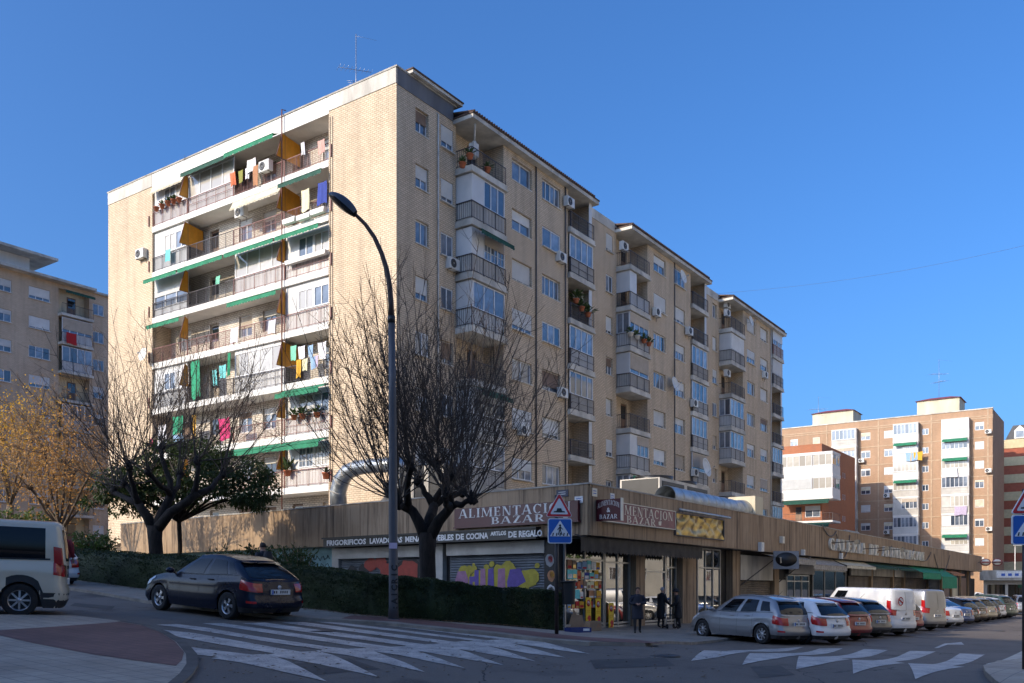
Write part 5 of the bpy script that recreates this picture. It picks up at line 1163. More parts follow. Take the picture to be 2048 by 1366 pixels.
for k in range(6):
    f = 16.6 - 3.1 * k; b = MB(); b.box(-5.2, 1.8, -1.4, 2.4, f - .25, f); sl = b.put('balcony', 'white_paint', ob)
    if k in (0, 1):
        b = MB(); b.box(-5.15, 1.75, -1.36, 2.35, f, f + 1.1); b.put('infill_panel', 'white_panel', sl); b = MB(); b.box(-5.2, 1.8, -1.4, 2.4, f + 2.6, f + 2.9); b.put('enclosure', 'white_panel', sl)
        window(ob, (0, -1.38, 0, 0), -5.1, f + 1.12, 4.2, 1.46, 5, 0 if k == 0 else .97, 'shutter_white', 'pane_curtain', inset=0, sill=False); window(ob, (0, -1.38, 0, 0), -.8, f + 1.12, 2.5, 1.46, 3, 0, 'shutter_white', 'pane_curtain', inset=0, sill=False); window(ob, (1.75, -1.36, 0, pi / 2), 0.05, f + 1.12, 3.4, 1.46, 4, 0, inset=-.03, sill=False)
    else:
        place(rail_mesh(7, 1.0, 'rail_iron', .4, .4), 'railing', sl, (-5.2, -1.35, f)); place(rail_mesh(3.6, 1.0, 'rail_iron', .4, .4), 'railing', sl, (1.75, -1.3, f), pi / 2); place(awning_mesh(6.4, .5, .3, 'awning_dark', .3), 'awning', ob, (-5, -1.3, f + 2.8))
        door(ob, (0, -.05, 0, 0), -3.5, f); window(ob, (0, -.1, 0, 0), -2.2, f + .6, 2, 1.5, 2, .4, 'shutter_white', inset=.05, sill=False)
# striped block beyond
S1 = Vector((80.4, 148.0)); sb = frame_at('striped_building', 'cream and brick red striped block with slate roof at the street end', S1.x, S1.y, rb)
plain('stripe_red', (.36, .10, .055), .8, .12, 2); plain('stripe_cream', (.60, .50, .30), .8, .1, 2); plain('slate', (.06, .062, .07), .6, .2, 4)
z = 25.6
for k in range(18): b = MB(); b.box(0, 15, 0 if k % 2 else -.08, 12, z - 1.42, z); b.put('facade_band', 'stripe_red' if k % 2 else 'stripe_cream', sb); z -= 1.42
b = MB(); b.prism([(0, 25.6), (15, 25.6), (15, 28.0), (1.2, 28.0)], 1.0, 12); b.put('roof', 'slate', sb)
for x in (1.5, 7, 12): b = MB(); b.prism([(x, 25.7), (x + 1.6, 25.7), (x + 1.6, 27), (x + .8, 27.8), (x, 27)], -.1, 1.2); o = b.put('dormer', 'white_paint', sb); place(pane_mesh(1.1, 1.0, 'pane'), 'pane', o, (x + .25, -.12, 25.9))
for k in range(6):
    for x in (5, 9.5, 12.8): window(sb, (0, -.12, 0, 0), x, 21.4 - k * 2.84, 1.6, 1.3, 2, .3, 'shutter_white', inset=0, sill=False)
# low shop at the street end
K1 = on_ground(1938, 1196); ks = thing('corner_shop', 'low grey shop with white sign band at the street end', 'building', (56.5, 108.5, g(56.5, 108.5)), rb)
b = MB(); b.box(0, 7.5, 0, 6, 0, 3.2); b.put('wall', 'soffit', ks); b = MB(); b.box(-.3, 7.8, -.9, 6, 3.2, 4.4); b.put('canopy', 'concrete', ks); b = MB(); b.box(1.5, 6.5, -.98, -.9, 3.5, 4.25); b.put('sign_band', 'sign_white', ks); b = MB(); [b.box(2 + k * .7, 2.4 + k * .7, -1.0, -.985, 3.7, 4.0) for k in range(5)]; b.put('sign_print', 'sign_blue', ks)
for x in (.4, 2.6, 4.8): place(pane_mesh(1.9, 2.3, 'pane_shop'), 'pane', ks, (x, -.02, .4))
k2 = thing('corner_shop', 'shop with a red fascia under the striped block', 'building', (70.5, 128.6, g(70, 128)), rb); b = MB(); b.box(0, 16, 0, 6, 0, 4.0); b.put('wall', 'dark_wall', k2); b = MB(); b.box(-.1, 16.1, -.15, 0, 3.2, 4.3); b.put('fascia', 'cl_red', k2)
for x in (1, 5, 9): place(pane_mesh(3, 2.5, 'pane_shop'), 'pane', k2, (x, -.02, .3))
# blocks across the two streets, outside the picture: they shade the crossing and show in the shop glass
q = Vector((-60.6, 7.9)); nb = thing('apartment_building', 'tall brick block across the side street, behind the viewer', 'building', (q.x, q.y, 0), rb + pi)
b = MB(); b.box(-78, 0, 0, 13, -2, 33.4); b.put('wall', 'brick_main', nb)
for k in range(9):
    for c in range(12): place(frame_mesh(1.8, 1.3, 2), 'window', nb, (-76 + c * 6.3, -.05, 2.4 + k * 3.3))
q = C0 + DR * -12 + Vector((DR.y, -DR.x)) * 44; cbk = thing('apartment_building', 'pale block across the shop street, facing the gallery', 'building', (q.x, q.y, 0), ROT + pi)
b = MB(); plain('pale_render', (.80, .72, .56), .8, .1, .5); b.box(-120, 0, 0, 12, -2, 34); b.put('wall', 'pale_render', cbk)  # unseen block, made tall and pale to bounce sunlight onto the shaded facade
for k in range(10):
    for c in range(16): o = place(frame_mesh(2.4, 1.4, 3), 'window', cbk, (-107 + c * 6.6, -.05, 2.4 + k * 2.8)); place(pane_mesh(2.3, 1.3, 'pane_dark'), 'pane', o, (.05, .03, .05))

# ------------------------------------------------------------------ planting
def leafmat(name, c1, c2, rough=.5, trans=.25):
    m, nt, bs = nodes(name); bs.inputs['Roughness'].default_value = rough; bs.inputs['Specular IOR Level'].default_value = .35
    geo = nt.nodes.new('ShaderNodeNewGeometry'); tc = nt.nodes.new('ShaderNodeTexCoord').outputs['Object']
    n1 = noise(nt, 1.7, 3, tc); mm = nt.nodes.new('ShaderNodeMath'); mm.operation = 'MULTIPLY_ADD'; mm.inputs[1].default_value = .5; nt.links.new(geo.outputs['Random Per Island'], mm.inputs[0]); nt.links.new(ramp(nt, n1, .3, .7), mm.inputs[2])
    nt.links.new(mixc(nt, ramp(nt, mm.outputs[0], .1, 1.3), c1, c2), bs.inputs['Base Color'])
    tr = nt.nodes.new('ShaderNodeBsdfTranslucent'); tr.inputs['Color'].default_value = (*[min(1, c * 1.4) for c in c2], 1); mx = nt.nodes.new('ShaderNodeMixShader'); mx.inputs[0].default_value = trans
    nt.links.new(bs.outputs[0], mx.inputs[1]); nt.links.new(tr.outputs[0], mx.inputs[2]); nt.links.new(mx.outputs[0], nt.nodes['Material Output'].inputs[0])
leafmat('hedge_leaf', (.010, .018, .007), (.038, .056, .017), .65, .12)
leafmat('evergreen_leaf', (.010, .022, .008), (.045, .075, .018))
leafmat('shrub_leaf', (.020, .045, .010), (.085, .13, .025))
leafmat('yellow_leaf', (.42, .20, .02), (.70, .42, .04), .6, .35)
leafmat('dry_leaf', (.26, .13, .045), (.52, .28, .08), .7, .3)
plain('bark_dark', (.019, .014, .012), .95, .6, 7, bmp=1.0, stretch=(1, 1, .3)); plain('bark_brown', (.11, .08, .055), .9, .3, 5, bmp=.6, stretch=(1, 1, .3))
plain('twig_dark', (.068, .052, .043), .85, .2, 4); plain('twig_brown', (.22, .145, .085), .85, .25, 4)
def leaf(b, p, d, n, L, W):
    s = d.cross(n).normalized() * W; up = n.normalized() * L * .08
    b.add([p, p + d * L * .5 + s + up, p + d * L, p + d * L * .5 - s + up], [(0, 1, 2, 3)])
def rdir(r): 
    z = r.uniform(-1, 1); a = r.uniform(0, 2 * pi); s = sqrt(1 - z * z); return Vector((s * cos(a), s * sin(a), z))
def leaf_blob(b, c, rad, n, L, W, r, droop=.3, shell=.45):
    for _ in range(n):
        d = rdir(r); k = (shell + (1 - shell) * r.random()) ** .6; p = Vector((c[0] + d.x * rad[0] * k, c[1] + d.y * rad[1] * k, c[2] + d.z * rad[2] * k))
        o = (d * .6 + rdir(r) * .8 + Vector((0, 0, -droop))).normalized(); leaf(b, p, o, rdir(r), L * r.uniform(.6, 1.3), W * r.uniform(.7, 1.2))
# hedge
hedge = thing('hedge', 'long clipped dark green hedge curving along the pavement', 'hedge', (HEDGE[4].x, HEDGE[4].y, g(*HEDGE[4])))
def hpt(s):
    s = max(0, min(.99999, s)) * (len(HEDGE) - 1); i = int(s); f = s - i
    p0, p1, p2, p3 = HEDGE[max(i - 1, 0)], HEDGE[i], HEDGE[i + 1], HEDGE[min(i + 2, len(HEDGE) - 1)]
    p = .5 * ((2 * p1) + (p2 - p0) * f + (2 * p0 - 5 * p1 + 4 * p2 - p3) * f * f + (3 * p1 - p0 - 3 * p2 + p3) * f ** 3)
    t = (p2 - p1).normalized() * (1 - abs(f - .5)) + ((p2 - p0) * (1 - f) + (p3 - p1) * f).normalized(); t.normalize()
    return p, Vector((-t.y, t.x))
PROF = [(-.50, -.1), (-.52, .35), (-.52, .8), (-.49, 1.05), (-.42, 1.14), (0, 1.17), (.42, 1.14), (.49, 1.05), (.52, .7), (.50, -.1)]
def lin_(tab, x):
    for (a, b), (c, d) in zip(tab, tab[1:]):
        if x <= c: return b + (d - b) * max(0, x - a) / (c - a)
    return tab[-1][1]
def hsurf(s, q, inset=0.0):
    p, n = hpt(s); k = q * (len(PROF) - 1); i = min(int(k), len(PROF) - 2); f = k - i; w = PROF[i][0] * (1 - f) + PROF[i + 1][0] * f; h = PROF[i][1] * (1 - f) + PROF[i + 1][1] * f
    wob = .035 * sin(p.x * 3.1 + h * 4) + .03 * sin(p.x * 7.3 + p.y * 5) - inset
    w += wob * (1 if w > 0 else -1) * (1 if abs(w) > .3 else 0); h += (.03 * sin(p.x * 2.3) + .025 * sin(p.x * 9 + 1) - inset) if h > .6 else 0
    u_ = 1024 + FPX * p.x / p.y; ht_ = zat(lin_([(100, 1093), (158, 1098), (418, 1115), (600, 1132), (785, 1151), (925, 1166), (1110, 1184)], u_), p.y) - g(p.x, p.y) - .08; h *= ht_ / 1.17
    q_ = p + n * w; return Vector((q_.x - hedge.location.x, q_.y - hedge.location.y, g(p.x, p.y) + .08 + h - hedge.location.z))
b = MB(); b.grid(lambda i, j: hsurf(i, j, .05), 110, 18)
for s in (0, 1): b.add([hsurf(s, k / 12, .05) for k in range(13)], [tuple(range(13))])
b.put('core', 'hedge_leaf', hedge)
b = MB(); r = random.Random(2)
for _ in range(34000):
    s = r.random(); q = r.random(); p = hsurf(s, q) ; _p, nn = hpt(s)
    side = -1 if q < .42 else 1 if q > .6 else 0; out = Vector((nn.x * side, nn.y * side, .35 if side else 1)) ; d = (out + rdir(r) * 1.0).normalized()
    leaf(b, p - d * .035, d, rdir(r), r.uniform(.035, .075), r.uniform(.012, .024))
for e in (0, 1):
    for _ in range(900):
        p0 = hsurf(e, r.uniform(.05, .45)); p1 = hsurf(e, r.uniform(.55, .95)); p = p0.lerp(p1, r.random()); p.z = hsurf(e, .5).z - r.random() * 1.1; d = (Vector((-.8, .6, .2)) * (1 if e == 0 else -1) + rdir(r)).normalized(); leaf(b, p, d, rdir(r), .08, .025)
b.put('foliage', 'hedge_leaf', hedge)
# pollarded trees
def wob_path(r, p, d, L, n, bend, jit):
    ps = [Vector(p)]; d = Vector(d).normalized()
    for i in range(n):
        d = (d + bend / n + rdir(r) * jit).normalized(); ps.append(ps[-1] + d * L / n)
    return ps
def pollard(label, base, fork_z, trunk_r, knobs, shoots, SLn, seed, bark, twig, lean=(0, 0), twigs=6, name='bare_tree', rsh=.022, upb=.9, forks=None):
    r = random.Random(seed); gz_ = base[2]; t = thing(name, label, 'tree', base)
    tr = MB(); hgt = fork_z - gz_; fk = Vector((lean[0], lean[1], hgt))
    tr.tube([Vector((0, 0, -.2)), Vector((0, 0, 0.05)), fk * .35 + Vector((.04, 0, 0)), fk * .75, fk], [trunk_r * 1.5, trunk_r * 1.15, trunk_r * .95, trunk_r * .95, trunk_r * 1.1], 12)
    tw = MB()
    for q in (forks or []):
        Q = Vector((q[0] - base[0], q[1] - base[1], q[2] - gz_)); tr.tube([fk - Vector((0, 0, .25)), fk.lerp(Q, .4) + rdir(r) * .05, fk.lerp(Q, .75) + rdir(r) * .06, Q], [trunk_r * .8, trunk_r * .66, trunk_r * .58, trunk_r * .56], 10)
    for (kx, ky, kz) in knobs:
        K = Vector((kx - base[0], ky - base[1], kz - gz_)); mid = fk.lerp(K, .5) + Vector((0, 0, -.12)) + rdir(r) * .12
        fs_ = [Vector((q[0] - base[0], q[1] - base[1], q[2] - gz_)) for q in (forks or [])]; f0 = min(fs_, key=lambda q: (q - K).length) if fs_ else fk; mid = f0.lerp(K, .5) + Vector((0, 0, -.08)) + rdir(r) * .1
        tr.tube([f0 - (f0 - fk) * .1, f0.lerp(mid, .5) + rdir(r) * .04, mid, mid.lerp(K, .55) + rdir(r) * .06, K], [trunk_r * .52, trunk_r * .42, trunk_r * .36, trunk_r * .31, trunk_r * .36], 8)
        for _ in range(4): tr.tube([K - Vector((0, 0, .1)), K + rdir(r) * .09, K + rdir(r) * .1 + Vector((0, 0, .2))], [trunk_r * .3, trunk_r * .42, trunk_r * .1], 7)
        out = Vector((K.x - fk.x, K.y - fk.y, 0)); out = out.normalized() if out.length > .1 else Vector((0, 0, 0))
        for i in range(shoots):
            d = (Vector((0, 0, 1)) * r.uniform(.15, 1.15) + out * r.uniform(-.25, 1.0) + rdir(r) * .55)
            if d.z < 0: d.z *= -.3
            L = SLn * r.uniform(.55, 1.12); ps = wob_path(r, K + rdir(r) * trunk_r * .4, d, L, 7, Vector((0, 0, upb)), .07); r0 = rsh * r.uniform(.6, 1.5)
            tw.tube(ps, [r0 * (1 - .85 * q / 7) + .003 for q in range(8)], 4, None, False)
            for j in range(twigs):
                q = r.uniform(1.5, 6.8); i0 = int(q); p = ps[i0].lerp(ps[min(i0 + 1, 7)], q - i0); dd = (ps[min(i0 + 1, 7)] - ps[i0]).normalized() * .9 + rdir(r) * .75; L2 = r.uniform(.25, .6) * L * (1 - q / 9)
                p2 = wob_path(r, p, dd, L2, 4, Vector((0, 0, .35)), .08); tw.tube(p2, [.009, .008, .006, .005, .003], 3, None, False)
                for _ in range(2):
                    pp = p2[r.randint(1, 3)]; tw.tube(wob_path(r, pp, dd + rdir(r), L2 * .4, 2, Vector((0, 0, .2)), .1), [.005, .004, .0025], 3, None, False)
    tr.put('trunk', bark, t); tw.put('crown', twig, t); return t
def at_uv(u, v, D): return ((u - 1024) / FPX * D, D, zat(v, D))
bt = at_uv(852, 1150, 26.5); zb = g(bt[0], bt[1]) + .08
kn = [at_uv(u, v, 26.5 + dz) for u, v, dz in ((775, 985, .3), (795, 1000, -1.2), (838, 965, .8), (872, 930, -.6), (905, 955, .5), (945, 1000, -.9), (925, 985, 1.4), (820, 935, -1.5), (890, 990, -1.8))]
pollard('big bare pollarded tree with dense upright shoots beside the lamp post', (bt[0], bt[1], zb), zat(1066, 26.5), .25, kn, 19, 5.7, 5, 'bark_dark', 'twig_dark', (.05, 0), 8, 'bare_tree', .0125, 1.1, [at_uv(812, 1012, 26.5), at_uv(905, 1008, 26.2), at_uv(868, 1005, 27.2)])
bt = at_uv(312, 1100, 35.5); zb = g(bt[0], bt[1]) + .08
kn = [at_uv(u, v, 35.5 + dz) for u, v, dz in ((248, 968, .2), (258, 935, -1), (322, 895, .6), (395, 925, -.5), (445, 950, .9), (296, 945, -1.5), (360, 950, 1.6), (228, 985, .8))]
pollard('dark bare tree with thick trunk growing out of evergreen leaves', (bt[0], bt[1], zb), zat(1052, 35.5), .28, kn, 14, 6.0, 9, 'bark_dark', 'twig_dark', (-.05, 0), 8, 'bare_tree', .017, .55, [at_uv(275, 1005, 35.4), at_uv(345, 985, 35.8), at_uv(395, 985, 35.2)])
# evergreen beneath it
bt = at_uv(358, 1095, 39.5); zb = g(bt[0], bt[1]) + .08; ev = thing('evergreen_tree', 'dark glossy evergreen tree spreading below the bare tree', 'tree', (bt[0], bt[1], zb)); r = random.Random(17)
tr = MB(); b = MB()
heads = [at_uv(u, v, D + 4.3) for u, v, D in ((225, 985, 33.5), (240, 950, 34), (300, 930, 36), (345, 905, 36.5), (390, 900, 36), (430, 915, 35.5), (470, 925, 35), (505, 955, 34.5), (520, 985, 34), (440, 970, 34), (330, 960, 35), (400, 945, 34.5), (265, 1000, 34), (480, 990, 35), (365, 985, 34.5), (300, 985, 34.5))]
fk = Vector((0, 0, 2.3)); tr.tube([(0, 0, -.1), (0.05, 0, 1.2), fk], [.13, .1, .1], 8)
for i, h in enumerate(heads):
    H = Vector((h[0] - bt[0], h[1] - bt[1], h[2] - zb)); tr.tube([fk, fk.lerp(H, .5) + Vector((0, 0, .2)), H], [.07, .045, .02], 6)
    for k in range(13):
        c = H + Vector((r.uniform(-.85, .85), r.uniform(-.7, .7), r.uniform(-.5, .45))); leaf_blob(b, c, (.36, .36, .26), 75, .2, .038, r, .75, .2)
tr.put('trunk', 'bark_dark', ev); b.put('crown', 'evergreen_leaf', ev)
# brown autumn trees up the street
def bushy(label, base, fork_z, knobs, seed, leaves, lm, trunk_r=.16, shoots=16, L=2.4, twig='twig_brown'):
    t = pollard(label, base, fork_z, trunk_r, knobs, shoots, L, seed, 'bark_brown', twig, (0, 0), 8, 'autumn_tree', .014, .15); r = random.Random(seed); b = MB()
    for kx, ky, kz in knobs:
        for _ in range(leaves):
            p = Vector((kx - base[0], ky - base[1], kz - base[2])) + Vector((r.gauss(0, .9), r.gauss(0, .9), r.gauss(.5, .8))); leaf(b, p, rdir(r), rdir(r), r.uniform(.07, .15), .042)
    if leaves: b.put('leaves', lm, t)
    return t
bt = at_uv(122, 1062, 42); bushy('brown leafless tree with forked trunk behind the white van', (bt[0], bt[1], 1.6), zat(1062, 42), [at_uv(u, v, 42 + d) for u, v, d in ((95, 1010, 0), (160, 1010, .5), (60, 975, -1), (110, 960, 1), (150, 940, 0), (180, 950, -1), (40, 930, .5), (90, 905, 0), (135, 890, 1))], 12, 420, 'dry_leaf')
bt = at_uv(20, 1080, 47); bushy('autumn tree with yellow leaves at the edge of the scene', (bt[0], bt[1], 2.0), zat(1010, 47), [at_uv(u, v, 47 + d) for u, v, d in ((-30, 960, 0), (10, 930, .5), (40, 880, -1), (75, 845, 0), (5, 880, 1), (-20, 860, 0), (60, 930, 0))], 15, 380, 'yellow_leaf')
def shrub(label, u, v0, v1, D, w, n, seed, lm='shrub_leaf', L=.2, W=.035, name='shrub'):
    p = at_uv(u, v0, D); r = random.Random(seed); t = thing(name, label, 'shrub', (p[0], p[1], g(p[0], p[1]) + .08)); h = zat(v1, D) - t.location.z; b = MB(); st = MB()
    for k in range(n):
        a = r.uniform(0, 6.28); rr = w * sqrt(r.random()); tip = Vector((rr * cos(a), rr * sin(a) * .8, h * r.uniform(.55, 1))); st.tube([(0, 0, 0), tip * .5 + Vector((0, 0, .2)), tip], [.02, .014, .006], 4)
        for j in range(34): q = r.uniform(.3, 1); leaf(b, tip * q + Vector((0, 0, .2 * (1 - q))) + rdir(r) * .08, (rdir(r) + Vector((0, 0, .4))).normalized(), rdir(r), L * r.uniform(.6, 1.2), W)
    st.put('stems', 'twig_brown', t); b.put('foliage', lm, t)
shrub('bright green shrub at the end of the hedge by the white van', 183, 1100, 1062, 35, 1.0, 60, 31)
for i, (u, v1, s) in enumerate(((470, 1096, 1.0), (510, 1088, 1.1), (560, 1090, 1.1), (595, 1100, .9))): shrub('oleander shrub between hedge and stone wall, %s' % ['nearest the evergreen tree', 'second along', 'third along', 'nearest the teal wall'][i], u, 1150, v1, 33 - i * .8, s, 45, 40 + i, 'evergreen_leaf', .22, .028, 'oleander')
shrub('yellow green bush behind the white van', 30, 1075, 1015, 44, 2.2, 90, 52, 'shrub_leaf', .25, .05)
shrub('yellow green bush beside the brown tree', 75, 1075, 1030, 45, 1.4, 60, 53, 'shrub_leaf', .25, .05)
# street trees across the shop street (seen in the shop glass)
for i, t_ in enumerate((2, 20, 38)):
    p = PC + DR * t_ + Vector((DR.y, -DR.x)) * 22; t = thing('street_tree', 'leafy street tree across the shop street, %s' % ['near the corner', 'halfway', 'farther down'][i], 'tree', (p.x, p.y, g(p.x, p.y))); r = random.Random(70 + i); b = MB(); b.tube([(0, 0, 0), (.1, 0, 2.5), (0, .1, 4)], [.16, .13, .1], 8); b.put('trunk', 'bark_brown', t); b = MB()
    for k in range(14): c = Vector((0, 0, 5)) + Vector((r.gauss(0, 1.1), r.gauss(0, 1.1), r.gauss(0, .8))); leaf_blob(b, c, (.8, .8, .6), 60, .3, .1, r)
    b.put('crown', 'shrub_leaf', t)
# house-front seen between shrub and brick wall
q = at_uv(190, 1100, 66); t = thing('garden_kiosk', 'small white and blue kiosk beyond the brick end wall', 'kiosk', (q[0], q[1], 1.5), ROT); b = MB(); b.box(-3, 4, 0, 3, 0, 3.4); b.put('wall', 'white_paint', t); b = MB(); b.box(-3.02, -.5, -.03, 0, 1.2, 2.5); b.put('blue_panel', 'sign_blue', t); b = MB(); b.box(-3.02, -.2, -.04, 0, 2.5, 3.3); b.put('red_panel', 'cl_orange', t)
# ------------------------------------------------------------------ street furniture
plain('lamp_grey', (.085, .085, .095), .5, .15, 2, metal=.2); plain('lamp_brown', (.045, .026, .024), .5, .15, 2, metal=.2); plain('lamp_head', (.06, .07, .09), .4, .1, 2, metal=.3); plain('lamp_glass', (.02, .02, .022), .2, .1, 2)
D = 22.0; base = at_uv(787, 1238, D); zb = g(base[0], base[1]) + .07
lamp = thing('street_lamp', 'tall grey street lamp with curved arm standing in front of the hedge', 'street lamp', (base[0], base[1], zb))
def rel(u, v, D=D, o=lamp): p = at_uv(u, v, D); return (p[0] - o.location.x, p[1] - o.location.y, p[2] - o.location.z)
b = MB(); b.tube([(0, 0, -.05), (0, 0, .35), rel(786, 1000), rel(785, 800), rel(783, 640)], [.135, .115, .105, .092, .078], 14); b.tube([(0, 0, -.05), (0, 0, .02)], .17, 14); b.put('pole', 'lamp_grey', lamp)
b = MB(); b.tube([rel(*q) for q in ((783, 646), (783, 632))], .092, 14); b.put('collar', 'black', lamp)
b = MB(); b.tube([rel(*q) for q in ((783, 640), (782, 605), (779, 570), (773, 537), (763, 506), (749, 475), (731, 449), (712, 430), (698, 419))], [.072, .068, .064, .06, .056, .052, .047, .042, .038], 12); b.put('arm', 'lamp_brown', lamp)
p0, p1 = Vector(rel(707, 428)), Vector(rel(657, 388)); ax = (p1 - p0); Ld = ax.length; ax.normalize(); sidev = Vector((0, 1, 0)); upv = ax.cross(sidev).normalized()
if upv.z < 0: upv = -upv
def hd(i, j, top):
    s = i; w = .30 * (sin(pi * min(1, .12 + s * .88)) ** .55) * (.6 + .5 * s) if s < .97 else .04; a = pi * j; hh = (.20 if top else .09) * (sin(pi * min(1, .1 + s * .9)) ** .5)
    return p0 + ax * Ld * (s * 1.04 - .04) + sidev * w * cos(a) + upv * hh * sin(a) * (1 if top else -1)
b = MB(); b.grid(lambda i, j: hd(i, j, True), 14, 10); b.put('lamp_head', 'lamp_head', lamp)
b = MB(); b.grid(lambda i, j: hd(i, j, False), 14, 10); b.put('lamp_glass', 'lamp_glass', lamp)
for k, ch in enumerate('CIRCIA:'): place(text_mesh(ch, .2, 'spray_black', 0, .008), 'scrawl', lamp, (.045, -.118, 1.25 - k * .16), (pi / 2, -pi / 2, 0))
b = MB(); b.box(-.09, .1, -.112, -.10, 1.72, 1.86); b.put('sticker', 'cl_lilac', lamp, (0, -.008, 0))
# traffic signs
plain('traffic_red', (.55, .015, .02), .4, .05, 3); plain('traffic_blue', (.008, .10, .42), .4, .05, 3); plain('traffic_white', (.72, .72, .72), .4, .05, 3); plain('post_dark', (.035, .026, .024), .5, .2, 3)
def poly_plate(b, pts, y0, y1): b.prism(pts, y0, y1)
def round_poly(pts, r_, n=5):
    out = []
    for i, p in enumerate(pts):
        p = Vector(p); a = (Vector(pts[i - 1]) - p).normalized(); c = (Vector(pts[(i + 1) % len(pts)]) - p).normalized(); ang = a.angle(c); d = r_ / tan(ang / 2); s, e = p + a * d, p + c * d; ctr = p + (a + c).normalized() * (r_ / sin(ang / 2))
        for k in range(n + 1):
            q = s.lerp(e, k / n) - ctr; out.append(tuple(ctr + q.normalized() * r_))
    return out
def signpost(label, u, vb, D, rz, u_sq, vt0, vt1, vs0, vs1, blue_h=True, uc_off=0.0, name='traffic_sign_post'):
    p = at_uv(u, vb, D); z = g(p[0], p[1]); t = thing(name, label, 'traffic sign', (p[0], p[1], z + .03), rz)
    zz = lambda v: zat(v, D) - t.location.z
    b = MB(); b.tube([(0, .05, -.05), (0, .05, zz(vt0) - .05)], .045, 10); b.put('post', 'post_dark', t)
    s = zz(vs0) - zz(vs1); w = s * .72 if False else s * .97; c = (zz(vs0) + zz(vs1)) / 2
    sq = lambda k, r_: round_poly([(-w / 2 * k, c - s / 2 * k), (w / 2 * k, c - s / 2 * k), (w / 2 * k, c + s / 2 * k), (-w / 2 * k, c + s / 2 * k)], r_)
    b = MB(); b.prism(sq(1, .05), -.02, .02); o = b.put('crossing_sign', 'traffic_white', t, (uc_off, -.03, 0))
    b = MB(); b.prism(sq(.93, .04), -.024, -.021); b.put('blue_field', 'traffic_blue', o)
    b = MB(); b.prism(round_poly([(-w * .43, c - s * .22), (w * .43, c - s * .22), (0, c + s * .42)], .01), -.028, -.025); b.put('white_triangle', 'traffic_white', o)
    b = MB(); S = s
    for k in range(5): x = -w * .3 + k * w * .15; b.prism([(x - w * .03, c - S * .2), (x + w * .02, c - S * .2), (x + w * .045, c - S * .08), (x, c - S * .08)], -.032, -.029)
    b.lathe([(0, -.032), (S * .045, -.032), (S * .045, -.029)], 12, 'y', None, (0, 0, c + S * .22))
    for q in ([(-.03, .17), (.04, .17), (.035, .0), (-.035, 0)], [(.0, .03), (.035, .03), (.10, -.16), (.06, -.17)], [(-.035, .03), (.01, .03), (-.05, -.16), (-.09, -.16)], [(-.03, .16), (-.02, .12), (-.09, .02), (-.11, .05)], [(.03, .16), (.04, .11), (.11, .04), (.12, .07)]): b.prism([(x * S, c + z_ * S) for x, z_ in q], -.032, -.029)
    b.put('walking_figure', 'black', o)
    a0, a1 = zz(vt1), zz(vt0); h = a1 - a0; w3 = h * 1.12
    tri = lambda k: [(-w3 / 2 * k, a0 + h * (1 - k) * .33), (w3 / 2 * k, a0 + h * (1 - k) * .33), (0, a0 + h * (1 - k) * .33 + h * k)]
    b = MB(); b.prism(round_poly(tri(1), .035), -.02, .02); o = b.put('hump_sign', 'traffic_white', t, (uc_off * .7, -.03, 0)); b = MB(); b.prism(round_poly(tri(.95), .03), -.024, -.021); b.put('red_border', 'traffic_red', o)
    b = MB(); b.prism(round_poly(tri(.68), .02), -.028, -.025); b.put('white_field', 'traffic_white', o)
    b = MB(); zc = a0 + h * .18; b.prism([(-h * .24, zc), (h * .24, zc), (h * .22, zc + h * .05), (h * .12, zc + h * .06), (h * .08, zc + h * .17), (-h * .08, zc + h * .17), (-h * .12, zc + h * .06), (-h * .22, zc + h * .05)], -.032, -.029); b.put('hump_symbol', 'black', o)
    return t
sp1 = signpost('hump warning and blue pedestrian crossing signs on a dark post by the hedge end', 1114, 1279, 20.5, .12, 1120, 985, 1034, 1037, 1087, uc_off=.06)
sp2 = signpost('second pair of hump and crossing signs at the far kerb of the crossing', 2052, 1330, 17.0, -.08, 2052, 972, 1028, 1030, 1090)
# bin on the post
t = thing('litter_bin', 'dark litter bin hanging on the sign post', 'bin', (sp1.location.x + .27, sp1.location.y + .1, sp1.location.z + .72), .12)
b = MB(); b.grid(lambda i, j: ((.15 + .02 * j) * cos(2 * pi * i) * .95, (.13 + .02 * j) * sin(2 * pi * i), .5 * j), 20, 4); b.add([(.14 * cos(2 * pi * i / 20), .12 * sin(2 * pi * i / 20), 0) for i in range(20)], [tuple(range(19, -1, -1))]); b.lathe([(.15, .5), (.19, .5), (.19, .54), (.15, .54)], 20); b.put('bucket', 'black', t)
b = MB(); b.box(-.25, -.12, -.03, .03, .35, .4); b.put('bracket', 'post_dark', t)
# cardboard and crate by the shop door
plain('cardboard', (.30, .20, .125), .85, .12, 3); plain('crate_blue', (.015, .03, .14), .5, .1, 3)
def gpos(u, v): p = on_ground(u, v); return (p.x, p.y, g(p.x, p.y) + .08)
t = thing('cardboard_sheet', 'flattened brown cardboard leaning by the shop window', 'cardboard', gpos(1153, 1264), ROT - .5)
b = MB(); b.prism([(-.32, 0), (.36, 0), (.30, .50), (-.38, .56)], -.01, .01); b.put('lower_sheet', 'cardboard', t, (0, 0, .02), (-.25, 0, 0)); b = MB(); b.prism([(-.3, 0), (.16, -.02), (-.08, .42), (-.30, .40)], -.01, .01); b.put('upper_flap', 'cardboard', t, (-.05, .16, .54), (-.12, 0, 0))
t = thing('cardboard_box', 'small brown cardboard box with printed letter beside the crate', 'box', gpos(1186, 1266), ROT - .35); b = MB(); b.box(-.26, .26, -.15, .15, 0, .34); b.put('carton', 'cardboard', t); place(text_mesh('A', .2, 'cl_brown', 0, .004), 'print', t, (.12, -.153, .17), (pi / 2, 0, 0))
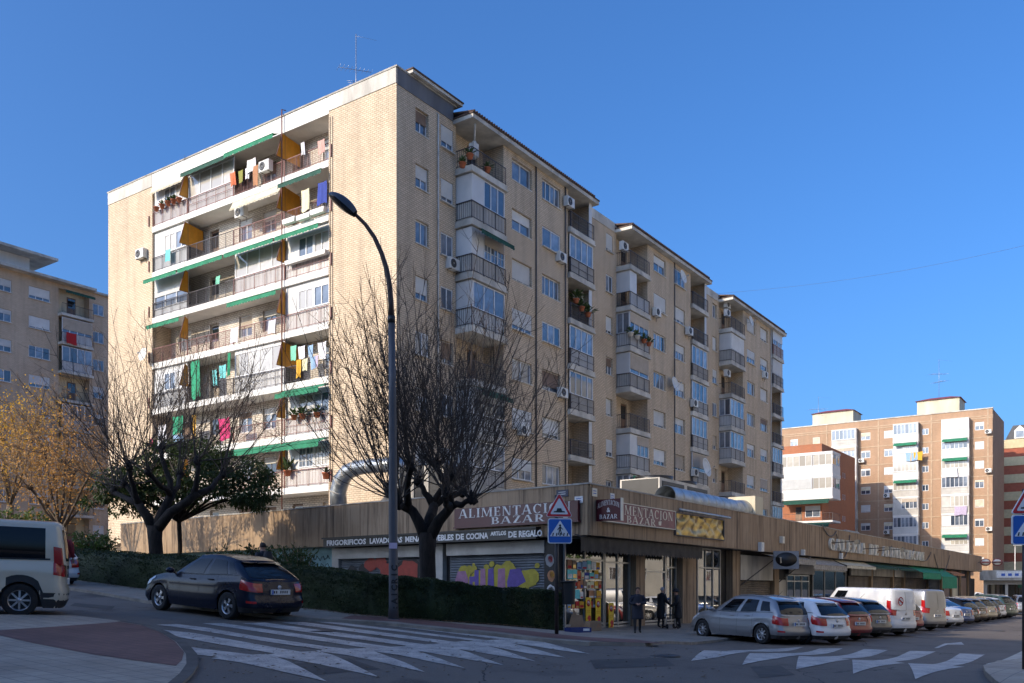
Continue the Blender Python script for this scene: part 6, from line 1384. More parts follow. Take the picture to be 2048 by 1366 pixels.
t = thing('plastic_crate', 'flat blue plastic crate in front of the cardboard', 'crate', gpos(1156, 1271), ROT - .45); b = MB(); b.box(-.3, .3, -.16, .16, 0, .03); b.box(-.3, .3, -.16, -.14, .03, .12); b.box(-.3, .3, .14, .16, .03, .12); b.box(-.3, -.28, -.14, .14, .03, .12); b.box(.28, .3, -.14, .14, .03, .12); b.put('tray', 'crate_blue', t); b = MB(); b.box(.05, .24, -.163, -.161, .04, .10); b.put('print', 'sign_white', t)
# slim lamp at the street end
p = on_ground(2024, 1207); t = thing('street_lamp', 'slim pale lamp post at the far end of the shop street', 'street lamp', (70, 126, g(70, 126))); b = MB(); b.tube([(0, 0, 0), (0, 0, 8.5)], [.1, .06], 8); b.put('pole', 'pipe_white', t); b = MB(); b.box(-.2, .9, -.12, .12, 8.4, 8.55); b.put('lamp_head', 'pipe_white', t)

# ------------------------------------------------------------------ cars
def carpaint(name, c, metal=.35, rough=.32):
    m, nt, bs = nodes(name); rough = rough if max(c) > .05 else .22; bs.inputs['Specular IOR Level'].default_value = .5 if max(c) > .05 else .2; bs.inputs['Metallic'].default_value = metal; bs.inputs['Roughness'].default_value = rough; bs.inputs['Coat Weight'].default_value = .8 if max(c) > .05 else .35; bs.inputs['Coat Roughness'].default_value = .06
    d = noise(nt, 1.6, 6); d2 = noise(nt, 9, 5); tc = nt.nodes.new('ShaderNodeTexCoord'); sp = nt.nodes.new('ShaderNodeSeparateXYZ'); nt.links.new(tc.outputs['Object'], sp.inputs[0])
    lowd = nt.nodes.new('ShaderNodeMapRange'); lowd.inputs[1].default_value = .75; lowd.inputs[2].default_value = .15; lowd.inputs[3].default_value = 0; lowd.inputs[4].default_value = .22; nt.links.new(sp.outputs[2], lowd.inputs[0])
    k = nt.nodes.new('ShaderNodeMath'); k.operation = 'MULTIPLY'; nt.links.new(lowd.outputs[0], k.inputs[0]); nt.links.new(ramp(nt, d2, .3, .7), k.inputs[1])
    o = mixc(nt, ramp(nt, d, .3, .7), c, tuple(x * .92 for x in c)); o = mixc(nt, k.outputs[0], o, tuple(x * .5 + .035 for x in c)); nt.links.new(o, bs.inputs['Base Color'])
    nt.links.new(ramp2(nt, d, rough, rough + .12), bs.inputs['Roughness'])
for nm, c, mt in (('paint_silver', (.27, .275, .29), .6), ('paint_white', (.66, .67, .69), 0), ('paint_red', (.22, .012, .015), .2), ('paint_grey', (.085, .085, .095), .5), ('paint_navy', (.003, .006, .020), 0), ('paint_cream', (.62, .54, .41), .1), ('paint_beige', (.33, .29, .22), .45), ('paint_black', (.012, .012, .014), .3), ('paint_blue', (.02, .07, .24), .4), ('paint_green', (.05, .085, .07), .4), ('paint_brown', (.12, .09, .06), .5), ('paint_champagne', (.36, .32, .25), .5)): carpaint(nm, c, mt)
glass('car_glass', (.004, .005, .007), (.012, .014, .017), .02); M['car_glass'].node_tree.nodes['Principled BSDF'].inputs['Specular IOR Level'].default_value = .36; M['car_glass'].node_tree.nodes['Principled BSDF'].inputs['IOR'].default_value = 1.45; plain('tyre', (.014, .014, .015), .85, .2, 6); plain('alloy', (.45, .45, .47), .35, .1, 4, metal=.8); plain('light_red', (.38, .008, .01), .2, .1, 4, coat=.6); plain('light_clear', (.55, .55, .57), .12, .08, 4, coat=.8); plain('plastic_dark', (.022, .022, .024), .6, .1, 3); plain('plate_white', (.60, .60, .58), .45, .05, 3); plain('light_orange', (.55, .16, .01), .25, .05, 3)
def lin(tab, x):
    if x <= tab[0][0]: return tab[0][1]
    for (a, b), (c, d) in zip(tab, tab[1:]):
        if x <= c: t = (x - a) / (c - a); t = t * t * (3 - 2 * t) * .5 + t * .5; return b + (d - b) * t
    return tab[-1][1]
CARS = {}
def car_meshes(kind):
    if kind in CARS: return CARS[kind]
    P = dict(L=4.05, W=1.72, H=1.48, wb=2.5, fo=.82, rw=.31, hood=.92, belt=.93, nose=.70, ww=.95, rf=.25, rr=-1.55, rb=-1.95, van=False, deck=None)
    P.update({'estate': dict(L=4.22, H=1.51, wb=2.58, rr=-1.62, rb=-1.97, belt=.92, ww=1.12, rf=.32, hood=.95), 'hatch': dict(), 'small': dict(L=3.8, H=1.50, wb=2.42, fo=.75, rr=-1.45, rb=-1.80), 'coupe': dict(L=4.14, W=1.74, H=1.45, wb=2.51, rr=-1.32, rb=-1.90, belt=.93, rf=.22, ww=1.02), 'suv': dict(L=4.4, W=1.82, H=1.66, wb=2.6, belt=1.05, hood=1.02, nose=.82, rr=-1.75, rb=-2.1, rw=.34), 'sedan': dict(L=4.45, W=1.76, H=1.45, wb=2.62, rr=-.95, rb=-1.55, deck=1.0, fo=.85), 'van': dict(L=4.4, W=1.82, H=1.86, wb=2.72, belt=1.08, hood=1.05, nose=.85, ww=1.25, rf=.62, rr=-2.05, rb=-2.14, van=True), 'bus': dict(L=4.72, W=1.92, H=1.98, wb=3.0, belt=1.12, hood=1.08, nose=.9, ww=1.5, rf=.85, rr=-2.2, rb=-2.32, van=True, rw=.34)}[kind])
    L, W, H = P['L'], P['W'], P['H']; xF, xR = L / 2, -L / 2; xa, xb = xF - P['fo'], xF - P['fo'] - P['wb']; rw = P['rw']; ra = rw + .045
    ztab = [(xR, P['belt'] - .04), (xR + .3, P['belt'] + (.03 if not P['deck'] else .04)), (P['rb'] + .3, P['belt'] + (.07 if not P['van'] else .03)), (0, P['belt']), (P['ww'], P['hood']), (xF - .35, P['nose'] + .1), (xF, P['nose'])]
    zt = lambda x: lin(ztab, x)
    # half outline
    cols = []; cr = .38; rc = .26
    for i in range(6): y = (W / 2 - cr) * i / 5; cols.append((xF - .10 * (y / (W / 2)) ** 2, y))
    x1 = cols[-1][0]
    for i in range(1, 6): a = pi / 2 * i / 6; cols.append((x1 - cr * 1.1 * (1 - cos(a)), W / 2 - cr + cr * sin(a) * 1.0))
    iF = len(cols); xs = x1 - cr * 1.15; xe = xR + rc * 1.1; xx = xs; side = []
    n = 64
    for i in range(n + 1): x = xs + (xe - xs) * i / n; side.append((x, W / 2 - .035 * abs((x + .2) / (L / 2)) ** 3))
    cols += side; iR = len(cols)
    ylast = side[-1][1]
    for i in range(1, 6): a = pi / 2 * i / 6; cols.append((xe - rc * sin(a), ylast - rc * (1 - cos(a))))
    x2, y2 = cols[-1]
    for i in range(1, 7): y = y2 * (1 - i / 6); cols.append((x2 - .06 * (1 - (y / max(y2, .01)) ** 2), y))
    N = len(cols)
    sp = [(0, .05), (.25, 0), (.5, .0), (.62, .012), (.8, .012), (1, .07)]; fp = [(0, .12), (.2, .0), (.5, .02), (.75, .14), (1, .34)]
    rp_ = [(0, .12), (.22, .0), (.42, .0), (.46, .05), (.7, .06), (1, .13)] if not P['van'] else [(0, .08), (.2, 0), (.4, 0), (.44, .04), (1, .06)]
    def S(c, v, sgn=1, off=0.0):
        def pt(c, v):
            c = max(0, min(N - 1.0001, c)); i = int(c); f = c - i; x0 = cols[i][0] * (1 - f) + cols[i + 1][0] * f; y0 = cols[i][1] * (1 - f) + cols[i + 1][1] * f
            zb_ = .19; onside = y0 > W / 2 - .12
            if onside:
                for wx in (xa, xb):
                    dx = abs(x0 - wx)
                    if dx < ra: zb_ = max(zb_, rw + sqrt(ra * ra - dx * dx))
            wf = max(0, min(1, (x0 - (xF - .55)) / .5)); wr = max(0, min(1, ((xR + .4) - x0) / .35))
            ztp = zt(x0); z = zb_ + (ztp - zb_) * v; vv = (z - .19) / (ztp - .19)
            x = x0 - lin(fp, vv) * wf + lin(rp_, vv) * wr; y = y0 * (1 - lin(sp, vv) / (W / 2))
            return Vector((x, y, z))
        p = pt(c, v)
        if off:
            e = .15; du = pt(c + e, v) - pt(c - e, v); dv = pt(c, min(1, v + .03)) - pt(c, max(0, v - .03)); nn = dv.cross(du)
            if nn.length > 1e-9:
                nn.normalize()
                if nn.dot(Vector((p.x * .3, p.y, 0))) < 0 and abs(p.y) > .05: nn = -nn
                p = p + nn * off
        return Vector((p.x, p.y * sgn, p.z))
    parts = {}
    nl = 10; b = MB()
    for sgn in (1, -1):
        vs_ = [S(c, j / nl, sgn) for j in range(nl + 1) for c in range(N)]; fs = []
        for j in range(nl):
            for c in range(N - 1): q = (j * N + c, j * N + c + 1, (j + 1) * N + c + 1, (j + 1) * N + c); fs.append(q if sgn < 0 else q[::-1])
        b.add(vs_, fs, None, True)
    top = [S(c, 1.0) for c in range(N)]; m = 6
    vs_ = []
    for p in top:
        for k in range(m + 1): t = 1 - 2 * k / m; vs_.append((p.x, p.y * t, p.z + .045 * (1 - t * t) * min(1, p.y / .5)))
    b.add(vs_, [(c * (m + 1) + k, c * (m + 1) + k + 1, (c + 1) * (m + 1) + k + 1, (c + 1) * (m + 1) + k) for c in range(N - 1) for k in range(m)], None, True)
    parts['body'] = (b, 'PAINT')
    b = MB(); b.box(xR + .12, xF - .25, -W / 2 + .2, W / 2 - .2, .2, .62); b.box(xb + .5, xa - .5, -W / 2 + .07, W / 2 - .07, .2, .5); parts['underbody'] = (b, 'plastic_dark')
    # cabin
    yb, yr = W / 2 - .085, W / 2 - (.27 if not P['van'] else .16); ww, rf, rr, rb_ = P['ww'], P['rf'], P['rr'], P['rb']; He = H - .075
    A_b, A_r = ww - .42, rf - .22
    def arch(x): return 0.0 if P['van'] else .085 * ((x - (rf * .55 + rr * .45)) / ((rf - rr) / 2)) ** 2 * (.6 if x > 0 else 1)
    def sidex(f): return A_b + (rb_ + .16 - A_b) * f, A_r + (rr + .10 - A_r) * f
    fr = {'estate': (.34, .38, .69, .73, .95), 'hatch': (.42, .46, .82, .9, .95), 'small': (.45, .49, .86, .92, .96), 'coupe': (.40, .44, .78, .80, .93), 'suv': (.36, .40, .71, .75, .95), 'sedan': (.45, .49, .86, .92, .96), 'van': (.24, .28, .6, .64, .95), 'bus': (.22, .26, .56, .60, .95)}[kind]
    K = [(ww, 0, rf, 0), (ww - .03, yb * .5, rf - .015, yr * .5), (ww - .14, yb * .86, rf - .07, yr * .88), (ww - .26, yb * .97, rf - .14, yr * .97), (A_b, yb, A_r, yr)]
    for f in fr: q = sidex(f); K.append((q[0], yb - .0, q[1], yr - .015 * f))
    K += [(rb_ + .10, yb - .02, rr + .07, yr - .04), (rb_ + .02, yb - .11, rr + .02, yr - .11), (rb_ - .03, yb * .5, rr - .02, yr * .5), (rb_ - .04, 0, rr - .03, 0)]
    def G(q, v, sgn=1, off=0.0):
        if q < 0: q, sgn = -q, -sgn
        n_ = len(K) - 1
        if q > n_: q, sgn = 2 * n_ - q, -sgn
        def pt(q, v):
            q = max(0, min(n_ - 1e-4, q)); i = int(q); f = q - i; k = [K[i][a] * (1 - f) + K[i + 1][a] * f for a in range(4)]
            z0 = zt(k[0]) - .015; z = z0 + (He - arch(k[2]) - z0) * v; x = k[0] + (k[2] - k[0]) * v; y = k[1] + (k[3] - k[1]) * v; bl = .03 * sin(pi * v)
            return Vector((x + bl * (.5 if q < 3 else -.5 if q > n_ - 2.5 else 0), y + (bl if k[1] > .3 else 0), z))
        p = pt(q, v)
        if off:
            e = .12; du = pt(q + e, v) - pt(q - e, v); dv = pt(q, v + .05) - pt(q, v - .05); nn = dv.cross(du)
            if nn.length > 1e-9:
                nn.normalize()
                if nn.dot(Vector((p.x - (A_r + rr) / 2, p.y, .1))) < 0: nn = -nn
                p = p + nn * off
        return Vector((p.x, p.y * sgn, p.z))
    NK = len(K); rows = [0, .1, .3, .5, .7, .9, 1.0]; qs = [i / 2 for i in range(2 * (NK - 1) + 1)]; b = MB(); nq = len(qs)
    def ring(fn, sgn): return [fn(q, sgn) for q in qs]
    cx = (A_r + rr) / 2
    def inner(q, sgn, ins, z): p = G(q, 1, sgn); return Vector((cx + (p.x - cx) * (1 - ins * .6), p.y * (1 - ins), z - arch(p.x)))
    for sgn in (1, -1):
        rr_ = [ring(lambda q, s, v=v: G(q, v, s), sgn) for v in rows] + [ring(lambda q, s: inner(q, s, .04, H - .045), sgn), ring(lambda q, s: inner(q, s, .10, H - .022), sgn)]
        vs_ = [p for r_ in rr_ for p in r_]; fs = [(j * nq + c, j * nq + c + 1, (j + 1) * nq + c + 1, (j + 1) * nq + c) for j in range(len(rr_) - 1) for c in range(nq - 1)]
        b.add(vs_, fs if sgn < 0 else [f[::-1] for f in fs], None, True)
    tl = [inner(q, 1, .10, H - .022) for q in qs]; vs_ = []
    for p in tl:
        for k in range(m + 1): t = 1 - 2 * k / m; vs_.append((p.x, p.y * t, p.z + .022 * (1 - t * t) * min(1, p.y / .4)))
    b.add(vs_, [(c * (m + 1) + k, c * (m + 1) + k + 1, (c + 1) * (m + 1) + k + 1, (c + 1) * (m + 1) + k) for c in range(nq - 1) for k in range(m)], None, True)
    parts['cabin'] = (b, 'PAINT')
    def gp(name, q0, q1, v0, v1, mat, sides=(1, -1), off=.006, nu=10, nv=5, skew=0.0):
        for s in sides: b = MB(); b.grid(lambda i, j: G(q0 + (q1 - q0) * i + skew * j, v0 + (v1 - v0) * j, s, off), nu, nv); parts.setdefault(name, []).append((b, mat))
    gp('windscreen', -2.75, 2.75, .06, .94, 'car_glass', (1,)); nE = NK - 1
    gp('side_window', 4.12, 4.95, .12, .90, 'car_glass'); 
    if kind == 'bus': gp('side_window', 6.1, 6.9, .1, .9, 'car_glass'); gp('side_window', 8.05, 8.92, .1, .9, 'car_glass')
    elif kind == 'van': pass
    else:
        gp('side_window', 6.05, 6.95, .12, .90, 'car_glass')
        if kind in ('estate', 'suv', 'coupe'): gp('side_window', 8.08, 8.85, .16, .86, 'car_glass')
    if kind != 'van': gp('rear_window', nE - 2.1, nE + 2.1, .12 if kind != 'bus' else .1, .88, 'car_glass', (1,))
    if kind != 'van':
        b = MB(); b.grid(lambda i, j: G(3.98 + (9.0 - 3.98) * i, .055 + .045 * j, 1, .004), 20, 1); b.grid(lambda i, j: G(3.98 + (9.0 - 3.98) * i, .055 + .045 * j, -1, .004), 20, 1); parts['window_trim'] = (b, 'plastic_dark')
    def spat(name, c0, c1, v0, v1, mat, sides=(1, -1), off=.006, nu=8, nv=4):
        for s in sides: b = MB(); b.grid(lambda i, j: S(c0 + (c1 - c0) * i, v0 + (v1 - v0) * j, s, off), nu, nv); parts.setdefault(name, []).append((b, mat))
    if P['van']:
        gp('tail_light', nE - 3.7, nE - 2.75, -.02, .42, 'light_red', off=.012)
        spat('tail_light', iR - 1, iR + 5.2, .72, .98, 'light_red')
    else:
        spat('tail_light', iR - 3, iR + 5.6 if kind != 'suv' else iR + 4, .60 if kind != 'coupe' else .66, .93, 'light_red', off=.012)
        spat('reflector', iR + .5, iR + 4, .30, .37, 'light_red', off=.008)
    spat('headlight', iF - 5, iF + 3, .66, .90, 'light_clear', off=.012)
    spat('rear_bumper', iR - (6 if kind != 'bus' else 15), N - 1, .0, .16 if kind != 'bus' else .33, 'plastic_dark', off=.004, nu=16, nv=2); spat('side_strip', iF + 12, iR - 12, .40, .44, 'PAINT' if kind != 'van' else 'plastic_dark', off=.012, nu=30, nv=1)
    for f in (.33, .54, .72): 
        c = iF + (iR - iF) * f
        spat('door_seam', c, c + .14, .12, .98, 'plastic_dark', off=.0025, nu=1, nv=8)
    spat('tailgate_seam', iR + 4.6, N - 1, .455, .475, 'plastic_dark', off=.003, nu=8, nv=1)
    if P['van']: b = MB(); b.grid(lambda i, j: G(nE - .02 + .04 * i, .0 + .93 * j, 1, .006), 1, 6); b.grid(lambda i, j: S(N - 1 - .15 * i, .16 + .8 * j, 1, .006), 1, 6); parts['door_gap'] = (b, 'plastic_dark')
    hz = .86
    for s in (1, -1):
        for f in (.47, .66):
            c = iF + (iR - iF) * f; p = S(c, .88, s); b = MB(); b.box(p.x - .09, p.x + .09, p.y - .015, p.y + .015, p.z - .012, p.z + .014); b.v = [(x, y + s * .018, z) for x, y, z in b.v]; parts.setdefault('door_handle', []).append((b, 'PAINT' if kind != 'van' else 'plastic_dark'))
        b = MB(); c = Vector((A_b + .16, s * (yb + .12), zt(A_b) + .07)); b.grid(lambda i, j: c + Vector((.075 * cos(pi * (j - .5)) * cos(2 * pi * i), .11 * cos(pi * (j - .5)) * sin(2 * pi * i), .07 * sin(pi * (j - .5)))), 12, 8); b.tube([c, c + Vector((-.02, -s * .13, -.06))], .02, 6); parts.setdefault('mirror', []).append((b, 'PAINT'))
    zp = .19 + (P['belt'] - .19) * (.56 if kind in ('coupe', 'estate') else .5); px = S(N - 1, .5).x - .02
    b = MB(); b.box(px - .012, px + .03, -.27, .27, zp, zp + .115); parts['number_plate'] = (b, 'plate_white')
    b = MB(); 
    for k in range(7):
        if k != 4: b.box(px - .0145, px - .0125, -.19 + k * .062, -.155 + k * .062, zp + .03, zp + .09)
    parts['plate_marks'] = (b, 'plastic_dark'); b = MB(); b.box(px - .014, px - .0125, .225, .265, zp + .005, zp + .11); parts['plate_band'] = (b, 'traffic_blue')
    bx = S(N - 1, .82); b = MB(); b.lathe([(0, -.012), (.05, -.012), (.055, 0)], 16, 'x', None, (bx.x - .003, 0, bx.z)); parts['badge'] = (b, 'alloy')
    if kind == 'estate' or kind == 'suv':
        for s in (1, -1): b = MB(); b.tube([*[Vector((x_, s * (yr - .075), H - arch(x_) + z_)) for x_, z_ in ((rf - .25, -.05), (rf - .42, .0), ((rf + rr) / 2, .005), (rr + .35, .0), (rr + .18, -.05))]], .018, 6); parts.setdefault('roof_rail', []).append((b, 'alloy' if kind == 'suv' else 'PAINT'))
    b = MB(); b.tube([(rr + .45, 0, H - .02), (rr + .25, 0, H + .16)], [.008, .004], 5); parts['aerial'] = (b, 'plastic_dark')
    if kind in ('estate', 'hatch', 'coupe', 'suv', 'small'): b = MB(); b.grid(lambda i, j: Vector((rr + .05 - .16 * j, (yr - .08) * (2 * i - 1), H - .035 - arch(rr) - .02 * j)), 8, 2); b.grid(lambda i, j: Vector((rr + .05 - .16 * (1 - j), (yr - .08) * (2 * i - 1), H - .065 - arch(rr) - .02 * (1 - j))), 8, 2); parts['spoiler'] = (b, 'PAINT')
    out = []
    for nm, v in parts.items():
        for b, mt in (v if isinstance(v, list) else [v]): out.append((nm, b.mesh(nm, 'black'), mt))
    ty = MB(); ty.lathe([(rw * .62, -.09), (rw * .9, -.1), (rw * .985, -.085), (rw, -.05), (rw, .05), (rw * .985, .085), (rw * .9, .1), (rw * .62, .09)], 30, 'y')
    rm = MB(); rm.lathe([(rw * .64, -.085), (rw * .60, -.08), (rw * .56, -.03), (rw * .55, .05)], 30, 'y'); rm.lathe([(0, -.075), (rw * .14, -.07), (rw * .16, -.03)], 16, 'y')
    ns = 5 if kind in ('coupe', 'hatch', 'suv') else 8
    for k in range(ns):
        a = 2 * pi * k / ns
        for da in ((-.16, .16) if ns == 5 else (0,)):
            d0 = Vector((cos(a), 0, sin(a))); d1 = Vector((cos(a + da), 0, sin(a + da))); n_ = Vector((-sin(a), 0, cos(a))) * rw * .055
            p, q = d0 * rw * .12 + Vector((0, -.07, 0)), d1 * rw * .6 + Vector((0, -.062, 0)); dn = Vector((0, .03, 0)); rm.add([p - n_, p + n_, q + n_, q - n_, p - n_ + dn, p + n_ + dn, q + n_ + dn, q - n_ + dn], [(0, 3, 2, 1), (0, 1, 5, 4), (2, 3, 7, 6), (1, 2, 6, 5), (3, 0, 4, 7)])
    dk = MB(); dk.lathe([(0, .0), (rw * .58, .0)], 24, 'y')
    CARS[kind] = dict(parts=out, P=P, xa=xa, xb=xb, tyre=ty.mesh('wheel', 'tyre'), rim=rm.mesh('rim', 'alloy'), disc=dk.mesh('brake_disc', 'plastic_dark')); return CARS[kind]
def car(label, kind, paint_, loc, head, cat='car', skip=(), name=None, pitch=0.0):
    cm = car_meshes(kind); t = thing(name or ('parked_van' if kind in ('van', 'bus') else 'parked_car'), label, cat, loc, atan2(head[1], head[0])); P = cm['P']
    # follow the slope of the street
    h = Vector(head).normalized(); l = Vector((-h.y, h.x)); p = Vector(loc[:2]); zf, zr_ = g(*(p + h * 1.3)), g(*(p - h * 1.3)); zl, zrt = g(*(p + l * .75)), g(*(p - l * .75))
    t.rotation_euler = (atan2(zl - zrt, 1.5), -atan2(zf - zr_, 2.6), atan2(h.y, h.x)); t.location = (p.x, p.y, (zf + zr_ + zl + zrt) / 4 + .006)
    for nm, me, mt in cm['parts']:
        if nm in skip: continue
        o = place(me, nm, t); m_ = M[paint_ if mt == 'PAINT' else mt]
        if me.materials[0] is not m_ and me.users > 0:
            o.material_slots[0].link = 'OBJECT'; o.material_slots[0].material = m_
    for x in (cm['xa'], cm['xb']):
        for s in (1, -1):
            w = place(cm['tyre'], 'wheel', t, (x, s * (P['W'] / 2 - .115), P['rw']), 0 if s < 0 else pi); place(cm['rim'], 'rim', w); place(cm['disc'], 'brake_disc', w)
    return t
def by_wheel(kind, head, u, v, sgn, rear=True):                            # ground point of a wheel -> middle of the car
    cm = car_meshes(kind); h = Vector(head).normalized(); l = Vector((-h.y, h.x)); p = on_ground(u, v); q = p - h * (cm['xb'] if rear else cm['xa']) - l * sgn * (cm['P']['W'] / 2 - .1); return (q.x, q.y, 0)
# dark hatchback on the side street
def fit_head(kind, ur, vr, uf):                                            # heading for which both near wheels stand where they are
    pr = on_ground(ur, vr); wb = car_meshes(kind)['P']['wb']; best = None
    for i in range(360):
        a = radians(90 + i * .25); h = Vector((cos(a), sin(a))); p = pr + h * wb; e = abs(1024 + FPX * p.x / p.y - uf)
        if best is None or e < best[0]: best = (e, h)
    return best[1]
hd_ = fit_head('coupe', 458, 1239, 322)
car('dark navy five-door hatchback parked along the hedge', 'coupe', 'paint_navy', by_wheel('coupe', hd_, 458, 1239, 1), hd_)
hv_ = Vector((-.89, -.45)); lv = car('beige passenger van with dark rear windows at the edge of the road', 'bus', 'paint_cream', by_wheel('bus', hv_, 38, 1234, 1), hv_, 'van')
car('white car mostly hidden behind the beige van', 'hatch', 'paint_white', by_wheel('hatch', (-.85, .53), 134, 1172, -1), (-.85, .53))
# row on the shop street
hs = fit_head('estate', 1525, 1288, 1407)
car('silver estate car parked first in the row outside the shops', 'estate', 'paint_silver', by_wheel('estate', hs, 1525, 1288, 1), hs)
ROW = [('white hatchback parked next to the silver estate', 'hatch', 'paint_white', 1668, 1287), ('dark red hatchback parked between white hatchback and grey car', 'hatch', 'paint_red', 1712, 1280), ('grey hatchback parked next to the white delivery van', 'hatch', 'paint_grey', 1753, 1274), ('white delivery van with round logo on its rear door', 'van', 'paint_white', 1797, 1270), ('small red car wedged between the two vans', 'small', 'paint_red', 1824, 1264.5), ('dusty pale grey van with dark tail light', 'van', 'paint_silver', 1861, 1260), ('white saloon parked next to the pale grey van', 'sedan', 'paint_white', 1893, 1254.5), ('dark blue saloon parked beyond the white one', 'sedan', 'paint_blue', 1916, 1251), ('black hatchback, second after the white saloon', 'hatch', 'paint_black', 1938, 1247.5), ('dark brown hatchback before the beige car', 'hatch', 'paint_brown', 1955, 1245), ('beige estate in the farther half of the row', 'estate', 'paint_beige', 1972, 1242.3), ('black small car beyond the beige estate', 'small', 'paint_black', 1985, 1240), ('white hatchback near the far end of the row', 'small', 'paint_white', 1997, 1238), ('dark green off-roader near the far end of the row', 'suv', 'paint_green', 2009, 1236.5), ('beige hatchback last in the angled row', 'hatch', 'paint_champagne', 2019, 1235)]
for lab, kind, pa, u, v in ROW:
    h = hs if kind != 'x' else hs
    t = car(lab, kind, pa, by_wheel(kind, h, u, v, -1), h, 'van' if kind == 'van' else 'car')
    if lab.startswith('white delivery'):
        b = MB(); b.lathe([(0, 0), (.17, 0)], 20, 'x'); b.put('logo', 'cl_red', t, (-2.225, .42, 1.36)); b = MB(); b.lathe([(0, 0), (.13, 0)], 20, 'x'); b.put('logo_face', 'sign_white', t, (-2.228, .42, 1.36)); b = MB(); b.box(-.002, 0, -.13, .13, -.03, .03); b.put('logo_band', 'cl_red', t, (-2.229, .42, 1.36), (.5, 0, 0))
q = on_ground(2042, 1229); car('silver car parked across the end of the shop street', 'suv', 'paint_silver', (q.x, q.y, 0), (.3, .95)); q = on_ground(2010, 1212); car('white car turning at the far end of the shop street', 'sedan', 'paint_white', (q.x, q.y + 8, 0), (-.9, .3))

# ------------------------------------------------------------------ people
for nm, c in (('skin', (.42, .24, .17)), ('coat_black', (.010, .010, .013)), ('coat_navy', (.010, .013, .028)), ('trousers', (.012, .012, .015)), ('jacket_red', (.20, .012, .02)), ('hair_dark', (.018, .012, .010)), ('hair_grey', (.30, .30, .31)), ('shoe', (.012, .011, .011)), ('backpack', (.03, .028, .03))): plain(nm, c, .75, .2, 6)
def person(label, loc, rz, h, top, hair, pose, coat_len=.55, hat=False, trousers='trousers'):
    t = thing('person', label, 'person', loc, rz); k = h / 1.7
    V, E_, Rd = [], [], []
    def jt(p, r, par=None): V.append(Vector(p) * k); Rd.append(r * k); 
    def add(p, r, par=None):
        V.append(Vector(p) * k); Rd.append((r if isinstance(r, tuple) else (r, r))); i = len(V) - 1
        if par is not None: E_.append((par, i))
        return i
    stoop = pose.get('stoop', 0.0)
    pel = add((0, 0, .96), (.15, .11)); ab = add((0, .01 + stoop * .3, 1.12), (.145, .11), pel); ch = add((0, .02 + stoop * .7, 1.30), (.165, .12), ab); nk = add((0, .02 + stoop, 1.45), .06, ch); hb = add((0, .045 + stoop * 1.25, 1.52), .072, nk); hm = add((0, .055 + stoop * 1.35, 1.60), (.08, .098), hb); ht = add((0, .04 + stoop * 1.35, 1.675), (.055, .07), hm)
    st = pose.get('stride', .05)
    for s in (-1, 1):
        hp = add((s * .09, 0, .90), .10, pel); kn_ = add((s * .10, s * st * .6 + .03, .50), .065, hp); an = add((s * .10, s * st - .02, .09), .045, kn_); toe = add((s * .115, s * st + .13, .035), .035, an)
        sh = add((s * .19, .01 + stoop * .8, 1.385), .062, ch); e, wr = pose['arms']
        el = add((s * e[0], e[1] + stoop, e[2]), .05, sh); w = add((s * wr[0], wr[1] + stoop, wr[2]), .033, el); d = (Vector((s * wr[0], wr[1], wr[2])) - Vector((s * e[0], e[1], e[2]))).normalized()
        pm_ = Vector((s * wr[0], wr[1] + stoop, wr[2])) + d * .06; pa = add(pm_, (.036, .018), w); lat = d.cross(Vector((0, 0, 1)))
        lat = lat.normalized() if lat.length > .1 else Vector((0, 1, 0))
        for f in range(4):
            ln = (.06, .07, .068, .05)[f]; b0 = pm_ + d * .03 + lat * (f - 1.5) * .018; f1 = add(b0, .009, pa); f2 = add(b0 + d * ln * .55 + Vector((0, 0, -.012)), .0085, f1); add(b0 + d * ln * .9 + Vector((0, 0, -.035)), .007, f2)
        th = pm_ - d * .02 + lat * -.035; t1 = add(th, .010, pa); add(th + d * .035 - lat * .02, .009, t1)
    me = bpy.data.meshes.new('body'); me.from_pydata(V, E_, []); o = bpy.data.objects.new('tmp_body', me); COL.objects.link(o)
    o.modifiers.new('s', 'SKIN'); sub = o.modifiers.new('u', 'SUBSURF'); sub.levels = 2; sub.render_levels = 2
    sv = me.skin_vertices[0].data
    for i, r_ in enumerate(Rd): sv[i].radius = (r_[0] * k, r_[1] * k)
    sv[0].use_root = True
    dg = bpy.context.evaluated_depsgraph_get(); dg.update(); bm_ = bpy.data.meshes.new_from_object(o.evaluated_get(dg)); bpy.data.objects.remove(o)
    bm_.materials.clear(); [bm_.materials.append(M[x]) for x in ('skin', top, trousers, 'shoe')]
    for p in bm_.polygons:
        c = p.center / k; p.use_smooth = True
        wz = min((c - V[i] / k).length for i in range(len(V)) if abs(Rd[i][0] - .033) < 1e-6 or Rd[i][1] < .02)
        p.material_index = 0 if c.z > 1.46 or wz < .06 else 3 if c.z < .11 else 2 if c.z < .95 and abs(c.x) < .19 and c.z < .9 else 1
    place(bm_, 'body', t)
    # coat: closed loft round the trunk, ending in a clean hem
    rings = [(1.47, .075, .07), (1.42, .15, .095), (1.38, .20, .115), (1.25, .205, .14), (1.05, .195, .145), (.9, .205, .15), (.9 - coat_len * .55, .215, .165), (.9 - coat_len, .22, .17), (.9 - coat_len, .19, .14)]
    b = MB()
    def cf(i, j):
        q = j * (len(rings) - 1); n_ = min(int(q), len(rings) - 2); f = q - n_; z, rx, ry = [rings[n_][a] * (1 - f) + rings[n_ + 1][a] * f for a in range(3)]; a = 2 * pi * i; w = 1 + .03 * sin(a * 5 + z * 9) + .025 * sin(z * 34); so = stoop * max(0, min(1, (z - .95) / .5)); return (rx * w * cos(a) * k, (ry * w * sin(a) + .01 + so) * k, z * k)
    b.grid(cf, 28, 24); b.put('coat', top, t)
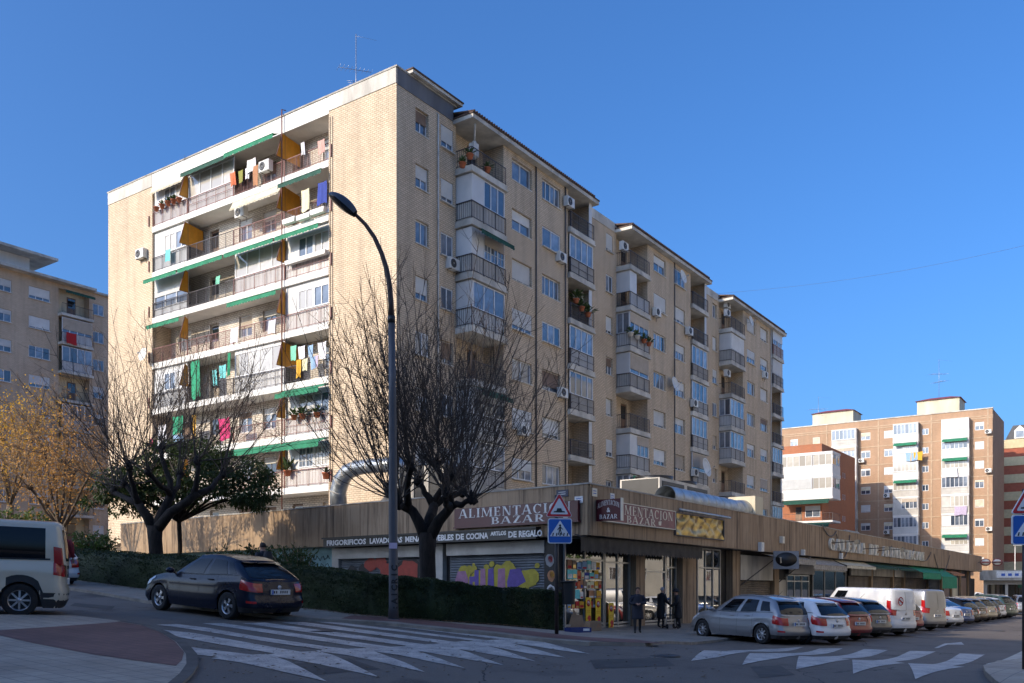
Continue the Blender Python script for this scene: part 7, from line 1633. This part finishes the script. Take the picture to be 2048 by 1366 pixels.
    for s in (-1, 1):
        b = MB(); e, wr = pose['arms']; sp_ = stoop
        b.tube([Vector((s * .17, .01 + sp_ * .8, 1.40)) * k, Vector((s * (.17 + e[0]) / 2 + s * .02, e[1] / 2 + sp_ * .9, (1.38 + e[2]) / 2)) * k, Vector((s * e[0], e[1] + sp_, e[2])) * k, Vector((s * wr[0], wr[1] + sp_, wr[2])) * k], [.075 * k, .078 * k, .068 * k, .05 * k], 12); b.put('sleeve', top, t)
    b = MB(); hc = Vector((0, .05 + stoop * 1.35, 1.612)) * k
    b.grid(lambda i, j: hc + Vector((.093 * cos(2 * pi * i) * sin(j * (1.9 if sin(2 * pi * i) < .2 else 1.05)), (.108 * sin(2 * pi * i) * sin(j * (1.9 if sin(2 * pi * i) < .2 else 1.05)) - .012), .105 * cos(j * (1.9 if sin(2 * pi * i) < .2 else 1.05)))) * k, 24, 10); b.put('hair', hair, t)
    if hat: b = MB(); b.lathe([(0, .13), (.07, .125), (.11, .08), (.115, .03), (.15, .02), (.15, .005), (.1, 0)], 20, 'z', None, tuple(hc)); b.put('hat', 'coat_black', t)
    b = MB(); fz = Vector((0, .05 + stoop * 1.35 + .095, 1.59)) * k; b.add([fz + Vector((-.013, 0, -.02)), fz + Vector((.013, 0, -.02)), fz + Vector((0, .024, -.022)), fz + Vector((0, 0, .03))], [(0, 1, 2), (1, 3, 2), (3, 0, 2)]); b.put('nose', 'skin', t)
    for s in (-1, 1): b = MB(); b.lathe([(0, .006), (.009, .004), (.012, 0)], 10, 'y', None, tuple(fz + Vector((s * .032, -.008, .025)))); b.put('eye', 'hair_dark', t)
    b = MB(); b.box(-.022, .022, -.004, .004, -.05, -.044); b.put('mouth', 'jacket_red', t, tuple(fz)); return t
ARM_DOWN = dict(arms=((.25, -.01, 1.12), (.27, .05, .88)))
q = on_ground(1275, 1271); toc = atan2(-q.x, -q.y)
person('person in a dark padded coat walking towards the street, hands together', (q.x, q.y, g(q.x, q.y) + .08), pi - .05, 1.56, 'coat_navy', 'hair_dark', dict(arms=((.27, .02, 1.13), (.07, .24, 1.10)), stride=.14, stoop=.04), .38)
q = on_ground(1322, 1260); person('grey haired person in a long black coat facing the shop window', (q.x, q.y, g(q.x, q.y) + .08), -1.1, 1.56, 'coat_black', 'hair_grey', dict(arms=((.25, .05, 1.12), (.2, .26, 1.0)), stride=.05, stoop=.03), .5)
q2 = on_ground(1357, 1262); person('person in black coat and dark hat beside a wheeled walker', (q2.x, q2.y, g(q2.x, q2.y) + .08), 1.4, 1.5, 'coat_black', 'hair_dark', dict(arms=((.25, .05, 1.12), (.2, .28, .98)), stride=.06, stoop=.05), .45, True)
qm = q.lerp(q2, .55); t = thing('wheeled_walker', 'folding wheeled walker standing between the two people in black', 'walker', (qm.x, qm.y, g(qm.x, qm.y) + .08), .2); b = MB()
for x in (-.22, .22):
    b.tube([(x, -.22, .05), (x, -.05, .5), (x, .02, .88), (x, -.12, .92)], .014, 6); b.tube([(x, .25, .05), (x, .02, .6)], .014, 6); b.tube([(x, -.22, .12), (x, .25, .12)], .01, 5)
b.tube([(-.22, -.05, .5), (.22, -.05, .5)], .012, 5); b.put('frame', 'alloy', t); b = MB(); b.box(-.2, .2, -.14, .1, .5, .54); b.put('seat', 'coat_black', t)
for x in (-.22, .22):
    for y in (-.22, .25): b = MB(); b.lathe([(.03, -.015), (.085, -.018), (.09, 0), (.085, .018), (.03, .015)], 16, 'x', None, (x, y, .09)); b.put('wheel', 'tyre', t)
p = at_uv(527, 1100, 25.2); t = person('dark haired person with a backpack walking behind the navy hatchback', (p[0], p[1], g(p[0], p[1]) + .08), .9, 1.66, 'coat_black', 'hair_dark', ARM_DOWN, .1)
b = MB(); b.grid(lambda i, j: (.15 * cos(2 * pi * i) * sin(pi * (.1 + .8 * j)) ** .4, -.2 + .1 * sin(2 * pi * i) * sin(pi * (.1 + .8 * j)) ** .4, 1.0 + .42 * j), 16, 8); bo = b.put('rucksack', 'backpack', None, t.location, .9); tag(bo, 'dark backpack worn by the person behind the navy hatchback', 'backpack')
p = at_uv(126, 1100, 27.5); person('person in a dark red jacket standing behind the beige van', (p[0], p[1], g(p[0], p[1]) + .08), .4, 1.68, 'jacket_red', 'hair_dark', ARM_DOWN, .05)
